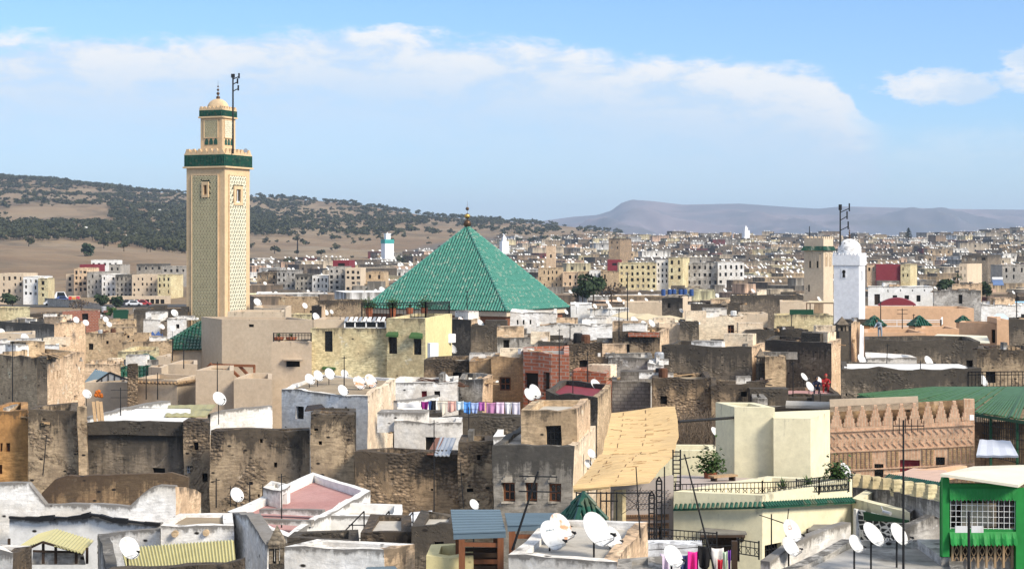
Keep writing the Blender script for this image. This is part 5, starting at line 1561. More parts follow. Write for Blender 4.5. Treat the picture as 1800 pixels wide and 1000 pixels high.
for d_ in (
    (971, 940, 39.4, 54, 'large white dish in front of the orange stained one on the grey foreground roof'),
    (986, 926, 40.3, 52, 'orange stained dish half hidden behind the large white one on the foreground roof', 'dishr'),
    (1050, 929, 38.6, 64, 'largest white dish right of the orange stained pair on the foreground roof'),
    (1076, 944, 39.8, 42, 'white dish tucked behind the largest white dish'),
    (1184, 977, 35, 42, 'white dish beside the bright washing line'),
    (1393, 932, 41.4, 42, 'upper of two overlapping dishes in front of the cream house'),
    (1390, 960, 40.6, 38, 'lower of two overlapping dishes in front of the cream house'),
    (1505, 955, 38.6, 33, 'smallest of three dishes below the mural niche'),
    (1536, 938, 38.8, 47, 'tallest of three dishes below the mural niche'),
    (1581, 938, 39, 42, 'rightmost of three dishes below the mural niche beside the black mast'),
    (1487, 826, 54, 28, 'white dish above the terrace railing beside the crenellated brick wall'),
    (228, 962, 46, 42, 'white dish in front of the corrugated yellow panels'),
    (417, 869, 60, 27, 'white dish before the long pitted stone house'),
    (386, 700, 83, 27, 'grey white dish above the olive sheet roof'),
    (545, 666, 92, 21, 'leftmost dish of the row on the grey dish house'),
    (560, 660, 93, 21, 'second dish from the left on the grey dish house'),
    (580, 657, 94, 22, 'third dish from the left on the grey dish house under a green awning'),
    (606, 657, 94, 16, 'small dish behind the antenna on the grey dish house'),
    (603, 686, 87.6, 22, 'lower dish on the front edge of the grey dish house'),
    (632, 672, 91, 26, 'orange tinted dish on the grey dish house', 'dishr'),
    (652, 669, 92, 26, 'rust mottled dish at the right end of the grey dish house', 'dishr'),
    (782, 665, 103, 24, 'white dish in front of the dark wall below the yellow house'),
    (834, 886, 49, 20, 'white dish peeping over the slate blue pavilion roof'),
    (1048, 676, 97, 23, 'white dish above the maroon roof edge'),
    (931, 693, 93, 24, 'left half of the heart shaped dish pair by the brick balcony'),
    (941, 688, 94, 28, 'right half of the heart shaped dish pair by the brick balcony'),
    (1016, 738, 79, 27, 'dark maroon dish beside the tan stair house', 'dishm'),
    (1040, 797, 69, 18, 'upper small dish on the side of the grey three window house'),
    (1035, 815, 69, 18, 'lower small dish on the side of the grey three window house'),
    (1257, 758, 66, 18, 'white dish half hidden by the cream stair tower'),
    (1117, 566, 147, 22, 'tallest of three dishes on the long ruined house'),
    (1133, 570, 147, 15, 'middle of three dishes on the long ruined house'),
    (1146, 568, 147, 15, 'rightmost of three dishes on the long ruined house'),
    (1042, 562, 148, 15, 'white dish on the whitewashed ruin under the canopy'),
    (153, 692, 108, 18, 'white dish at the corner of the sunlit peach house'),
    (59, 619, 150, 23, 'larger dish on the low white house at the left'),
    (97, 622, 152, 16, 'smaller dish on the low white house at the left'),
    (44, 594, 172, 17, 'dish on the small white roof room at the left edge'),
    (3, 583, 185, 13, 'dish cut by the left edge of the view'),
    (103, 564, 190, 11, 'dish over the grey cement house left of the brick room'),
    (134, 562, 192, 12, 'dish over the grey cement house by the brick room'),
    (151, 567, 190, 12, 'dish over the sunlit tower end of the cement house'),
    (186, 561, 214, 11, 'upper dish right of the red brick roof room'),
    (192, 570, 212, 11, 'lower dish right of the red brick roof room'),
    (307, 550, 214, 14, 'dish on a tall pole left of the tall minaret'),
    (272, 560, 210, 12, 'dish on the whitewashed cube left of the tall minaret'),
    (285, 574, 203, 11, 'orange stained dish left of the tall minaret', 'dishr'),
    (304, 577, 201, 11, 'dish on the whitewashed hut at the foot of the tall minaret'),
    (453, 531, 230, 16, 'dish right of the foot of the tall minaret'),
    (556, 557, 142, 16, 'dish above the smooth beige roof room'),
    (536, 537, 240, 11, 'dish over the long tan parapet left of the pyramid roof'),
    (573, 549, 200, 11, 'dish by the small dark stair house left of the pyramid roof'),
    (583, 548, 201, 8, 'small dish next to the one by the dark stair house'),
    (783, 608, 150, 19, 'left dish of a pair beside the sunny yellow wall'),
    (796, 613, 148, 18, 'right dish of a pair beside the sunny yellow wall'),
    (811, 563, 153, 14, 'tinted dish under the pyramid roof eave', 'dishr'),
    (845, 568, 150, 14, 'white dish over the sooty house under the pyramid roof'),
    (1411, 563, 190, 18, 'white dish below the beige minaret'),
    (1441, 526, 206, 12, 'dish beside the shaft of the beige minaret'),
    (1414, 662, 109, 16, 'upper left dish by the people on the red roof'),
    (1424, 679, 103, 19, 'lower dish by the people on the red roof'),
    (1440, 667, 107, 12, 'small dish held beside the person in dark clothes'),
    (1515, 631, 101, 19, 'dish at the left end of the white terrace'),
    (1633, 635, 98, 21, 'blue white dish in the middle of the white terrace'),
    (1728, 668, 91, 23, 'dish behind the black railing above the green lattice'),
    (1463, 575, 178, 9, 'small dish left of the white minaret foot'),
    (1198, 546, 226, 9, 'dish on the dark crumbling house with an arched top'),
    (1014, 536, 226, 9, 'dish on the roof edge right of the pyramid eave'),
    (1046, 538, 224, 9, 'left dish of three on the scattered dish house'),
    (1068, 531, 225, 8, 'middle dish of three on the scattered dish house'),
    (1072, 538, 224, 9, 'right dish of three on the scattered dish house'),
    (995, 548, 150, 10, 'tinted dish at the right corner of the pyramid roof', 'dishr'),
):
    dish(*d_)


# marks on two of the big dishes: a red square and a line of small worn lettering
def mark(key, items, mat):
    root = next(o for o in bpy.data.objects if o.get('label') == key)
    ref = next(o for o in root.children if o.name.startswith('reflector'))
    mb = MB()
    for (x, y, w, hh) in items:
        z = -.085 + .34 * (x * x + y * y) + .006
        mb.quad((x - w, y - hh, z), (x + w, y - hh, z), (x + w, y + hh, z), (x - w, y + hh, z))
    me = bpy.data.meshes.new('emblem'); me.from_pydata(mb.v, [], mb.f); me.materials.append(MT[mat]); me.update()
    o = bpy.data.objects.new('emblem', me); C.objects.link(o); o.parent = ref; o['kind'] = 'stuff'
mark('upper of two overlapping dishes in front of the cream house', [(-.02, .24, .09, .012), (-.02, .10, .09, .012), (-.11, .17, .012, .08), (.07, .17, .012, .08)], 'pot')
mark('large white dish in front of the orange stained one on the grey foreground roof', [(-.14 + .055 * k, .20, .016 + .006 * (k % 2), .032 - .008 * (k % 3)) for k in range(7)], 'slate')


# antennas on masts
def antenna(px, ytop, Y, label, style='yagi', r=.022, lean=0.0, cat='antenna', zb=None, group=None):
    top = PT(px, ytop, Y)
    z0 = drop(top.x, top.y, top.z - .2, top.z - 3) if zb is None else ZZ(zb, Y)
    base = Vector((top.x + lean, top.y, z0))
    root = empty('roof_antenna', base, label, cat, group or 'thin antenna masts on the roofs')
    r = max(r, Y * .00030)
    mb = MB(); mb.tube(base, top, r * 1.15, 6, r * .8); mb.build('mast', 'iron', root)
    mb = MB(); a = random.uniform(-.5, .5); L = .42
    ux, uy = math.cos(a), math.sin(a)
    q = top - Vector((0, 0, .12))
    if style == 'yagi':
        e = Vector((ux, uy, 0))
        mb.beam(q - e * L * .5, q + e * L, r * .9)
        for k in range(6):
            c = q + e * (-L * .5 + L * 1.5 * k / 5); hh = .26 - .02 * k
            mb.beam(c - Vector((0, 0, hh)) * .7, c + Vector((0, 0, hh)) * .7, r * .6)
    elif style == 'bar':
        for dz in (0, .35):
            mb.beam(q - Vector((ux * .45, uy * .45, dz)), q + Vector((ux * .45, uy * .45, -dz)), r * .9)
    elif style == 'fork':
        mb.beam(q, q + Vector((.35, 0, -.12)), r * 1.2); mb.beam(q + Vector((.35, 0, -.5)), q + Vector((.42, 0, .25)), r); mb.beam(q, q + Vector((-.3, 0, .1)), r)
    elif style == 'star':
        q = top - Vector((0, 0, .9))
        for k in range(5):
            t = k * 1.256; mb.beam(q, q + Vector((math.cos(t) * .42, .1, math.sin(t) * .42)), r * .7)
    elif style == 'panel':
        q = top - Vector((0, 0, .35))
        for s_ in (-1, 1): mb.box((q.x + s_ * .16, q.y - .03, q.z - .07), .24, .03, .13)
    elif style == 'plain':
        mb.beam(q - Vector((.12, 0, 0)), q + Vector((.14, 0, .05)), r)
    mb.build('aerial', 'iron' if style != 'panel' else 'dishw', root)
    return root

for a_ in (
    (1588, 738, 35.2, 'tallest thick black mast crossing the crenellated brick wall', 'yagi', .024, 0, 'antenna', 1040),
    (1703, 898, 34, 'short mast with a white panel aerial in front of the green kiosk', 'panel', .03, 0, 'antenna', 1040),
    (1203, 798, 37.5, 'leaning black mast in front of the cream terrace railing', 'plain', .022, .75, 'antenna', 1030),
    (1118, 820, 40.6, 'mast with starry wire arms in front of the reed awning', 'star', .018, .1),
    (946, 828, 39.6, 'leaning mast with branching arms before the grey three window house', 'bar', .03, -.6),
    (1356, 903, 41.8, 'mast with a forked aerial before the cream house', 'fork', .02),
    (763, 738, 55, 'tall thin mast in front of the dark coped rubble wall', 'plain', .018, 0, 'antenna', 915),
    (809, 812, 60, 'thin leaning rod in front of the rubble corner house', 'plain', .014, .12, 'antenna', 893),
    (495, 832, 56, 'thin mast on the pink red stepped roof', 'plain', .02),
    (462, 852, 62, 'rusty rod left of the white stair turret', 'plain', .025, 0, 'antenna', 898),
    (439, 846, 64, 'rusty rod right of the dish before the pitted house', 'plain', .025, 0, 'antenna', 896),
    (380, 840, 66, 'rusty rod at the left end of the pitted house', 'plain', .025, 0, 'antenna', 892),
    (405, 853, 66, 'rusty rod just left of the dish before the pitted house', 'plain', .02, 0, 'antenna', 890),
    (82, 764, 68, 'thin leaning rod in front of the grey brown rubble house', 'plain', .02, -.15, 'antenna', 835),
    (212, 681, 80, 'comb aerial over the white roof terrace with planks', 'bar'),
    (22, 600, 106, 'thin mast in front of the peach house at the left edge', 'plain', .02, 0, 'antenna', 716),
    (257, 640, 126, 'left mast of two before the beige tile cornice house', 'plain', .025, 0, 'antenna', 702),
    (277, 655, 126, 'right mast of two before the beige tile cornice house', 'bar', .02, 0, 'antenna', 702),
    (303, 594, 138, 'left mast of two in front of the green tile slope', 'plain', .02, 0, 'antenna', 634),
    (323, 603, 138, 'right mast of two in front of the green tile slope', 'plain', .02, 0, 'antenna', 648),
    (382, 636, 118, 'mast with cross arms in front of the timber roof frame', 'bar', .03, 0, 'antenna', 690),
    (605, 626, 88, 'mast between the dishes on the grey dish house', 'plain', .03, 0, 'antenna', 716),
    (824, 715, 80, 'aerial beside the coloured laundry', 'bar', .02),
    (983, 578, 101, 'left tall mast in front of the red brick balcony', 'plain', .028, 0, 'antenna', 696),
    (1002, 569, 130, 'thin mast over the sooty rubble house', 'plain', .02, 0, 'antenna', 600),
    (1088, 542, 124.5, 'mast against the tan canvas canopy', 'yagi', .035, 0, 'antenna', 600),
    (1103, 480, 140, 'tallest mast rising above the canvas canopy', 'plain', .028, 0, 'antenna', 584),
    (1033, 618, 99, 'mast before the bare pale plaster wall', 'bar', .02, 0, 'antenna', 692),
    (1007, 650, 92, 'mast on the maroon edged roof', 'plain', .022, 0, 'antenna', 724),
    (821, 511, 160, 'thin mast against the green pyramid roof', 'plain', .022, 0, 'antenna', 565),
    (1560, 604, 104, 'leaning rod on the white terrace', 'plain', .02, -.1),
    (1618, 634, 90.6, 'mast in front of the dark stone wall above the lattice', 'plain', .028, 0, 'antenna', 690),
    (1394, 636, 101, 'thin mast in front of the red painted roof', 'plain', .02, 0, 'antenna', 712),
    (1442, 690, 98, 'short rod at the right of the red painted roof', 'plain', .02, 0, 'antenna', 716),
    (1586, 542, 147, 'comb aerial between the green pyramid roofs', 'bar', .03, 0, 'antenna', 587),
    (1548, 530, 150, 'thin mast left of the comb aerial on the terracotta terrace', 'plain', .02, 0, 'antenna', 580),
    (1606, 552, 148, 'thin mast touching the middle green pyramid roof', 'plain', .02, 0, 'antenna', 585),
    (1787, 514, 140, 'thin mast near the right edge over the dark tall house', 'plain', .025, 0, 'antenna', 565),
    (520, 625, 300, 'lattice pole far left of the pyramid roof', 'plain', .05, 0, 'antenna', 500),
    (1423, 398, 900, 'distant twin mast on the skyline left of the beige minaret', 'plain', .2, 0, 'antenna', 418),
    (523, 418, 800, 'distant mast in the brown field right of the tall minaret', 'plain', .3, 0, 'antenna', 445),
):
    if a_[0] == 520: continue
    antenna(*a_)
h_ = antenna(1391, 552, 182, 'thin mast on the yellow stained low house', 'plain', .03)


# ------------------------------------------------------------------ the reed awning on its iron frame
def reed_awning():
    rows = [((1075, 725), (1186, 713), 60.0), ((1071, 745), (1191, 738), 58.2), ((1066, 765), (1193, 764), 56.4), ((1060, 785), (1188, 785), 54.6),
            ((1048, 806), (1180, 800), 52.6), ((1033, 826), (1168, 816), 50.8), ((1016, 845), (1152, 834), 49.2), ((1008, 857), (1141, 846), 48.2)]
    root = empty('reed_awning', PT(1100, 900, 52), 'big straw coloured reed awning sagging over an iron frame', 'awning')
    nrow = (len(rows) - 1) * 7; nc = 26
    mb = MB(); G = []
    for i in range(nrow + 1):
        f = i / 7; k = min(int(f), len(rows) - 2); g = f - k
        l0, r0, y0 = rows[k]; l1, r1, y1 = rows[k + 1]
        Lx, Ly = l0[0] + (l1[0] - l0[0]) * g, l0[1] + (l1[1] - l0[1]) * g
        Rx, Ry = r0[0] + (r1[0] - r0[0]) * g, r0[1] + (r1[1] - r0[1]) * g
        Y = y0 + (y1 - y0) * g
        row = []
        for j in range(nc + 1):
            c = j / nc
            p = PT(Lx + (Rx - Lx) * c, Ly + (Ry - Ly) * c, Y)
            p.z += noise.noise(Vector((p.x * .9, p.y * .45, 0))) * .07 - .10 * math.sin(math.pi * c) * math.sin(f * .9) - .16 * math.exp(-((f - 3.1 - .4 * c) / .35) ** 2) + .05 * math.exp(-((f - 2.4 - .3 * c) / .3) ** 2) + .02 * (i % 2) + noise.noise(Vector((p.x * .7, i * 1.3, 4))) * .018
            row.append((mb.vert(p), mb.vert(p - Vector((0, 0, .05)))))
        G.append(row)
    for i in range(nrow):
        for j in range(nc):
            a, b, c, d = G[i][j], G[i][j + 1], G[i + 1][j + 1], G[i + 1][j]
            mb.face((a[0], d[0], c[0], b[0])); mb.face((a[1], b[1], c[1], d[1]))
    for i in range(nrow):
        for j, rv in ((0, 0), (nc, 1)):
            a, d = G[i][j], G[i + 1][j]; f = (a[0], a[1], d[1], d[0]); mb.face(f if not rv else f[::-1])
    for j in range(nc):
        for i, rv in ((0, 1), (nrow, 0)):
            a, b = G[i][j], G[i][j + 1]; f = (a[0], a[1], b[1], b[0]); mb.face(f if not rv else f[::-1])
    mb.build('reed_mat', 'reed', root)
    # rolled front edge and binding cords
    mb = MB(); P0 = [Vector(mb_) for mb_ in []]
    l, r_, y = rows[-1]
    for j in range(10):
        a = PT(l[0] + (r_[0] - 70 - l[0]) * j / 10, l[1] + 2 + (852 - l[1]) * j / 10, y); b = PT(l[0] + (r_[0] - 70 - l[0]) * (j + 1) / 10, l[1] + 2 + (852 - l[1]) * (j + 1) / 10, y)
        mb.tube(a, b, .10 - .004 * j, 8)
    mb.build('rolled_edge', 'reed', root)
    for c in (.22, .56):
        mb = MB()
        for i in range(0, nrow - 1):
            if (i * 7 + int(c * 10)) % 3 != 0: continue
            j = int(c * nc)
            a, b = Vector(G and mb_v(root, G[i][j][0])), Vector(mb_v(root, G[i + 1][j][0]))
            mb.beam(a + Vector((0, 0, .015)), b + Vector((0, 0, .015)), .014, .01)
        mb.build('binding_cord', 'rust', root)
    # loose reed stalks
    mb = MB()
    for k in range(70):
        i = random.randrange(2, nrow - 6); j = random.randrange(1, nc - 3)
        a, b = Vector(mb_v(root, G[i][j][0])), Vector(mb_v(root, G[i][j + random.choice((1, 2, 3))][0]))
        mb.beam(a + Vector((0, 0, .012)), b + Vector((0, 0, .03)), .012, .01)
    tag(mb.build('loose_stalk', plain('dry_dark_reed', (.30, .17, .07), .9, .4), root), kind='stuff')
    return root

def mb_v(root, i):
    me = next(c for c in root.children if c.name.startswith('reed_mat')).data
    return me.vertices[i].co + ORG[root.name]

reed_awning()

def ladder_frame(label, px0, px1, yt, yb, Y, arch=False, rungs=12):
    a, b = PT(px0, yb, Y), PT(px1, yb, Y); ta, tb = PT(px0, yt, Y), PT(px1, yt, Y)
    root = empty('iron_ladder', (a + b) / 2, label, 'iron frame')
    for p, q in ((a, ta), (b, tb)):
        mb = MB(); mb.beam(p, q, .045); mb.build('upright', 'iron', root)
    mb = MB()
    for k in range(rungs): f = (k + .5) / rungs; mb.beam(a.lerp(ta, f), b.lerp(tb, f), .03)
    if arch: mb.beam(ta, tb, .04); mb.beam(ta, ta.lerp(tb, .5) + Vector((0, 0, .12)), .04); mb.beam(ta.lerp(tb, .5) + Vector((0, 0, .12)), tb, .04)
    tag(mb.build('rung', 'iron', root), kind='stuff')
ladder_frame('tall black ladder frame holding the right side of the reed awning', 1183, 1196, 790, 880, 52.4)
ladder_frame('lower black ladder frame beside the tiled stair wall', 1141, 1150, 870, 952, 48.4, True, 9)
ladder_frame('black ladder frame between the two others under the awning', 1154, 1163, 845, 952, 48.8, True, 10)
fr = empty('awning_stand', PT(1065, 950, 47), 'black iron posts and rails under the front of the reed awning', 'iron frame')
for px in (1013, 1030, 1056, 1066, 1074, 1084, 1168):
    mb = MB(); mb.beam(PT(px, 944, 47.6), PT(px, 864 if px < 1090 else 820, 47.6), .035); mb.build('post', 'iron', fr)
for y0, y1, x0, x1 in ((866, 866, 1012, 1142), (880, 880, 1056, 1086), (920, 935, 1056, 1074)):
    mb = MB(); mb.beam(PT(x0, y0, 47.55), PT(x1, y1, 47.55), .035); mb.build('rail', 'iron', fr)
mb = MB(); mb.tube(PT(1192, 741, 59), PT(1300, 733, 61), .05, 8); mb.thing('pole_strut', 'iron', 'long black pole tying the awning to the cream stair tower', 'pole')

# tiled stair wall below the awning
def tiled_stair():
    root = empty('tiled_wall', PT(1115, 950, 50.5), 'grey tiled parapet walls and tiled steps under the reed awning', 'tiled wall')
    q = lambda x, y, Y: PT(x, y, Y)
    slab('wall', [q(1074, 956, 50.4), q(1184, 956, 50.4), q(1184, 836, 50.4), q(1074, 856, 50.4)], plain('grey_dotted_tile', (.42, .37, .34), .6, .15), th=.25, parent=root)
    m_ = plain('brown_tile_dado', (.33, .20, .12), .5, .3, 6)
    for k, y in enumerate((903, 918, 933)):
        slab('tile_band', [q(1082, y + 12, 50.36), q(1176, y + 10, 50.36), q(1176, y, 50.36), q(1082, y + 2, 50.36)], m_, th=.03, parent=root)
        mb = MB()
        for j in range(30):
            p = q(1084 + j * 3.05, y + 5, 50.3); mb.box(p, .028, .03, .05)
        tag(mb.build('dark_tile', 'darkwood', root), kind='stuff')
    mb = MB()
    for r_ in range(8):
        for j in range(16):
            x, y = 1080 + j * 6.3 + (r_ % 2) * 3, 862 + r_ * 5.2
            if y > 898 or (y < 850 and x < 1110): continue
            mb.box(q(x, y, 50.36), .05, .02, .018)
    tag(mb.build('tile_dot', plain('dark_tile_dot', (.12, .09, .08), .6), root), kind='stuff')
    slab('post_wall', [q(1076, 956, 50.0), q(1094, 950, 49.8), q(1094, 860, 49.8), q(1080, 862, 50.0)], 'yellowold', th=.2, parent=root)
tiled_stair()

# ------------------------------------------------------------------ cream house terrace: cornice, railing, pots, hoods, mural
def tile_cornice(label, pts, Y_r=.055, mat='tiledk', parent=None, sp=.135, name='tile_cornice'):
    root = empty(name, pts[0], label, 'cornice')
    base = MB()
    me = None
    for a, b in zip(pts[:-1], pts[1:]):
        a, b = Vector(a), Vector(b); d = b - a; t = d.normalized(); nr = Vector((t.y, -t.x, 0)).normalized()
        base.beam(a + nr * .06, b + nr * .06, .14, .05)
        k = max(1, int(d.length / sp))
        for i in range(k):
            p = a.lerp(b, (i + .5) / k)
            m2 = MB(); m2.tube(p + Vector((0, 0, .14)) - nr * .02, p + nr * .13 + Vector((0, 0, .01)), Y_r * .85, 7, Y_r)
            m2.build('tile', mat, root)
    base.build('ledge', mat, root)
    return root
tile_cornice('row of green half round tiles along the cream house front', [PT(1185, 895, 49.9), PT(1340, 891, 49.05), PT(1498, 882, 52.3)])
tile_cornice('dark teal tile edge of the small terracotta terrace', [PT(1562, 841, 55), PT(1662, 858, 51.5)], .06, 'tiledk', None, .13)
tile_cornice('dark weathered tile edge along the beige house with a sunny side', [PT(240, 673, 128.4), PT(311, 675, 126.7), PT(346, 670, 131.6)], .11, 'stainwall', None, .34)
rz = lambda px, y, Y: Vector(PT(px, y, Y))
railing('terrace_railing', [PT(1187, 875, 50.4), PT(1340, 871.5, 49.6), PT(1440, 868, 51.2), PT(1492, 864, 52.3)], .40, 'black patterned iron railing along the cream terrace edge', 'railing', gap=.11, ornate=True)
railing('terrace_railing', [PT(1400, 868, 51.4), PT(1492, 856, 54), PT(1497, 858, 54.2)], .42, 'second iron railing at the right corner of the cream terrace', 'railing', gap=.12, ornate=True)
railing('stair_railing', [PT(1086, 947, 46.6), PT(1160, 955, 46.3), PT(1260, 963, 45.9)], .40, 'brown black iron railing below the tiled stair wall', 'railing', gap=.11, ornate=True)
railing('stair_railing', [PT(1296, 977, 44.8), PT(1334, 983, 44.6)], .44, 'short patterned iron railing right of the washing line', 'railing', gap=.11, ornate=True)
slab('terrace_floor_strip', [PT(1187, 873, 51), PT(1492, 861, 53), PT(1460, 846, 58.2), PT(1190, 834, 62)], plain('dotted_terrace_tile', (.44, .37, .33), .6, .2), 'tiled floor of the cream terrace behind the railing', 'terrace floor', .03)
def hood(label, x0, x1, yt, yb, Y, dp):
    a, b = PT(x0, yb, Y - dp), PT(x1, yb, Y - dp); c, d = PT(x1 - 6, yt, Y), PT(x0 + 10, yt, Y)
    root = empty('door_hood', (a + b) / 2, label, 'door hood')
    slab('hood_roof', [a, b, c, d], plain('grey_zinc_sheet', (.20, .19, .17), .6, .3), th=.05, parent=root)
    mb = MB()
    for s in (.08, .92):
        p = a.lerp(b, s); w = Vector((p.x, Y, p.z)); mb.beam(p - Vector((0, 0, .07)), w - Vector((0, 0, .5)), .09)
        mb.beam(w - Vector((0, 0, .06)), w - Vector((0, 0, .9)), .07)
    tag(mb.build('hood_bracket', 'darkwood', root), kind='stuff')
    mb = MB(); mb.beam(a - Vector((0, 0, .06)) + Vector((.05, .03, 0)), b - Vector((0, 0, .06)) + Vector((-.05, .03, 0)), .05, .12); mb.build('fascia', 'darkwood', root)
hood('left wooden hood with a grey top over the cream house door', 1228, 1313, 925, 937, 49.8, .7)
hood('right wooden hood with a grey top over the cream house door', 1420, 1480, 921, 931, 50.8, .6)

def mural():
    q = lambda x, y, Y: PT(x, y, Y)
    root = empty('mural_niche', q(1545, 965, 51), 'black and white patterned mosaic wall in a recessed niche', 'mural')
    m, n, b = newmat('black_white_mosaic')
    pos = n.new('ShaderNodeNewGeometry').outputs['Position']
    v = n.vor(n.vm('MULTIPLY', pos, (6.5, 2, 6.5)), 1.0, 'DISTANCE_TO_EDGE')
    n.link(n.mix(n.ss(v.outputs['Distance'], .07, .12), (.62, .63, .64), (.03, .035, .04)), b.inputs['Base Color'])
    A, B = q(1501, 970, 51.85), q(1592, 966, 49.55)
    slab('mosaic_panel', [A, B, q(1592, 915, 49.55), q(1501, 893, 51.85)], m, th=.03, parent=root)
    slab('dark_lintel', [q(1518, 914, 51.2), q(1596, 919, 49.45), q(1596, 914, 49.45), q(1518, 899, 51.2)], 'greendk', th=.05, parent=root)
    slab('pale_pillar', [q(1500, 962, 51.7), q(1505, 962, 51.6), q(1505, 895, 51.6), q(1500, 894, 51.7)], 'white', th=.1, parent=root)
mural()
mb = MB(); p = PT(1553, 899, 49.7); mb.tube(p, p + Vector((.16, -.22, -.02)), .06, 8); mb.beam(p, p + Vector((0, .3, .1)), .03); mb.thing('wall_lamp', 'steel', 'small grey spot lamp on the cream wall over the mural', 'lamp')

def pot_plant(px, py, Y, hp, label, style='bush', r=.25, cat='potted plant', z=None):
    b = PT(px, py, Y)
    root = empty('potted_plant', b, label, cat)
    mb = MB(); mb.lathe(b, [(.01, 0), (r * .55, 0), (r * .75, hp * .5), (r * .8, hp * .92), (r * .86, hp), (r * .7, hp), (r * .6, hp * .85), (.01, hp * .85)], 12); mb.build('pot', 'pot', root)
    mb = MB(); top = b + Vector((0, 0, hp))
    if style == 'bush':
        for k in range(620):
            c = top + Vector((random.gauss(0, r * .75), random.gauss(0, r * .75), abs(random.gauss(.28, .24))))
            a = random.uniform(0, 6.28); s = .055
            u = Vector((math.cos(a), math.sin(a), random.uniform(-.5, .8))) * s; w = Vector((-math.sin(a), math.cos(a), random.uniform(-.3, .9))) * s
            mb.quad(c - u, c + w, c + u, c - w)
        mb.build('foliage', 'leaf', root)
    else:
        for k in range(26):
            a = random.uniform(0, 6.28); L = random.uniform(.3, .5); e = random.uniform(.4, 1.3)
            d = Vector((math.cos(a) * math.cos(e), math.sin(a) * math.cos(e), math.sin(e))); w = Vector((-math.sin(a), math.cos(a), 0)) * .022
            m1 = top + d * L * .6; m2 = top + d * L + Vector((0, 0, -.08))
            mb.quad(top - w, top + w, m1 + w, m1 - w); mb.poly([m1 - w, m1 + w, m2])
        mb.build('foliage', 'leaf', root)
pot_plant(1249, 850, 60, .42, 'large bushy plant in a brown pot on the cream terrace', 'bush', .30)
pot_plant(1376, 872, 51.2, .20, 'small red pot behind the terrace railing', 'spike', .16)
pot_plant(1421, 868, 51.6, .22, 'spiky potted plant behind the terrace railing', 'spike', .2)
pot_plant(1471, 866, 52.6, .24, 'wide planter of brown stalks at the terrace corner', 'bush', .24)
def bench(px, py, Y):
    b = PT(px, py, Y); root = empty('bench', b, 'small wooden bench against the cream stair tower', 'bench')
    mb = MB(); mb.box(b + Vector((0, 0, .38)), 1.0, .35, .06, .5); mb.build('seat', 'palewood', root)
    for s in (-.38, .38):
        mb = MB(); mb.box(b + Vector((s * .88, s * .48, 0)), .07, .3, .375, .5); mb.build('leg', 'darkwood', root)
bench(1271, 857, 58.5)

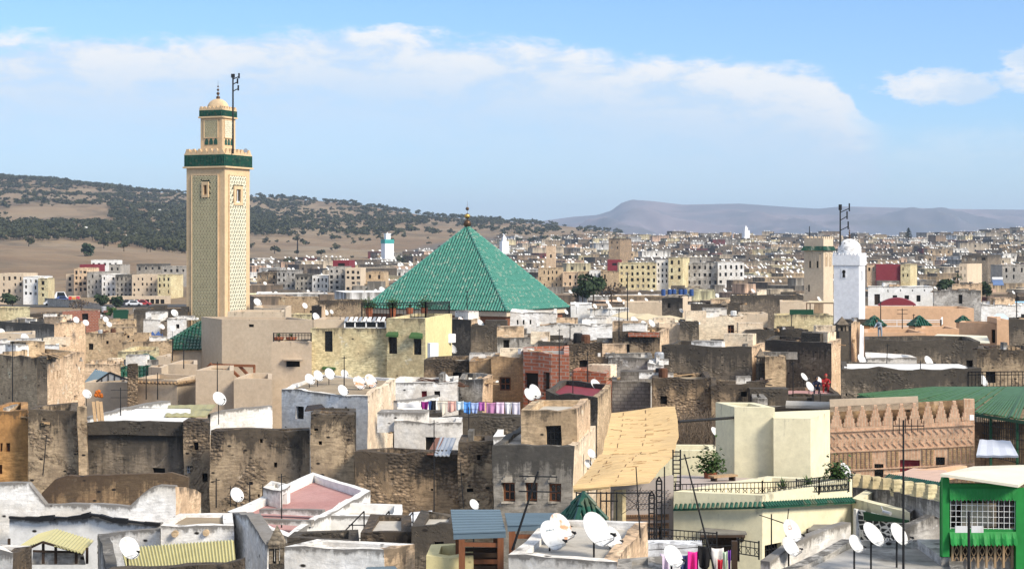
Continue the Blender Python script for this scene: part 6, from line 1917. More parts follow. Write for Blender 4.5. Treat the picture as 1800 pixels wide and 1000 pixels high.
# ------------------------------------------------------------------ crenellated brick wall, lattice pergola, kiosk
def brick_wall():
    A, B = Vector((*XY(1459, 68.6), 0)), Vector((*XY(1713, 67.6), 0)); d = B - A; L = d.length; t = d / L; nr = Vector((t.y, -t.x, 0)); ang = math.atan2(t.y, t.x)
    zA, zB = ZZ(752, 68.6), ZZ(739, 67.6)
    zt = (zA + zB) / 2
    root = empty('brick_wall', ((A + B) / 2).to_tuple()[:2] + (0.0,), 'patterned pink brown brick wall topped with stepped merlons', 'brick house')
    z_at = lambda s: zA + (zB - zA) * s / L
    ops = []
    for x0, y0, x1, y1, kd in ((1537, 815, 1553, 842, 'grille'), (1582, 808, 1617, 834, 'reddoor'), (1645, 803, 1661, 826, 'grille')):
        def al(px):
            u = (px - 900) / F; return (u * A.y - A.x) / (t.x - u * t.y)
        s0, s1 = al(x0), al(x1); ym = A.y + t.y * (s0 + s1) / 2
        ops.append((s0, s1, ZZ(y1, ym), ZZ(y0, ym), kd))
    mb = MB(); cs = cuts(0, L, .6, [o[j] for o in ops for j in (0, 1)])
    zlow = min(o[2] for o in ops); zb = 5.0
    rows = sorted({zb, *[o[j] for o in ops for j in (2, 3)]})
    P3 = lambda s, z, dd=0: A + t * s + Vector((0, 0, z)) + nr * dd
    for a, b in zip(cs[:-1], cs[1:]):
        rr = rows + ['t']
        for k in range(len(rr) - 1):
            z0 = rr[k]; z1 = rr[k + 1]
            mz = (z0 + z1) / 2 if z1 != 't' else z0 + .2; mx = (a + b) / 2
            if any(o[0] < mx < o[1] and o[2] < mz < o[3] for o in ops): continue
            mb.quad(P3(a, z0), P3(b, z0), P3(b, z_at(b) if z1 == 't' else z1), P3(a, z_at(a) if z1 == 't' else z1))
        mb.quad(P3(a, z_at(a)), P3(b, z_at(b)), P3(b, z_at(b), -.35), P3(a, z_at(a), -.35))
        mb.quad(P3(b, zb, -.35), P3(a, zb, -.35), P3(a, z_at(a), -.35), P3(b, z_at(b), -.35))
    for e in (0, L):
        f = [P3(e, zb), P3(e, zb, -.35), P3(e, z_at(e), -.35), P3(e, z_at(e))]
        mb.poly(f if e > 0 else f[::-1])
    for (s0, s1, z0, z1, kd) in ops:
        q = [P3(s0, z0), P3(s1, z0), P3(s1, z1), P3(s0, z1)]
        for e in range(4):
            p0, p1 = q[e], q[(e + 1) % 4]; mb.quad(p1, p0, p0 - nr * .2, p1 - nr * .2)
    mb.build('wall', 'brickpink', root)
    for o in ops:
        pane(root, A, t, nr, *o[:4], o[4], .18)
    # raised courses of upright and slanted bricks
    zs = [-.16, -.98, -1.72, -2.1]
    for zz in zs:
        mb = MB(); mb.beam(P3(0, z_at(0) + zz, .02), P3(L, z_at(L) + zz, .02), .07, .05); mb.build('string_course', 'brickpink', root)
    mb = MB(); k = int(L / .17)
    for i in range(k):
        s = (i + .5) * L / k; z = z_at(s)
        for lo, hi in ((-1.66, -1.04), (-2.75, -2.16)):
            if any(o[0] - .05 < s < o[1] + .05 and z + lo < o[3] and z + hi > o[2] for o in ops): continue
            mb.box(P3(s, z + lo, .012), .085, .05, hi - lo, ang)
    tag(mb.build('upright_brick', 'bricktan', root), kind='stuff')
    mb = MB(); k = int(L / .26)
    for i in range(k):
        s = (i + .5) * L / k; z = z_at(s)
        for r_ in range(3):
            z0 = z - .9 + r_ * .23; sg = .09 if r_ % 2 else -.09
            mb.beam(P3(s - sg, z0, .0), P3(s + sg, z0 + .17, .0), .06, .04)
    tag(mb.build('slanted_brick', 'brickpink', root), kind='stuff')
    # stepped merlons
    k = 11; pitch = L / k
    for i in range(k):
        s = (i + .5) * pitch; z = z_at(s); hh = .80; st = 5
        mb = MB()
        for e in range(st):
            w = pitch * (.93 - .68 * (e / (st - 1)))
            mb.box(P3(s, z + hh * e / st + .001 * e, -.17), w, .345 - .004 * e, hh / st, ang)
        mb.build('merlon', 'brickpink', root)
    mb = MB(); mb.box(P3(L - .2, z_at(L), -.17), .40, .36, .84, ang); mb.build('pier', 'brickpink', root)
    # white coping line behind the merlons
    c = MB(); c.quad(P3(0, z_at(0) - .3, -.56), P3(L, z_at(L) - .3, -.56), P3(L, z_at(L) + .80, -.56), P3(0, z_at(0) + .80, -.56)); c.build('inner_face', 'stainwall', root)
    c = MB(); c.beam(P3(0, z_at(0) + .84, -.62), P3(L * .62, z_at(L * .62) + .78, -.62), .12, .5); c.build('rear_parapet', 'beige2', root)
brick_wall()
mb = MB(); p = PT(1708, 738, 67.3); mb.box(p, .16, .10, .2); mb.thing('lamp_box', 'whitepaint', 'small white lamp box on the right end of the brick wall', 'lamp')
slab('terrace_deck', [PT(1566, 838, 55.2), PT(1664, 851, 52), PT(1664, 826, 60), PT(1605, 822, 61.5)], plain('pink_terrace_tile', (.52, .36, .28), .8), 'small pink terrace roof below the brick wall door', 'roof', .12)
freewall('low terracotta parapet along the small pink terrace', [(1566, 834), (1640, 825), (1700, 818)], 58, 62, 'terra', 850, name='parapet_wall', amp=.01, edge=.01)

# concrete wall with yellow stepped merlons running down to the right
def stepped_wall():
    A, B = Vector((*XY(1456, 58), 0)), Vector((*XY(1660, 48), 0)); d = B - A; L = d.length; t = d / L; nr = Vector((t.y, -t.x, 0)); ang = math.atan2(t.y, t.x)
    zA, zB = ZZ(850, 58), ZZ(884, 48)
    f = freewall('', [(1456, 850), (1560, 862), (1660, 884)], 58, 48, 'greyworn', 975, parent=empty('stepped_merlon_wall', (*((A + B) / 2).xy, 8), 'grey stained wall crowned with pale yellow stepped merlons', 'wall'), amp=.03, edge=.02)
    root = f.parent
    k = 11
    for i in range(k):
        s = (i + .4) * L / k; z = zA + (zB - zA) * s / L - .04
        ox = noise.noise_vector((A + t * s).xyz * .33) * .02
        mb = MB()
        for e in range(4):
            mb.box(A + t * (s + e * .05) + Vector((0, 0, z + e * .125)) - nr * (.15 + .002 * e) , .46 - e * .09, .28 - .004 * e, .124, ang)
        mb.build('merlon', 'yellowold', root)
stepped_wall()

def lattice_pergola():
    # a slanting roof of green slats on dark posts
    a, b, c, d = PT(1508, 694, 86), PT(1830, 742, 64), PT(1830, 680, 80), PT(1640, 680, 88)
    root = empty('lattice_pergola', PT(1680, 790, 74), 'wide green slatted pergola roof with dark caged sides', 'pergola')
    k = 72; mb = MB()
    for i in range(k + 1):
        f = i / k
        p, q = a.lerp(b, f), d.lerp(c, f)
        if random.random() < .05: continue
        p = p + Vector((0, 0, random.uniform(-.05, .05)))
        mb.beam(p, q, .085, .05)
    for f in (.05, .35, .65, .95):
        mb.beam(a.lerp(d, f) - Vector((0, 0, .06)), b.lerp(c, f) - Vector((0, 0, .06)), .07, .05)
    tag(mb.build('slat', 'greennet', root), kind='stuff')
    for (p, q) in ((a, b), (d, c), (a, d)):
        mb = MB(); mb.beam(p - Vector((0, 0, .1)), q - Vector((0, 0, .1)), .08, .12); mb.build('edge_beam', 'greendk', root)
    ps = [a.lerp(b, f) for f in (0, .14, .28, .42, .54, .66, .78, .9, 1.0)]
    for p in ps:
        mb = MB(); mb.beam(p - Vector((0, 0, .08)), Vector((p.x, p.y, p.z - 3.4)), .09); mb.build('post', 'greendk', root)
    mb = MB()
    for p, q in zip(ps[:-1], ps[1:]):
        m_ = int((q - p).length / .22)
        for i in range(m_): x = p.lerp(q, i / m_); mb.beam(x - Vector((0, 0, .1)), x - Vector((0, 0, 1.7)), .025)
        for dz in (.45, .8, 1.15, 1.7): mb.beam(p - Vector((0, 0, dz)), q - Vector((0, 0, dz)), .025)
    tag(mb.build('cage_bar', 'iron', root), kind='stuff')
lattice_pergola()
freewall('plain cement parapet at the corner of the green pergola', [(1612, 714), (1660, 722), (1706, 733)], 74, 70, 'cement', 760, name='parapet_wall', amp=.02)
h_r = railing('roof_railing', [PT(1696, 682, 90), PT(1830, 682, 87)], .85, 'black iron railing behind the green slatted pergola', 'railing', gap=.2, r=.022)
freewall('brown back wall inside the caged courtyard at the right', [(1712, 742), (1830, 742)], 70, 68, 'stainwall', 850, name='courtyard_wall')
slab('white_vault_roof', [PT(1716, 800, 64), PT(1790, 800, 63), PT(1776, 774, 66), PT(1722, 772, 67)], plain('grey_white_sheet', (.55, .58, .65), .6, .1), 'pale grey vaulted sheet in the caged courtyard', 'roof sheet', .08, None, 3, .01)

def kiosk():
    Y = 39
    q = lambda x, y, Yy=Y: PT(x, y, Yy)
    root = empty('green_kiosk', q(1720, 1000), 'bright green roof kiosk with scalloped awnings and a cream sheet roof', 'kiosk')
    g = 'greenpaint'
    def bar(nm, x0, y0, x1, y1, Yy=Y, th=.16, mat=g):
        a = q(x0, y1, Yy); b = q(x1, y0, Yy); mb = MB(); mb.box(((a.x + b.x) / 2, Yy + th / 2, a.z), b.x - a.x, th, b.z - a.z); return mb.build(nm, mat, root)
    bar('corner_post', 1657, 840, 1669, 978); bar('corner_post', 1786, 858, 1812, 1010, Y - .02)
    bar('fascia', 1669.3, 850, 1785.7, 870, Y + .02)
    bar('window_rail', 1669.3, 930, 1785.7, 943, Y + .03)
    bar('base_wall', 1655, 979, 1830, 1100, Y + .2, 2.4, 'greyworn')
    side = MB()
    # left flank going back
    a, b = q(1657, 978, Y + .17), q(1657, 840, Y + .17)
    slab('side_wall', [q(1658, 978, Y + .17), q(1661, 966, Y + 2.6), q(1661, 838, Y + 2.6), q(1658, 846, Y + .17)], g, th=.08, parent=root)
    def scallop(nm, x0, x1, yt, yb, Yy, out):
        mb = MB(); k = 18; top0, top1 = q(x0, yt, Yy), q(x1, yt, Yy); n_ = k * 6; pr = None
        for i in range(n_ + 1):
            f = i / n_; p = top0.lerp(top1, f); zb = q(x0, yb, Yy).z + abs(math.sin(f * k * math.pi)) * -.05
            o = Vector((0, -out * (1 + .25 * math.sin(f * 40)), 0))
            cur = (mb.vert(p), mb.vert(Vector((p.x, p.y, (p.z + zb) / 2)) + o * .7), mb.vert(Vector((p.x, p.y, zb)) + o))
            if pr:
                mb.face((pr[1], cur[1], cur[0], pr[0])); mb.face((pr[2], cur[2], cur[1], pr[1]))
            pr = cur
        o = mb.build(nm, g, root); md = o.modifiers.new('thick', 'SOLIDIFY'); md.thickness = .012
    scallop('valance', 1669, 1786, 858, 876, Y - .03, .03)
    scallop('valance', 1669, 1786, 934, 954, Y - .02, .12)
    # window: grid, curtain, dim room
    w = bar('window', 1669.3, 870, 1785.7, 930, Y + .9, .04, 'darkwood')
    mb = MB()
    for i in range(13): mb.beam(q(1671 + i * 9.4, 872, Y + .05), q(1671 + i * 9.4, 930, Y + .05), .009)
    for j in range(6): mb.beam(q(1670, 877 + j * 10, Y + .06), q(1786, 879 + j * 10, Y + .06), .009)
    tag(mb.build('window_grid', 'whitepaint', root), kind='stuff')
    cu = MB(); n_ = 46
    def curtain(x0, x1, ytop, low):
        pr = None
        for i in range(n_ + 1):
            f = i / n_; x = x0 + (x1 - x0) * f; fold = .05 * math.sin(f * 44)
            a = q(x, ytop, Y + .3 + fold); b = q(x, low(f), Y + .3 + fold)
            cur = (cu.vert(a), cu.vert(b))
            if pr: cu.face((pr[1], cur[1], cur[0], pr[0]))
            pr = cur
    curtain(1672, 1752, 870, lambda f: 912 - 38 * math.sin(math.pi * min(1, f * 1.0)) ** .6 if f < .75 else 884)
    curtain(1752, 1786, 870, lambda f: 930 - 6 * f)
    o = cu.build('curtain', plain('mauve_brown_curtain', (.20, .15, .14), .9, .3, 3), root); md = o.modifiers.new('thick', 'SOLIDIFY'); md.thickness = .01
    bar('inner_blind', 1690, 884, 1755, 925, Y + .6, .03, 'beige2')
    lw = bar('lower_window', 1669.3, 943, 1785.7, 995, Y + .35, .05, 'darkwood')
    mb = MB()
    for i in range(8):
        x = 1674 + i * 15
        mb.beam(q(x, 946, Y + .12), q(x, 997, Y + .12), .05)
        if i < 7:
            for (u, v) in ((3, 12), (12, 3)):
                mb.beam(q(x + u, 950, Y + .13), q(x + v, 968, Y + .13), .018); mb.beam(q(x + v, 968, Y + .13), q(x + u, 986, Y + .13), .018)
    tag(mb.build('lower_lattice', 'palewood', root), kind='stuff')
    r_ = [q(1653, 832, Y - .15), q(1790, 852, Y - .6), q(1850, 815, Y + 3.2), q(1712, 819, Y + 3.4)]
    slab('sheet_roof', r_, 'creamsheet', th=.06, parent=root)
kiosk()

# ------------------------------------------------------------------ timber pavilions with slate blue roofs
def timber_pavilion(label, x0, x1, yt, yb, Y, dY, posts, seat=True):
    q = PT
    root = empty('timber_pavilion', q((x0 + x1) / 2, 1000, Y), label, 'timber pavilion')
    a, b = q(x0 + 6, yb + 1, Y), q(x1, yb - 2, Y); c, d = q(x1 - 10, yt, Y + dY), q(x0 + 1, yt, Y + dY)
    n_ = 9
    for i in range(n_):      # overlapping boards of the roof
        f0, f1 = i / n_, (i + 1) / n_
        p, q_, r_, s = a.lerp(d, f0), b.lerp(c, f0), b.lerp(c, f1), a.lerp(d, f1)
        up = Vector((0, 0, .02)); slab('board', [p + up, q_ + up, r_, s], 'slate', th=.035, parent=root)
    mb = MB(); mb.beam(a - Vector((0, -.05, .08)), b - Vector((0, -.05, .08)), .06, .14); mb.build('fascia', 'slate', root)
    zb = 12.5
    for px, dy in posts:
        p = PT(px, yb + 4, Y + dy); mb = MB(); mb.box((p.x, p.y, zb), .15, .15, (a.z + (d.z - a.z) * dy / dY) - .12 - zb); mb.build('post', 'wood', root)
    xs = [PT(px, 940, Y)[0] for px, _ in posts]
    mb = MB(); mb.beam((min(xs), Y + .1, a.z - .28), (max(xs), Y + .1, a.z - .30), .07, .10); mb.build('rail', 'wood', root)
    if seat:
        for k in range(6):
            mb = MB(); mb.beam((min(xs) + .05, Y + .5, a.z - .62 - .16 * k), (max(xs) - .05, Y + .5, a.z - .62 - .16 * k), .03, .11); mb.build('slat', 'wood' if k % 2 else 'darkwood', root)
        mb = MB(); mb.box(((min(xs) + max(xs)) / 2, Y + .9, zb), max(xs) - min(xs) - .2, .06, a.z - .5 - zb); mb.build('back_panel', 'darkwood', root)
timber_pavilion('timber pavilion with a broad slate blue board roof and slatted back', 791, 889, 895, 936, 41.6, 2.0, [(812, .1), (880, .1), (806, 1.6), (872, 1.6)])
timber_pavilion('lower timber pavilion with a narrow slate blue roof behind the dishes', 886, 990, 901, 922, 41.8, 1.4, [(900, .1), (980, .1)], False)
slab('yard_sheet', [PT(640, 1003, 42), PT(702, 1003, 42), PT(694, 994, 43.4), PT(645, 996, 43.4)], 'slate', 'slate blue sheet at the bottom edge', 'sheet', .05)

# ------------------------------------------------------------------ canopies and sheets
def gable_canopy():
    q = PT
    root = empty('gable_canopy', q(100, 985, 52), 'yellow ribbed gable canopy on a dark brown frame', 'canopy')
    ap0, ap1 = q(75, 952, 50.5), q(100, 929, 54)
    slab('roof_panel', [q(24, 966, 51.2), ap0, ap1, q(68, 938, 54.2)], 'plastic_y', th=.03, parent=root, ridges=12, rh=.02)
    slab('roof_panel', [ap0, q(145, 971, 50.2), q(165, 949, 53.4), ap1], 'plastic_y', th=.03, parent=root, ridges=12, rh=.02)
    for x, yt, yb in ((76, 955, 990), (98, 960, 990), (134, 970, 990), (153, 962, 990), (16, 946, 964)):
        mb = MB(); mb.beam(q(x, yb, 50.7), q(x, yt, 50.7), .07); mb.build('post', 'darkwood', root)
    for p, q_ in ((q(58, 968, 50.65), q(148, 970, 50.65)), (q(56, 961, 50.62), ap0), (ap0, q(145, 973, 50.3))):
        mb = MB(); mb.beam(p, q_, .06); mb.build('beam', 'darkwood', root)
    slab('grey_screen', [q(56, 992, 50.9), q(150, 992, 50.9), q(146, 972, 50.9), q(58, 966, 50.9)], 'cement', th=.03, parent=root)
gable_canopy()
slab('corrugated_sheet', [PT(224, 1008, 46.4), PT(415, 992, 46.2), PT(411, 948, 48.4), PT(212, 962, 48.8)], 'plastic_y', 'long corrugated yellow plastic panel roof in front of the white house', 'roof panel', .03, None, 34, .025)
slab('roof_sheet', [PT(290, 731, 79), PT(362, 731, 79), PT(380, 710, 88), PT(296, 712, 88)], 'olive_sheet', 'flat olive sheet roof on the white roof terrace', 'roof sheet', .05, None, 5, .012)
slab('canvas_canopy', [PT(1072, 556, 160), PT(1180, 565, 158), PT(1208, 558, 176), PT(1092, 548, 188)], 'canvas', 'wide tan canvas canopy in the middle of the town', 'canopy', .05, None, 3, .08)
slab('roof_sheet', [PT(1626, 598, 121), PT(1740, 602, 120), PT(1735, 590, 130), PT(1648, 587, 131)], 'creamsheet', 'flat cream sheet roof below the terracotta houses', 'roof sheet', .08)
slab('white_slab', [PT(1381, 712, 93), PT(1458, 714, 92.6), PT(1460, 706, 94.6), PT(1382, 704, 95)], 'r_pale', 'long white slab lying on the sooty wall house', 'slab', .15)
slab('corrugated_sheet', [PT(762, 800, 69.5), PT(790, 800, 69.3), PT(802, 769, 75.5), PT(774, 768, 76)], 'steel', 'grey and yellow sheet panel leaning in the small yard', 'roof sheet', .04, None, 4, .02)
slab('corrugated_sheet', [PT(750, 798, 70), PT(764, 799, 69.6), PT(782, 768, 76), PT(766, 769, 76)], 'wood', 'brown sheet panel leaning beside the grey one in the small yard', 'roof sheet', .04)

def red_canopy():
    root = empty('arched_canopy', PT(1577, 540, 236), 'maroon arched canopy before the long white house', 'canopy')
    mb = MB(); pr = None; k = 14
    for i in range(k + 1):
        f = i / k; x = 1543 + 67 * f; y = 536 - 12 * math.sin(math.pi * f) ** .8
        a, b = PT(x, y, 232), PT(x, y - 1.5, 242); c = a - Vector((0, 0, .12))
        cur = (mb.vert(a), mb.vert(b), mb.vert((a.x, a.y, ZZ(537, 232))))
        if pr: mb.face((pr[0], cur[0], cur[1], pr[1])); mb.face((pr[2], cur[2], cur[0], pr[0]))
        pr = cur
    o = mb.build('cover', 'maroon', root); md = o.modifiers.new('thick', 'SOLIDIFY'); md.thickness = .08
    for x in (1546, 1606):
        mb = MB(); p = PT(x, 537, 233); mb.beam(p, p - Vector((0, 0, 2.4)), .12); mb.build('post', 'iron', root)
red_canopy()

def skylight():
    q = PT; Y = 133.2
    root = empty('glass_skylight', q(641, 578, Y), 'long white framed skylight with dark panes on the yellow house', 'skylight')
    mb = MB()
    for x in (606, 624, 643.5, 662, 677.5): mb.beam(q(x, 577, Y - .02), q(x, 564, Y - .02), .10)
    for y in (576.5, 565): mb.beam(q(606, y, Y - .02), q(677.5, y, Y - .02), .10)
    mb.build('frame', 'whitepaint', root)
    for a, b in ((606, 624), (624, 643.5), (643.5, 662), (662, 677.5)):
        slab('pane', [q(a + 1, 576, Y + .06), q(b - 1, 576, Y + .06), q(b - 1, 565.5, Y + .06), q(a + 1, 565.5, Y + .06)], 'dark_glass', th=.02, parent=root)
    for k in range(9):
        x0 = 605 + k * 8.1; slab('roof_slat', [q(x0, 564, Y - .2), q(x0 + 5.4, 564, Y - .2), q(x0 + 8.4, 557, Y + 4), q(x0 + 3.4, 557, Y + 4)], 'whitepaint' if k % 3 else 'steel', th=.05, parent=root)
skylight()
def awn(label, x0, x1, yt, yb, Y, out):
    a, b = PT(x0 - 4, yb, Y - out), PT(x1, yb + 1, Y - out); c, d = PT(x1, yt, Y), PT(x0, yt, Y)
    root = empty('window_awning', (a + b) / 2, label, 'awning')
    slab('cover', [a, b, c, d], 'greencloth', th=.03, parent=root)
    mb = MB(); mb.poly([b, Vector((b.x, Y, b.z)), c]); mb.poly([a, d, Vector((a.x, Y, a.z))]); mb.quad(a - Vector((0, 0, .16)), b - Vector((0, 0, .16)), b, a)
    o = mb.build('side_flap', 'greencloth', root); md = o.modifiers.new('thick', 'SOLIDIFY'); md.thickness = .015
awn('left green cloth awning over the upper yellow house window', 682, 700, 583, 588, 131.5, .55)
awn('right green cloth awning over the upper yellow house window', 723, 743, 584, 591, 131, .55)
awn('low green cloth awning beside the dishes on the yellow house', 570, 590, 640, 646, 133.2, .6)
mb = MB(); mb.box(PT(791, 602, 139.2), .9, .45, .7, .9); mb.thing('air_conditioner', 'whitepaint', 'white air conditioner on the corner of the sunny yellow wall', 'air conditioner')
mb = MB(); mb.box(PT(761, 630, 121), .62, .6, 1.1, .4); mb.thing('water_tank', 'whitepaint', 'small white tank on the dark wall below the sunny yellow wall', 'water tank')
slab('window_hood', [PT(497, 631, 130.2), PT(532, 632, 129.7), PT(529, 628, 130.9), PT(501, 628, 131)], 'beige', 'thin slab hood over the beige house slit window', 'window hood', .12)
railing('roof_railing', [PT(636, 560, 140), PT(690, 560, 138.5), PT(748, 559, 137.5), PT(790, 556, 145)], 1.25, 'black iron railing on the yellow house roof under the pyramid', 'railing', gap=.3, r=.035)
railing('roof_railing', [PT(481, 600, 130.8), PT(547, 600, 130.2)], .62, 'dark railing with plants on the beige house roof', 'railing', gap=.25, r=.03)
for px, lab in ((649, 'squat pot left of the roof railing gate'), (690, 'squat pot in the middle of the roof railing'), (720, 'tall pot with a thin plant inside the roof railing'), (746, 'squat pot at the right of the roof railing')):
    pot_plant(px, 558, 141, .8, lab, 'spike' if px == 720 else 'bush', .38)
for px, lab in ((490, 'spiky green plant at the left end of the beige house roof'), (512, 'low green plant in the middle of the beige house roof')):
    pot_plant(px, 598, 132, .25, lab, 'spike', .55)

def skylight_gable():
    q = PT
    root = empty('glass_gable', q(185, 672, 133), 'dark striped metal gable skylight on the beige garden building', 'skylight')
    ap, bk = q(167, 649, 134), q(192, 652, 140)
    slab('roof_panel', [q(149, 671, 133), q(168, 671, 133), q(193, 655, 133.6), q(167, 649, 136)], 'slate', th=.06, parent=root, ridges=7, rh=.05)
    a, b, c = q(168, 671.5, 132.6), q(224, 667, 132.6), q(193, 654.5, 132.6)
    mb = MB(); mb.poly([a, b, c]); mb.poly([Vector((p.x, p.y + .08, p.z)) for p in (a, c, b)]); mb.build('glass_end', 'steel', root)
    mb = MB(); mb.beam(a, c, .12); mb.beam(c, b, .12)
    for f in (.2, .4, .6, .8):
        p = a.lerp(b, f); tq = a.lerp(c, f / .446) if f < .446 else c.lerp(b, (f - .446) / .554); mb.beam(p - Vector((0, .03, 0)), tq - Vector((0, .03, 0)), .07)
    mb.build('frame', 'iron', root)
skylight_gable()

def truss():
    q = PT; Y = 131
    root = empty('timber_truss', q(400, 665, Y), 'brown timber roof frame over the beige terrace', 'roof frame')
    for i, (x0, y0, x1, y1) in enumerate(((372, 641, 448, 643), (356, 656, 372, 639), (372, 640, 392, 662), (398, 642, 420, 662), (420, 642, 440, 663), (447, 642, 447, 664), (356, 655, 398, 650))):
        mb = MB(); mb.beam(q(x0, y0, Y), q(x1, y1, Y - .3), .19); mb.build('beam', 'wood', root)
truss()

# planks, clutter
for k, (x, w) in enumerate(((168, 4), (175, 4), (181, 5))):
    mb = MB(); a = PT(x, 746, 76.2); b = PT(x - 4, 706 - k % 2, 76.9); mb.beam(a, b, .14, .04)
    mb.thing('plank', 'palewood', ('leftmost of three orange planks leaning on the white roof', 'middle of three orange planks leaning on the white roof', 'rightmost of three orange planks leaning on the white roof')[k], 'plank', 'planks leaning on the white roof')
mb = MB()
for k in range(16):
    c = PT(174 + random.uniform(-6, 6), 692 + random.uniform(-5, 5), 129.4); r_ = random.uniform(.08, .16)
    mb.lathe(c, [(.01, -r_), (r_ * .8, -r_ * .6), (r_, 0), (r_ * .8, r_ * .6), (.01, r_)], 8)
o = mb.thing('flower_bunch', plain('orange_petals', (.62, .16, .02), .7, .4, 6), 'bunch of orange blooms hanging on the beige garden wall', 'flowers')
o['kind'] = 'stuff'
for k in range(7):
    a = PT(536 + k * .8, 722 - k * 1.4, 80.6 + k * .3); b = PT(571 - k, 717 - k * 1.0, 81 + k * .3)
    mb = MB(); mb.beam(a, b, .16, .05)
    mb.thing('plank', 'iron' if k % 2 else 'darkwood', 'dark board in the heap on the low store below the grey dish house', 'plank', 'boards heaped on the low store')
for k in range(8):
    a = PT(834 + k * 1.2, 617 - k * 1.5, 149); b = PT(872 - k, 612 - k * 1.3, 150)
    mb = MB(); mb.beam(a, b, .22, .1)
    mb.thing('plank', 'palewood' if k % 2 else 'darkwood', 'weathered board in the heap right of the sunny yellow wall', 'plank', 'boards heaped by the yellow wall')
slab('tarpaulin', [PT(254, 596, 176), PT(280, 597, 175), PT(286, 585, 180), PT(266, 586, 181)], 'blue', 'crumpled blue tarpaulin left of the dark green tile slope', 'tarpaulin', .3, None, 2, .22)
slab('blue_tent_roof', [PT(1740, 561, 150), PT(1776, 561, 150), PT(1764, 551, 154), PT(1752, 551, 154)], plain('pale_blue_cloth', (.50, .60, .72), .8, .1), 'pale blue tent roof near the right edge', 'tent', .08)
slab('blue_sheet', [PT(1762, 546, 205), PT(1830, 546, 205), PT(1830, 529, 222), PT(1756, 530, 222)], plain('sky_blue_sheet', (.30, .52, .68), .7, .1), 'light blue sheet roof at the right edge', 'roof sheet', .1)

# stone chimneys with pointed caps
def chimney(label, cx, Y, w, yt, ycap, yb, mat='stonecap'):
    base = PT(cx, yb, Y); zc = ZZ(ycap, Y); zt = ZZ(yt, Y); W_ = w / F * Y
    root = empty('chimney', base, label, 'chimney')
    mb = MB(); mb.box(base, W_, W_, zc - base.z - .5, .25, top=.8); mb.build('shaft', mat, root)
    z = zc - .5
    mb = MB()
    for sx in (-1, 1):
        for sy in (-1, 1):
            mb.box((base.x + sx * W_ * .36, base.y + sy * W_ * .36, z), W_ * .24, W_ * .24, .42, .25)
    mb.box((base.x, base.y, z), W_ * .2, W_ * .9, .42, .25)
    tag(mb.build('vent_pillar', mat, root), kind='stuff')
    mb = MB(); mb.box((base.x, base.y, z + .421), W_ * 1.25, W_ * 1.25, .09, .25, top=.4); mb.build('cap_slab', mat, root)
    mb = MB(); c4 = [(base.x + a * W_ * .55, base.y + b * W_ * .55, z + .512) for a, b in ((-1, -1), (1, -1), (1, 1), (-1, 1))]
    ap = (base.x, base.y, zt)
    for i in range(4): mb.poly([c4[i], c4[(i + 1) % 4], ap])
    mb.build('pointed_cap', mat, root)
chimney('tall dark stone chimney tower in front of the white minaret', 1480, 133, 19, 556, 570, 660, 'dark')
chimney('dark stone chimney with a pointed cap at the end of the long sooty wall', 1337, 117, 13, 611, 626, 700, 'dark')
chimney('squat mossy stone chimney with a pointed cap in the foreground', 487, 45.6, 27, 921, 955, 1010, 'stonecap')
chimney('distant small stone chimney right of the canvas canopy', 1273, 186, 12, 528, 536, 560, 'dark')

# iron steps in the white yard
for k, (x0, y0, x1, y1) in enumerate(((595, 944, 640, 898), (668, 916, 684, 898), (712, 916, 726, 900))):
    Y = 55.2 if k == 0 else 55.6
    a, b = PT(x0, y0, Y), PT(x1, y1, Y)
    root = empty('iron_stair_rail', a, ('largest of three sloping iron stair rails in the white yard', 'middle of three sloping iron stair rails in the white yard', 'rightmost of three sloping iron stair rails in the white yard')[k], 'stair rail')
    mb = MB(); mb.beam(a, b, .04); mb.build('handrail', 'iron', root)
    mb = MB(); mb.beam(b, Vector((b.x, b.y, b.z - .9)), .04); mb.beam(a, Vector((a.x, a.y, a.z - .6)), .04); mb.build('post', 'iron', root)
    root.children[-1]['kind'] = 'stuff'
    mb = MB(); c = Vector((a.x + (b.x - a.x) * .4, a.y, b.z - .45)); mb.beam(c, Vector((b.x + .1, b.y, b.z - .45)), .03); mb.beam(Vector((a.x, a.y, a.z - .02)), Vector((b.x, b.y, a.z - .02)), .03); mb.beam(a.lerp(b, .55), Vector((a.lerp(b, .55).x, a.y, a.z - .3)), .03); mb.build('brace', 'iron', root)
    root.children[-1]['kind'] = 'stuff'

# ------------------------------------------------------------------ washing
CL = {}
def cloth(x0, x1, yt, yb, Y, colr, label, group, dy=0.0, jag=.06):
    if colr not in CL: CL[colr] = plain('cloth_%d' % len(CL), colr, .9, .2, 4)
    mb = MB(); nx, nz = 10, 8; rows = []
    a, b = PT(x0, yt, Y), PT(x1, yt + dy, Y); L = a.z - ZZ(yb, Y); ph = random.uniform(0, 6); L *= random.uniform(.78, 1.12); tp = random.choice((0, 0, .3, .5))
    for j in range(nz + 1):
        row = []
        for i in range(nx + 1):
            f = i / nx; g = j / nz; f2 = .5 + (f - .5) * (1 - tp * max(0, g - .25)); p = a.lerp(b, f2)
            p = p + Vector((0, math.sin(f * 9 + ph) * .05 * (.3 + g), -L * g * (1 + jag * math.sin(f * 5 + ph) * g) - .03 * math.sin(math.pi * f)))
            row.append(mb.vert(p))
        rows.append(row)
    for j in range(nz):
        for i in range(nx): mb.face((rows[j + 1][i], rows[j + 1][i + 1], rows[j][i + 1], rows[j][i]))
    o = mb.thing('laundry', CL[colr], label, 'laundry', group, smooth=True)
    md = o.modifiers.new('thick', 'SOLIDIFY'); md.thickness = .012
g1 = 'washing on the long roof line'
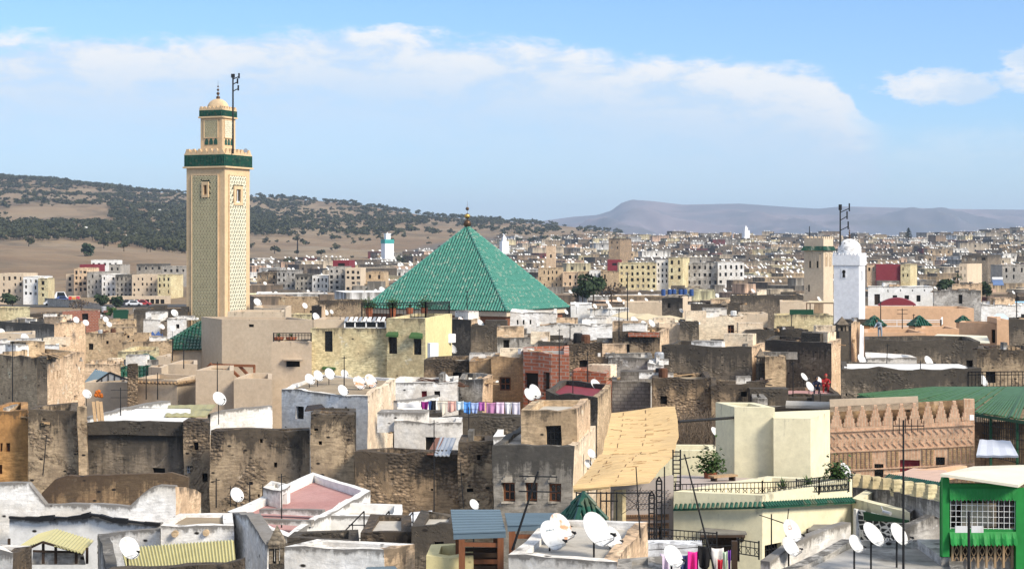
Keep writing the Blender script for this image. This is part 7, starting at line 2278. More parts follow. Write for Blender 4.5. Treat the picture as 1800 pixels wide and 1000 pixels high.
mb = MB(); mb.tube(PT(755, 704, 86.2), PT(836, 706, 86.2), .012, 5); mb.tube(PT(836, 706, 86.2), PT(918, 707, 86.2), .012, 5); mb.thing('washing_line', 'iron', 'washing line carrying the long row of coloured laundry', 'washing line')
for x0, x1, yt, yb, c, lab in (
    (698, 742, 708, 715, (.74, .74, .76), 'long white sheet hanging left of the dark clothes'),
    (740, 753, 705, 722, (.22, .02, .16), 'dark magenta garment on the short washing line'),
    (753, 758, 704, 720, (.06, .12, .30), 'narrow blue garment between the magenta and black ones'),
    (757, 766, 703, 722, (.015, .015, .02), 'black garment at the end of the short washing line'),
    (769, 786, 704, 728, (.68, .62, .52), 'cream cloth at the left of the long laundry row'),
    (787, 801, 704, 728, (.72, .42, .36), 'salmon pink cloth on the long laundry row'),
    (802, 815, 704, 724, (.60, .72, .86), 'pale blue cloth on the long laundry row'),
    (815, 827, 706, 727, (.10, .30, .70), 'strong blue patterned cloth on the long laundry row'),
    (827, 841, 707, 729, (.35, .45, .75), 'mixed blue cloth on the long laundry row'),
    (841, 852, 706, 726, (.40, .12, .38), 'magenta striped cloth on the long laundry row'),
    (855, 871, 707, 730, (.45, .20, .36), 'dusky pink cloth on the long laundry row'),
    (872, 886, 706, 728, (.70, .52, .66), 'pale lilac cloth on the long laundry row'),
    (887, 899, 706, 731, (.74, .72, .76), 'white shirt near the right end of the laundry row'),
    (900, 914, 706, 730, (.62, .58, .66), 'greyish white cloth at the right end of the laundry row')):
    cloth(x0, x1, yt, yb, 86.3, c, lab, g1)
g2 = 'washing on the bright foreground line'
mb = MB(); mb.tube(PT(1140, 966, 43.2), PT(1290, 958, 43.2), .01, 5); mb.thing('washing_line', 'iron', 'washing line with the bright clothes at the bottom edge', 'washing line')
for x0, x1, yt, yb, c, lab in (
    (1160, 1176, 972, 1002, (.56, .48, .62), 'pale lilac cloth behind the foreground dish'),
    (1196, 1210, 974, 998, (.04, .05, .14), 'small navy garment left of the hot pink one'),
    (1209, 1228, 968, 1002, (.75, .03, .28), 'hot pink garment on the foreground line'),
    (1227, 1250, 958, 1008, (.012, .012, .014), 'large black garment on the foreground line'),
    (1250, 1272, 962, 1010, (.74, .70, .68), 'white garment right of the large black one'),
    (1262, 1270, 982, 1010, (.50, .03, .05), 'red cloth below the white garment'),
    (1271, 1278, 968, 1008, (.50, .62, .48), 'pale green narrow cloth by the dark post'),
    (1280, 1285, 966, 1000, (.15, .05, .30), 'thin purple cloth by the dark post')):
    cloth(x0, x1, yt, yb, 43.2 if c[0] != .50 else 43.0, c, lab, g2)
mb = MB(); mb.box((PT(1291, 1000, 43.6).x, 43.6, 10), .14, .14, ZZ(950, 43.6) - 10); mb.thing('wooden_post', 'darkwood', 'dark wooden post right of the bright washing', 'post')

# ------------------------------------------------------------------ people on the roofs
def person(loc, joints, bones, radii, cloth_mat, skin_parts, label, head, hair=None):
    root = empty('person', loc, label, 'person')
    me = bpy.data.meshes.new('body'); me.from_pydata(joints, bones, []); me.update()
    o = link('body', me, root)
    sk = o.modifiers.new('skin', 'SKIN'); sub = o.modifiers.new('sub', 'SUBSURF'); sub.levels = 1; sub.render_levels = 1
    for i, r_ in enumerate(radii):
        o.data.skin_vertices[0].data[i].radius = (r_, r_)
    o.data.skin_vertices[0].data[0].use_root = True
    me.materials.append(MT[cloth_mat] if isinstance(cloth_mat, str) else cloth_mat)
    skin = plain('tanned_skin', (.30, .17, .10), .6, .1)
    mb = MB(); hp = Vector(loc) + Vector(head)
    mb.lathe(hp - Vector((0, 0, .12)), [(.01, 0), (.055, .01), (.075, .06), (.085, .12), (.08, .18), (.05, .23), (.01, .245)], 12)
    mb.tube(hp + Vector((0, -.08, -.01)), hp + Vector((0, -.105, -.03)), .018, 6)
    hd = mb.build('head', skin, root, smooth=True)
    mb = MB(); mb.lathe(hp - Vector((0, -.015, .03)), [(.094, 0), (.098, .06), (.088, .12), (.05, .165), (.01, .175)], 12)
    mb.build('hood' if hair == 'hood' else 'hair', cloth_mat if hair == 'hood' else 'iron', root, smooth=True)
    for s in skin_parts:
        p = Vector(loc) + Vector(s); mb = MB(); mb.lathe(p - Vector((0, 0, .05)), [(.01, 0), (.035, .03), (.04, .06), (.01, .11)], 8); mb.build('hand', skin, root, smooth=True)
    return root
red = plain('red_hooded_top', (.34, .03, .03), .9, .2); navy = plain('dark_navy_clothes', (.02, .025, .05), .9, .2); grey = plain('grey_blue_top', (.25, .30, .36), .9, .2)
def stand(px, py, Y):
    p = PT(px, py, Y); return (p.x, p.y, drop(p.x, p.y, p.z + .6, p.z))
J2 = [(0, 0, .36), (0, -.10, .60), (0, -.20, .80), (0, -.26, .92), (.12, -.10, .40), (.16, -.42, .46), (.14, -.22, .06), (.14, -.38, .03), (-.12, -.10, .40), (-.16, -.42, .46), (-.14, -.22, .06), (-.14, -.38, .03), (.2, -.22, .76), (.24, -.45, .62), (.12, -.62, .60), (-.2, -.22, .76), (-.24, -.45, .62), (-.12, -.62, .60)]
# man in red
J = [(0, 0, .82), (0, -.12, 1.05), (-.02, -.30, 1.22), (-.04, -.42, 1.30), (.12, .02, .78), (.13, -.03, .42), (.14, .05, .05), (.14, -.10, .03), (-.12, .02, .78), (-.14, -.12, .42), (-.15, .0, .05), (-.15, -.15, .03), (.2, -.30, 1.16), (.22, -.45, .90), (.16, -.58, .72), (-.22, -.30, 1.16), (-.24, -.46, .90), (-.16, -.58, .72)]
E = [(0, 1), (1, 2), (2, 3), (0, 4), (4, 5), (5, 6), (6, 7), (0, 8), (8, 9), (9, 10), (10, 11), (2, 12), (12, 13), (13, 14), (2, 15), (15, 16), (16, 17)]
RR = [.14, .15, .15, .06, .10, .075, .05, .045, .10, .075, .05, .045, .07, .055, .04, .07, .055, .04]
person(stand(1450, 684, 106), J2, E, RR, red, [(.11, -.65, .60), (-.11, -.65, .60)], 'person in a red hooded top crouching forward on the red roof', (0, -.33, 1.02), 'hood')
# crouching person in dark clothes
person(stand(1434, 686, 104), J2, E, RR, navy, [(.11, -.65, .60), (-.11, -.65, .60)], 'person in dark clothes crouching beside the small dish', (0, -.33, 1.02))
J3 = [(0, 0, .9), (-.05, -.1, 1.12), (-.18, -.22, 1.30), (-.27, -.30, 1.38), (.10, .05, .84), (.12, .05, .45), (.13, .08, .05), (.13, -.06, .03), (-.10, .05, .84), (-.10, .05, .45), (-.11, .08, .05), (-.11, -.06, .03), (.02, -.25, 1.25), (-.1, -.42, 1.02), (-.30, -.48, .95), (-.34, -.20, 1.22), (-.46, -.36, 1.02), (-.58, -.42, .92)]
person(stand(1547, 596, 135), J3, E, RR, grey, [(-.33, -.5, .95), (-.61, -.44, .92)], 'person in a grey blue top leaning over the terracotta terrace wall', (-.34, -.36, 1.47))

# bare shrubs in the gap beside the awning
mb = MB()
for k in range(700):
    x = random.uniform(1196, 1262); base = PT(x, random.uniform(770, 800), random.uniform(68, 84)); p = base
    d = Vector((random.gauss(0, .5), random.gauss(0, .3), 1)).normalized(); L = random.uniform(.5, 1.7)
    for s in range(3):
        q = p + d * L / 3; mb.beam(p, q, .03 - .007 * s); p = q; d = (d + Vector((random.gauss(0, .45), random.gauss(0, .3), random.gauss(0, .25)))).normalized()
o = mb.thing('bare_shrub', 'twig', 'mass of bare brown shrubs in the gap below the pitted ruin', 'shrubs'); o['kind'] = 'stuff'

# more on the right hand roofs
railing('white_railing', [PT(1551, 575, 150), PT(1654, 575, 149), PT(1656, 570, 155)], .62, 'low white railing on the terracotta terrace between the green pyramids', 'railing', gap=1.1, r=.035, mat='whitepaint')
def metal_frame():
    root = empty('metal_frame_shelter', PT(1443, 556, 192), 'rusty metal frame shelter beside the foot of the beige minaret', 'shelter')
    c4 = [PT(1418, 533, 190), PT(1466, 533, 189), PT(1470, 530, 194), PT(1424, 530, 195)]
    for p in c4:
        mb = MB(); mb.beam(p, Vector((p.x, p.y, p.z - 1.7)), .10); mb.build('post', 'rust', root)
    for i in range(4):
        mb = MB(); mb.beam(c4[i], c4[(i + 1) % 4], .10); mb.build('beam', 'rust', root)
    slab('roof_sheet', [q + Vector((0, 0, .08)) for q in c4], 'canvas', th=.05, parent=root)
metal_frame()
slab('green_banner', [PT(1388, 553, 187.5), PT(1430, 553, 187), PT(1430, 544, 187), PT(1388, 544, 187.5)], 'greendk', 'dark green sheet hung on the low house below the beige minaret', 'sheet', .08)
for k in range(6):
    mb = MB(); p = PT(1166 + k * 9.5 + (k % 2) * 2, 520, 262); mb.lathe(p, [(.32, 0), (.34, .3), (.34, .7), (.32, 1.0), (.01, 1.02)], 9)
    mb.thing('barrel', 'blue', ('leftmost', 'second from left', 'third from left', 'third from right', 'second from right', 'rightmost')[k] + ' of six blue barrels on the flat valley roof', 'barrel', 'blue barrels on the valley roof')
sp = empty('solar_heater', PT(1755, 505, 330), 'blue tilted solar panel with a tank near the right edge', 'solar panel')
slab('panel', [PT(1746, 501, 329), PT(1765, 501, 329), PT(1762, 492, 331), PT(1744, 492, 331)], plain('blue_solar_glass', (.10, .16, .30), .3), th=.08, parent=sp)
mb = MB(); mb.tube(PT(1744, 490, 331), PT(1762, 490, 331), .3, 8); mb.build('tank', 'whitepaint', sp)
mb = MB()
for px in (1747, 1761): mb.beam(PT(px, 501, 330.6), PT(px, 508, 330.6), .1)
tag(mb.build('stand', 'iron', sp), kind='stuff')

# ------------------------------------------------------------------ blocks of flats in the valley
def flats(label, x0, x1, yt, Y, mat, nx, ny, x2=None, roof='r_white', fh=10.5, first=5, ww=.42, name='apartment_block', skip=0, arch=False):
    wins = []
    W_ = (x1 - x0) / nx
    for j in range(ny):
        for i in range(nx):
            if skip and (i * 7 + j * 3) % skip == 0: continue
            cx = x0 + W_ * (i + .5); y = yt + first + fh * j
            q = random.uniform(.7, 1.2); cx += random.uniform(-.05, .05) * W_
            if random.random() < .08: continue
            wins.append((cx - W_ * ww / 2 * q, y + random.uniform(-.4, .6), cx + W_ * ww / 2 * q, y + fh * random.choice((.45, .52, .52, .62)), 'niche' if random.random() < .15 else 'dark'))
    pts = [(x0, Y + .3), (x1, Y)]
    if x2: pts = [(x0, Y + .4), (x1, Y), (x2, Y + 10)]
    return house(label, pts, yt, mat, roof, par=1.0, depth=12, wins=wins, name=name, cat='flats', amp=.02, edge=.05, step=2.2, wd=.25)
flats('grey white flats with three rows of windows at the far left', -8, 41, 481, 452, 'beige2', 5, 3, fh=11)
flats('white flats wing left of the yellow end block', 41, 67, 486, 449, 'white', 3, 3, fh=11)
flats('yellow end block of the far left flats', 67, 84, 489, 447, 'yellowold', 1, 3, 96, fh=11, ww=.3)
flats('narrow beige flats at the left end of the long row', 116, 130, 482, 498, 'beige2', 1, 3, fh=10)
flats('pinkish flats with wide windows in the long row', 130, 153, 471, 494, 'peach', 3, 4, fh=10, ww=.6)
flats('pale grey flats with narrow windows in the long row', 153, 179, 478, 490, 'cement', 4, 4, fh=9.5)
flats('white grey flats in the middle of the long row', 179, 203, 482, 487, 'white_worn', 3, 4, fh=9.5)
flats('dark streaked flats in the middle of the long row', 203, 232, 483, 484, 'grey', 4, 4, fh=9.5)
flats('grey beige flats right of the dark streaked ones', 232, 277, 483, 481, 'beige2', 6, 4, fh=9.5, skip=5)
flats('pale yellow flats with a sunny side at the right end of the long row', 277, 300, 483, 477, 'yellowold', 3, 3, 322, fh=11)
flats('white roof house above the long row of flats', 160, 208, 457, 640, 'white', 5, 1, 215)
flats('dark grey roof house beside the white one above the long row', 192, 211, 465, 560, 'cement', 2, 1)
flats('low tan roof house above the right of the long row', 240, 285, 464, 580, 'grey', 4, 1, 300)
flats('grey brown roof house touching the tall minaret shaft', 285, 328, 468, 560, 'cement', 4, 1)
flats('maroon topped roof house at the left of the long row', 140, 166, 465, 560, 'maroon', 2, 1)
flats('grey five storey flats left of the pink ones', 578, 607, 469, 470, 'cement', 3, 5, fh=9.6, ww=.45)
flats('pink beige five storey flats with dark wide windows left of the pyramid roof', 607, 634, 471, 466, 'beige2', 3, 5, 643, fh=9.6, ww=.6)
flats('maroon walled roof room behind the grey five storey flats', 585, 614, 458, 500, 'maroon', 1, 1)
flats('pale tan flats beside the pyramid roof edge', 643, 674, 478, 480, 'tan', 2, 3, fh=12, ww=.3)
flats('dark slate flats left of the grey five storey ones', 519, 549, 482, 476, 'grey', 4, 4, fh=9)
flats('white dark topped flats left of the grey five storey ones', 549, 577, 484, 474, 'white_worn', 4, 3, fh=11)
flats('white grey flats with a blank corner right of the tall minaret', 487, 519, 475, 486, 'greyworn', 4, 4, fh=10)
flats('brown blank flats right of the tall minaret', 452, 487, 479, 492, 'brown2', 3, 2, fh=12, ww=.3)
flats('tan flats right of the pyramid roof slope', 946, 989, 471, 470, 'tan', 6, 4, fh=11, ww=.35, skip=5)
flats('tan flats with a white upper floor right of the pyramid roof', 989, 1016, 479, 467, 'peach', 3, 3, fh=12)
flats('small windowed tan flats near the dark trees', 1016, 1036, 478, 466, 'tan', 2, 3, fh=12, ww=.3)
flats('white rain stained flats near the dark trees', 1036, 1056, 476, 464, 'white_worn', 3, 3, fh=12)
flats('blank tan flats left of the arched yellow ones', 1056, 1088, 477, 462, 'tan', 2, 2, fh=14, ww=.22)
flats('stained yellow flats with arched windows in the valley', 1088, 1154, 462, 466, 'yellowold', 7, 4, fh=11, ww=.45)
flats('grey white narrow flats right of the arched yellow ones', 1154, 1175, 457, 468, 'white_worn', 3, 4, fh=10)
flats('bright yellow tower flats with a green roof edge', 1175, 1200, 453, 466, 'yellowold', 2, 3, 1212, fh=13, ww=.35, roof='greendk')
flats('stained grey flats with arched windows right of the yellow tower', 1207, 1262, 462, 474, 'greyworn', 6, 3, fh=13)
flats('white grey flats with dark arches left of the beige minaret', 1262, 1308, 461, 472, 'white_worn', 5, 3, fh=13)
flats('maroon walled block behind the arched yellow flats', 1068, 1093, 457, 520, 'maroon', 1, 1)
flats('large plain brown block on the upper slope', 1070, 1090, 419, 900, 'brown', 2, 2, 1110, fh=9, ww=.2)
flats('pale pink block on the upper slope right of the pyramid', 960, 976, 432, 760, 'peach', 1, 2, fh=10, ww=.2)
flats('wide maroon walled house right of the white minaret', 1540, 1583, 465, 420, 'maroon', 1, 1, ww=.01)
flats('cream house joined to the wide maroon one', 1583, 1600, 465, 419, 'yellowold', 2, 2, 1612, fh=11, ww=.3)
flats('tan house left of the wide maroon one', 1524, 1540, 465, 421, 'peach', 2, 1)
flats('pale cream stepped house near the palm tree', 1686, 1700, 464, 400, 'beige2', 2, 2, 1726, fh=12, ww=.2)
flats('dark house with white end right of the palm tree', 1690, 1736, 448, 560, 'dark', 3, 1, 1760)
flats('grey rendered house with dark windows at the right edge', 1762, 1830, 466, 430, 'cement', 5, 2, fh=12, ww=.25)

# ------------------------------------------------------------------ the rest of the town climbing to the skyline
m, n, b = newmat('far_plaster')
colr = n.new('ShaderNodeAttribute', attribute_name='tint').outputs['Color']
pos = n.new('ShaderNodeNewGeometry').outputs['Position']
top = n.new('ShaderNodeAttribute', attribute_name='top').outputs['Fac']
k1 = n.noise(pos, .12, 6, .7, .4); k2 = n.noise(n.vm('MULTIPLY', pos, (1, 1, .1)), .8, 5, .7)
c = n.mix(1.0, colr, n.mix(k1, (.40, .39, .37), (1.40, 1.38, 1.36)), 'MULTIPLY')
g = n.m('ADD', n.m('MULTIPLY', n.m('POWER', 2.718, n.m('MULTIPLY', top, -.35)), .18), n.m('ADD', n.m('MULTIPLY', k2, .7), n.m('MULTIPLY', k1, .3)))
c = n.mix(n.m('MULTIPLY', n.ss(g, .50, .72), .82), c, (.06, .052, .043))
n.link(c, b.inputs['Base Color'])
MT['far'] = m
mbw = MB()      # a shared window: frame round a sunk pane, one metre square, facing -y
for (x0, x1, z0, z1) in ((-.5, .5, -.5, -.40), (-.5, .5, .40, .5), (-.5, -.40, -.40, .40), (.40, .5, -.40, .40)):
    mbw.quad((x0, -.07, z0), (x1, -.07, z0), (x1, -.07, z1), (x0, -.07, z1), 0)
    mbw.quad((x0, 0, z0), (x1, 0, z0), (x1, -.07, z0), (x0, -.07, z0), 0); mbw.quad((x0, -.07, z1), (x1, -.07, z1), (x1, 0, z1), (x0, 0, z1), 0)
mbw.quad((-.4, -.02, -.4), (.4, -.02, -.4), (.4, -.02, .4), (-.4, -.02, .4), 1)
FW = bpy.data.meshes.new('window'); FW.from_pydata(mbw.v, [], mbw.f); FW.materials.append(MT['cement']); FW.materials.append(MT['void']); FW.polygons.foreach_set('material_index', mbw.mi); FW.update()

PAL = [('white', (.74, .73, .70), 5), ('pale beige', (.58, .49, .37), 8), ('cream', (.64, .56, .36), 3), ('tan', (.46, .35, .23), 6), ('grey', (.30, .28, .25), 6), ('dark brown', (.16, .13, .10), 6), ('brown', (.25, .185, .13), 9), ('maroon', (.17, .03, .035), 1), ('pink beige', (.60, .42, .31), 3)]
PW = [w for _, _, w in PAL]
ROOFS = ['r_white', 'r_pale', 'r_grey', 'r_tan', 'r_grey']
YT = [(250, 540), (300, 534), (400, 520), (500, 507), (600, 493), (800, 470), (1000, 451), (1200, 436), (1500, 419), (1700, 411)]
def far_boxes():
    out = []
    Y = 268.0
    while Y < 1720:
        px = 436 if Y > 300 else 436
        px += random.uniform(0, 20)
        while px < 1850:
            w = random.uniform(7, 15) * (1 if random.random() < .75 else 1.5); wp = w * F / Y
            yt = interp(Y, [a for a, _ in YT], [b_ for _, b_ in YT]) + random.gauss(-1, 6 if Y < 800 else 2.6) - (random.uniform(4, 12) if random.random() < .12 and Y < 800 else 0)
            c = px + wp / 2
            if Y > 900 and c > 1650: yt -= min(8, (c - 1650) / 14)      # the slope is higher at the right
            if Y > 1150 and c < 1050: yt += (1050 - c) / 24             # and stops short of the hills at the left
            ok = True
            if Y < 470 and 436 < c < 660 and yt < 512: yt = 514 + random.uniform(0, 8)
            if Y < 470 and 930 < c < 1315 and yt < 512: yt = 513 + random.uniform(0, 9)
            if Y < 430 and 1500 < c < 1650 and yt < 490: yt = 494 + random.uniform(0, 8)
            if Y > 215 and yt > 402 + abs(c - 821) * .82 and yt + 6 < 552 and 640 < c < 995: ok = False
            if 322 < c < 442: ok = False
            if Y < 300 and (c > 1500 or c < 640 or 1160 < c < 1310 and Y < 262): ok = False
            if 990 < c < 1075 and 290 < Y < 420: ok = False
            if c < 660 and Y > 760 and yt < 452: ok = False
            if random.random() < .16: ok = False
            if ok: out.append((px, px + wp, yt, Y * random.uniform(.985, 1.015), w))
            px += wp * random.uniform(.92, 1.25)
        Y *= 1.036
    return out
boxes = far_boxes()
boxes.sort(key=lambda t: t[3])
def far_geometry(mbs, x0, x1, yt, Y, w, colr, tints, yaw, dep):
    cx, cy = XY((x0 + x1) / 2, Y); zt = ZZ(yt, Y)
    zb = ground(cx, cy) - 1.0
    if zt - zb < 3: zb = zt - 3
    ca, sa = math.cos(yaw), math.sin(yaw)
    T = lambda x, y: (cx + x * ca - y * sa, cy + x * sa + y * ca)
    hw = w / 2
    Pq = [T(-hw, 0), T(hw, 0), T(hw, dep), T(-hw, dep)]
    for i in range(4):
        a, b_ = Pq[i], Pq[(i + 1) % 4]
        zs = [zb, max(zb + .1, zt - 4), zt - 1.2, zt] if zt - zb > 5.5 else [zb, zt]
        for z0, z1 in zip(zs[:-1], zs[1:]):
            mbs.quad((*a, z0), (*b_, z0), (*b_, z1), (*a, z1), 0, (zt - z0, zt - z0, zt - z1, zt - z1)); tints.extend([colr] * 4)
    inn = inset(Pq, .3)
    for i in range(4):
        j = (i + 1) % 4; cap = tuple(min(.74, v * 1.1 + .05) for v in colr)
        mbs.quad((*Pq[i], zt), (*Pq[j], zt), (*inn[j], zt), (*inn[i], zt), 0, (9,) * 4); tints.extend([cap] * 4)
        mbs.quad((*inn[i], zt), (*inn[j], zt), (*inn[j], zt - .9), (*inn[i], zt - .9), 0, (9,) * 4); tints.extend([cap] * 4)
    return Pq, inn, zt, zb
def settint(o, tints):
    a = o.data.attributes.new('tint', 'FLOAT_COLOR', 'POINT')
    a.data.foreach_set('color', [x for t in tints for x in (*t, 1.0)])
ORDN = 'first second third fourth fifth sixth seventh eighth ninth tenth eleventh twelfth thirteenth fourteenth fifteenth sixteenth seventeenth eighteenth nineteenth twentieth'.split()
_u = ORDN[:9]
for _t, _o in (('twenty', 'thirtieth'), ('thirty', 'fortieth'), ('forty', 'fiftieth'), ('fifty', 'sixtieth'), ('sixty', 'seventieth'), ('seventy', 'eightieth'), ('eighty', 'ninetieth'), ('ninety', 'hundredth')):
    ORDN += [_t + '-' + x for x in _u] + [_o]
def sector(px):
    for lim, nm in ((560, 'just right of the tall minaret'), (720, 'left of the pyramid roof'), (940, 'behind the pyramid roof'), (1110, 'right of the pyramid roof'), (1260, 'in the middle of the slope'), (1408, 'left of the beige minaret'), (1530, 'behind the two small minarets'), (1660, 'right of the white minaret')):
        if px < lim: return nm
    return 'towards the right edge'
def band(Y):
    return 'valley floor' if Y < 420 else 'lower slope' if Y < 620 else 'middle slope' if Y < 900 else 'upper slope' if Y < 1300 else 'skyline'
indiv = []
rest_w = MB(); rest = MB(); rest_t = []; rest_r = MB()
FARROOF = []
for i, (x0, x1, yt, Y, w) in enumerate(boxes):
    nm, colr, _ = random.choices(PAL, PW)[0]
    v = random.uniform(.85, 1.12); colr = tuple(min(.78, c_ * v) for c_ in colr)
    yaw = random.choice((R(8), R(16), R(25), R(-10), R(35))) + random.uniform(-.06, .06); dep = random.uniform(8, 14)
    own = len(indiv) < 160
    mbx = MB() if own else rest
    tt = [] if own else rest_t
    Pq, inn, zt, zb = far_geometry(mbx, x0, x1, yt, Y, w, colr, tt, yaw, dep)
    rfm = random.choice(ROOFS)
    FARROOF.append((Pq, zt, Y))
    if not own:
        rest_r.poly([(*p, zt - .7) for p in inn])
        if Y < 1300:
            for a, b_, nw in ((Pq[0], Pq[1], random.choice((1, 2, 3))), (Pq[1], Pq[2], random.choice((0, 1, 2)))):
                A, B = Vector((*a, 0)), Vector((*b_, 0)); t = (B - A).normalized()
                for s in range(nw):
                    for fl in (0, 1):
                        p = A.lerp(B, (s + .5) / nw); z = zt - 2.8 - fl * 3.1
                        if z > zb + 1: rest_w.box((p.x, p.y, z), 1.0, .1, 1.4, math.atan2(t.y, t.x))
        continue
    cx = sum(p[0] for p in Pq) / 4; cy = sum(p[1] for p in Pq) / 4
    root = empty('house', (cx, cy, zb), None, 'house', 'flat roofed houses climbing the far slope')
    root['_k'] = (nm + '|' + band(Y) + '|' + sector((x0 + x1) / 2)); root['_x'] = (x0 + x1) / 2
    indiv.append(root)
    settint(mbx.build('wall', 'far', root), tt)
    rf = MB(); rf.poly([(*p, zt - .7) for p in inset(Pq, .15)]); rf.build('roof', rfm, root)
    # a roof room on some
    if random.random() < .35:
        q = MB(); tq = []
        c0 = Vector(Pq[3]).lerp(Vector(Pq[1]), random.uniform(.3, .5)); hh = random.uniform(1.6, 2.8)
        q.box((c0.x, c0.y, zt - .69), w * .35, dep * .3, hh, yaw, top=hh); tq = [tuple(min(.75, c_ * 1.2) for c_ in colr)] * len(q.v)
        settint(q.build('roof_room', 'far', root), tq)
    if Y < 900:
        for sd, (a, b_) in enumerate(((Pq[0], Pq[1]), (Pq[1], Pq[2]))):
            A, B = Vector((*a, 0)), Vector((*b_, 0)); d = B - A; L = d.length; t = d / L; ang = math.atan2(t.y, t.x)
            k = random.choice((0, 1, 2, 3, 3)) if sd == 0 else random.choice((0, 0, 1, 2))
            for s in range(k):
                p = A + d * ((s + .5 + random.uniform(-.12, .12)) / k)
                for fl in range(random.choice((1, 1, 2))):
                    z = zt - 2.6 - fl * 3
                    if z - .8 < zb: continue
                    wo = bpy.data.objects.new('window', FW); C.objects.link(wo); wo.parent = root
                    wo.location = Vector((p.x, p.y, z)) - root.location; wo.rotation_euler = (0, 0, ang); wo.scale = (random.uniform(.8, 1.3), 1, random.uniform(1.1, 1.6))
o = rest.build('far_house_mass', 'far'); settint(o, rest_t); tag(o, 'mass of small far houses packed along the skyline', None, None, 'stuff')
o = rest_r.build('far_roof_mass', 'r_grey'); tag(o, 'flat grey roofs of the far house mass', None, None, 'stuff')
o = rest_w.build('far_windows', 'void'); tag(o, 'small dark windows of the far house mass', None, None, 'stuff')
def number(roots, plural, fmt):
    by = {}
    for r_ in roots: by.setdefault(r_['_k'], []).append(r_)
    for k, L in by.items():
        L.sort(key=lambda r_: r_['_x'])
        for i, r_ in enumerate(L):
            r_['label'] = fmt(k.split('|'), i, len(L))
            del r_['_k']; del r_['_x']
number(indiv, 'houses', lambda k, i, L: (('only ' if L == 1 else ORDN[min(i, 99)] + ' ') + k[0] + ' house' + (' from left' if L > 1 else '') + ' on ' + k[1] + ' ' + k[2]))

# dishes on the far roofs: the nearer ones are things, the haze of tiny ones beyond is a mass
mb = MB(); mb.lathe((0, 0, 0), [(.005, -.09), (.3, -.055), (.5, 0), (.3, -.07), (.005, -.105)], 9)
mb.tube((0, -.1, -1.0), (0, 0, -.08), .03, 4)
FD = bpy.data.meshes.new('satellite_dish'); FD.from_pydata(mb.v, [], mb.f); FD.materials.append(MT['dishw']); FD.update()
from mathutils import Matrix
def dish_rot():
    az, el_ = R(42 + random.uniform(-9, 9)), R(36 + random.uniform(-6, 6))
    nr = Vector((math.sin(az) * math.cos(el_), -math.cos(az) * math.cos(el_), math.sin(el_)))
    xa = Vector((0, 0, 1)).cross(nr).normalized(); return Matrix((xa, nr.cross(xa), nr)).transposed()
mass = MB(); cnt = 0; near_d = []
for Pq, zt, Y in FARROOF:
    k = random.choice((0, 1, 1, 2)) if Y < 430 else random.choice((0, 1, 2, 3)) if Y < 700 else random.choice((1, 2, 3, 4))
    for j in range(k):
        f, g_ = random.uniform(.05, .95), random.uniform(.02, .5)
        a, b_ = Vector(Pq[0]).lerp(Vector(Pq[1]), f), Vector(Pq[3]).lerp(Vector(Pq[2]), f); p = a.lerp(b_, g_)
        s = random.uniform(.8, 1.2) * (1 if Y < 600 else 1.2); loc = Vector((p.x, p.y, zt - .7 + s * .78 + .2))
        if cnt < 205 and Y < 640 and j < 2:
            d_o = bpy.data.objects.new('satellite_dish', FD); C.objects.link(d_o); d_o.location = loc; d_o.rotation_euler = dish_rot().to_euler(); d_o.scale = (s,) * 3
            d_o['category'] = 'satellite dish'; d_o['group'] = 'satellite dishes on the far roofs'
            px = 900 + F * loc.x / loc.y
            d_o['_k'] = 'x|' + band(Y) + '|' + sector(px); d_o['_x'] = px
            near_d.append(d_o); cnt += 1
        else:
            M_ = dish_rot(); nrm = M_ @ Vector((0, 0, 1))
            ps = [loc + M_ @ Vector((.5 * s * math.cos(q), .5 * s * math.sin(q), 0)) for q in np.linspace(0, 2 * math.pi, 9)[:-1]]
            c0 = loc - nrm * .1 * s
            for q in range(8): mass.poly([c0, ps[q], ps[(q + 1) % 8]])
number(near_d, 'dishes', lambda k, i, L: (ORDN[min(i, 99)] if 1 else '') + ' small white dish from left on ' + k[1] + ' roofs ' + k[2])
o = mass.build('far_satellite_dishes', 'dishw'); tag(o, 'countless tiny white dishes on the far roofs', None, None, 'stuff')

# ------------------------------------------------------------------ trees
def crown_mesh(nm, w, hgt, nn, leaf, seed, lobes=4, mat='olive', flat=.75):
    rr = random.Random(seed); mb = MB()
    L = [(rr.uniform(-.28, .28) * w, rr.uniform(-.28, .28) * w, rr.uniform(.42, .80) * hgt, rr.uniform(.22, .36)) for _ in range(lobes)]
    for k in range(nn):
        cx, cy, cz, rd = L[k % lobes]
        u = Vector((rr.gauss(0, 1), rr.gauss(0, 1), rr.gauss(0, 1))).normalized() * rr.uniform(.55, 1.05)
        c = Vector((cx + u.x * rd * w, cy + u.y * rd * w, cz + u.z * rd * hgt * flat))
        nr = (u + Vector((rr.gauss(0, .5), rr.gauss(0, .5), rr.gauss(0, .5)))).normalized()
        a = nr.cross(Vector((0, 0, 1)));  a = a.normalized() if a.length > .05 else Vector((1, 0, 0)); b_ = nr.cross(a)
        s = leaf * rr.uniform(.6, 1.3)
        mb.quad(c - a * s - b_ * s * .6, c + a * s * .7 - b_ * s, c + a * s + b_ * s * .7, c - a * s * .8 + b_ * s)
    return mb
def mesh_of(mb, nm, mat):
    me = bpy.data.meshes.new(nm); me.from_pydata(mb.v, [], mb.f); me.materials.append(MT[mat]); me.update(); return me
CROWN = [mesh_of(crown_mesh('crown', 6.5, 5.2, 90, .62, s, 4), 'crown', 'olive') for s in range(5)]
mb = MB(); mb.tube((0, 0, -.8), (.1, 0, 2.4), .30, 6, .16); mb.tube((.1, 0, 1.6), (.9, .2, 3.2), .13, 5, .06); mb.tube((.1, 0, 1.8), (-.7, -.2, 3.2), .12, 5, .06); TRUNK = mesh_of(mb, 'trunk', 'bark')
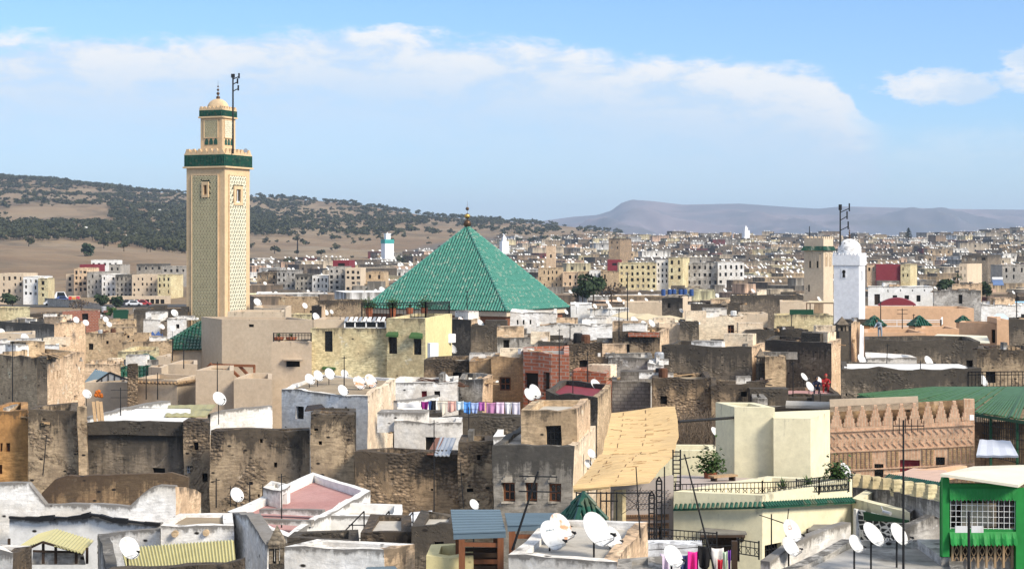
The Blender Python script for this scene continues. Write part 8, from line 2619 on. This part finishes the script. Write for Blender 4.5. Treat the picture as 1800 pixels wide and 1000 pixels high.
def dens(px, py):
    if px < 330:
        if 18 < px < 192 and 364 < py < 392: return 0.0
        if py < 334: return .95
        if py < 364: return .38 if px < 200 else .75
        if py < 394: return .5 if px < 20 else .9
        if py < 424 + (px - 150) * .13 * (px > 150): return 1.0
        return .012
    if px < 480:
        return .7 if py < 378 else .95 if py < 416 else .03
    if px < 700:
        return .55 if py < 380 else .75 if py < 417 else .04
    if px < 1000:
        return .7 if py < 396 else .18 if py < 416 else .05
    return .10
cand = []
tries = 0
while len(cand) < 5200 and tries < 80000:
    tries += 1
    px = random.uniform(-40, 1090); Y = random.uniform(900, 2620)
    x = (px - 900) / F * Y; z = ground(x, Y); py = 430 - (z - H) * F / Y
    q = dens(px, py)
    cl = noise.noise(Vector((x / 55, Y / 75, 2))) + .5 * noise.noise(Vector((x / 20, Y / 25, 5)))
    if q < .9: q *= max(0, .5 + 1.5 * cl)
    if random.random() < q: cand.append((Y, x, z, px, random.uniform(.38, 1.25)))
cand.sort()
gr = MB(); trees = []
for i, (Y, x, z, px, s) in enumerate(cand):
    if Y > 1500: s *= 1.25
    if i < 290:
        root = empty('olive_tree', (x, Y, z), None, 'tree', 'olive trees on the dry hills'); root.scale = (s,) * 3; root.rotation_euler = (0, 0, random.uniform(0, 6))
        for nm, me in (('crown', CROWN[i % 5]), ('trunk', TRUNK)):
            c_ = bpy.data.objects.new(nm, me); C.objects.link(c_); c_.parent = root
        root['_k'] = 'x|' + ('front rank' if Y < 1080 else 'second rank' if Y < 1180 else 'third rank' if Y < 1280 else 'back rank') + '|' + ('at left of the hill' if px < 110 else 'on the middle of the hill' if px < 220 else 'on the hill beside the minaret' if px < 330 else 'right of the tall minaret' if px < 600 else 'near the pyramid roof' if px < 900 else 'on the low spur'); root['_x'] = px
        trees.append(root)
    else:
        a = random.uniform(0, 6.28); ca, sa = math.cos(a), math.sin(a)
        v = CROWN[i % 5].vertices; k = len(gr.v); nq = 60 * 4
        for q in range(nq):
            c_ = v[q].co; gr.v.append((x + (c_.x * ca - c_.y * sa) * s * 1.1, Y + (c_.x * sa + c_.y * ca) * s, z + c_.z * s * .9)); gr.top.append(9)
        for q in range(0, nq, 4): gr.f.append((k + q, k + q + 1, k + q + 2, k + q + 3)); gr.mi.append(0)
number(trees, 'trees', lambda k, i, L: (ORDN[min(i, 99)]) + ' olive tree from left in the ' + k[1] + ' ' + k[2])
o = gr.build('olive_grove', 'olive'); tag(o, 'olive groves and scrub dotted over the far hills', None, None, 'stuff')

def tree(label, px, yb, Y, w, hgt, nn=420, leaf=.3, mat='leafdk', seed=1, trunk=True, lobes=6, name='tree'):
    b_ = PT(px, yb, Y)
    root = empty(name, b_, label, 'tree')
    mb = crown_mesh('crown', w, hgt, nn, leaf, seed, lobes); c_ = link('crown', mesh_of(mb, 'crown', mat), root)
    mb = MB(); mb.tube((0, 0, -.5), (0, 0, hgt * .5), w * .035, 7, w * .02); c_ = link('trunk', mesh_of(mb, 'trunk', 'bark'), root)
    return root
tree('lone dark tree on the brown slope above the flats', 155, 455, 830, 7.5, 7.5, 260, .6, seed=3)
tree('dark evergreen tree in the valley right of the pyramid roof', 1043, 534, 300, 5.6, 5.2, 500, .28, seed=4)
tree('smaller dark tree left of the evergreen in the valley', 1024, 532, 304, 3.8, 3.6, 360, .25, seed=5)
tree('brown leafless looking tree right of the dark evergreen', 1075, 536, 310, 5.5, 4.2, 300, .18, 'twig', seed=6)
tree('round dark tree below the pink beige flats', 651, 516, 450, 2.6, 2.4, 300, .22, seed=7)
tree('dark bush tree below the far left flats', 22, 540, 425, 5.0, 3.6, 420, .28, seed=8)
tree('dark green tree by the road left of the tall minaret', 180, 542, 400, 3.8, 3.6, 360, .25, seed=9)
tree('second dark green tree by the road left of the tall minaret', 204, 546, 398, 3.4, 3.6, 360, .25, seed=10)
tree('pale bush by the green shed left of the tall minaret', 188, 560, 330, 3.2, 2.4, 300, .22, 'leaf', seed=11)
tree('bare grey brown tree row by the road', 143, 550, 410, 5.5, 3.8, 320, .15, 'twig', seed=12)
tree('dark round tree below the palm near the right edge', 1664, 514, 330, 3.4, 2.6, 420, .24, seed=13)
tree('dark shrubby tree right of the pale pink terrace house', 1735, 530, 300, 3.4, 3.6, 420, .25, seed=14)
for k, (px, py, Y, w_, lab) in enumerate(((276, 368, 1700, 9, 'upper white farmhouse among the trees on the left hill'), (262, 374, 1650, 13, 'long white farmhouse among the trees on the left hill'), (147, 413, 1240, 6, 'small white farmhouse in the olive grove on the left'), (232, 417, 1220, 8, 'low white farmhouse in the olive grove beside the tall minaret'), (597, 379, 1900, 11, 'pale farmhouse on the hill right of the tall minaret'))):
    x, y = XY(px, Y); g0 = ground(x, y); mb = MB(); mb.box((x, y, g0 - 1), w_, 6, 4.2, .2); mb.box((x + w_ * .3, y, g0 + 3.2), w_ * .3, 4, 1.4, .2); mb.box((x - w_ * .2, y - 3.02, g0 + 1.2), 1, .1, 1.2, .2)
    mb.thing('farmhouse', 'white', lab, 'farmhouse')
def conifer():
    b_ = PT(1597, 420, 900); root = empty('conifer', b_, 'dark conifer standing on the skyline right of the white minaret', 'tree')
    rr = random.Random(5); mb = MB()
    for k in range(420):
        z = rr.uniform(.12, 1) ; r_ = (1 - z) ** .7 * 2.7 * rr.uniform(.3, 1.05); a = rr.uniform(0, 6.28)
        c_ = Vector((r_ * math.cos(a), r_ * math.sin(a), z * 5.8)); s = .34
        u = Vector((math.cos(a), math.sin(a), rr.uniform(-.2, .6))) * s; w = Vector((-math.sin(a), math.cos(a), rr.uniform(-.4, .4))) * s
        mb.quad(c_ - u, c_ - w, c_ + u, c_ + w)
    link('crown', mesh_of(mb, 'crown', 'leafdk'), root)
    mb = MB(); mb.tube((0, 0, -1), (0, 0, 5), .18, 6, .05); link('trunk', mesh_of(mb, 'trunk', 'bark'), root)
conifer()
def palm():
    b_ = PT(1683, 512, 370); root = empty('palm_tree', b_, 'dark palm tree between the houses near the right edge', 'tree')
    mb = MB(); mb.tube((0, 0, -1), (.1, 0, 3.2), .20, 7, .15); link('trunk', mesh_of(mb, 'trunk', 'bark'), root)
    rr = random.Random(9); mb = MB()
    for k in range(38):
        a = rr.uniform(0, 6.28); e = rr.uniform(-.3, 1.2); L = rr.uniform(1.2, 1.7); p = Vector((.1, 0, 3.2)); d = Vector((math.cos(a) * math.cos(e), math.sin(a) * math.cos(e), math.sin(e)))
        w = Vector((-math.sin(a), math.cos(a), 0)) * .12
        for s in range(4):
            q = p + d * L / 4; mb.quad(p - w, p + w, q + w * .8, q - w * .8); p = q; d = (d + Vector((0, 0, -.32))).normalized(); w = w * .8
    link('fronds', mesh_of(mb, 'fronds', 'leafdk'), root)
palm()

# road below the flats with parked cars
rd = MB(); ra = [PT(-60, 540, 432), PT(340, 541, 432)]; rb = [PT(-60, 533, 446), PT(340, 534, 446)]
for s in range(16):
    f0, f1 = s / 16, (s + 1) / 16
    q = [ra[0].lerp(ra[1], f0), ra[0].lerp(ra[1], f1), rb[0].lerp(rb[1], f1), rb[0].lerp(rb[1], f0)]
    rd.quad(*[(p.x, p.y, ground(p.x, p.y) + .12) for p in q])
tag(rd.build('road', plain('asphalt', (.06, .058, .055), .9, .3)), 'grey road below the blocks of flats', None, None, 'structure')
def car(px, Y, colr, label, L=4.2, hh=1.45, rot=.1):
    x, y = XY(px, Y); z = ground(x, y) + .13
    root = empty('parked_car', (x, y, z), label, 'car'); root.rotation_euler = (0, 0, rot)
    def add(nm, mb, mat):
        me = bpy.data.meshes.new(nm); me.from_pydata(mb.v, [], mb.f); me.materials.append(MT[mat] if isinstance(mat, str) else mat); me.update(); return link(nm, me, root)
    b_ = MB(); prof = [(-L / 2, .35), (L / 2, .35), (L / 2, .75), (L * .30, .88), (L * .16, hh), (-L * .26, hh), (-L * .40, .92), (-L / 2, .85)]
    for s in (-.8, .8): b_.poly([(a, s, c_) for a, c_ in (prof if s < 0 else prof[::-1])])
    for i in range(len(prof)):
        p, q = prof[i], prof[(i + 1) % len(prof)]; b_.quad((q[0], -.8, q[1]), (p[0], -.8, p[1]), (p[0], .8, p[1]), (q[0], .8, q[1]))
    add('body', b_, plain('car_paint', colr, .35, .05, spec=.5))
    for s in (-1, 1):
        g_ = MB(); g_.poly([(-L * .24, s * .81, .92), (L * .22, s * .81, .92), (L * .13, s * .81, hh - .08), (-L * .22, s * .81, hh - .08)][::s * -1 if s < 0 else -1]); add('side_window', g_, 'dark_glass')
        for wx in (-L * .3, L * .31):
            w = MB(); w.tube((wx, s * .70, .33), (wx, s * .86, .33), .33, 10); add('wheel', w, 'iron')
car(236, 437, (.60, .62, .65), 'silver white car on the road left of the tall minaret')
car(224, 439, (.05, .05, .06), 'black car left of the silver white one')
car(251, 438, (.35, .04, .04), 'dark red car right of the silver white one')
car(92, 440, (.65, .66, .68), 'pale car on the road below the far left flats')
car(108, 470, (.72, .74, .78), 'white van between the two groups of flats', 5.2, 2.3, .3)
car(110, 462, (.04, .08, .25), 'blue car in front of the white van', rot=.4)
def billboard():
    root = empty('billboard', PT(131, 530, 430), 'red and yellow hoarding on the wall below the flats', 'billboard')
    Y = 430
    slab('panel', [PT(120, 527, Y), PT(141, 527, Y), PT(141, 520, Y), PT(120, 520, Y)], plain('pale_poster', (.70, .60, .42), .6), th=.1, parent=root)
    for x0, x1, y0, y1, c_ in ((120.6, 126, 521, 526.4, (.5, .04, .03)), (127, 133, 522, 526, (.65, .25, .05)), (134, 140.4, 520.8, 526, (.55, .05, .08))):
        slab('poster_block', [PT(x0, y1, Y - .12), PT(x1, y1, Y - .12), PT(x1, y0, Y - .12), PT(x0, y0, Y - .12)], plain('poster_ink', c_, .6), th=.02, parent=root)
    mb = MB(); mb.beam(PT(123, 527, Y + .1), PT(123, 533, Y + .1), .15); mb.build('post', 'iron', root)
    mb = MB(); mb.beam(PT(138, 527, Y + .1), PT(138, 533, Y + .1), .15); mb.build('post', 'iron', root)
billboard()
freewall('long pale boundary wall beside the road below the flats', [(78, 524), (120, 526), (200, 538)], 440, 420, 'cement', 548, name='boundary_wall', step=3)
h('dark green shed left of the tall minaret', [(199, 330), (226, 328)], 546, 'greendk', 'greendk', par=.1, depth=4)
h('long shop arcade with a dark canopy below the flats', [(188, 455), (300, 448)], 521, 'beige2', 'r_grey', par=.3, depth=5, wins=[(192 + i * 9, 526, 199 + i * 9, 536, 'dark') for i in range(11)], step=2)
for x0, x1, yt, Y, mt, lab in ((-20, 50, 551, 300, 'tan', 'low tan shed row at the left edge by the road'), (50, 108, 552, 290, 'brown', 'brown low sheds above the brick roof room'), (108, 180, 556, 280, 'white_worn', 'pale broken shed behind the brick roof room'), (225, 330, 553, 265, 'tan', 'tan low house behind the dark flat house')):
    h(lab, [(x0, Y + 3), (x1, Y)], yt, mt, 'r_tan', par=.3, depth=9)
print('objects', len(bpy.data.objects), 'tris', sum(len(m.polygons) for m in bpy.data.meshes))
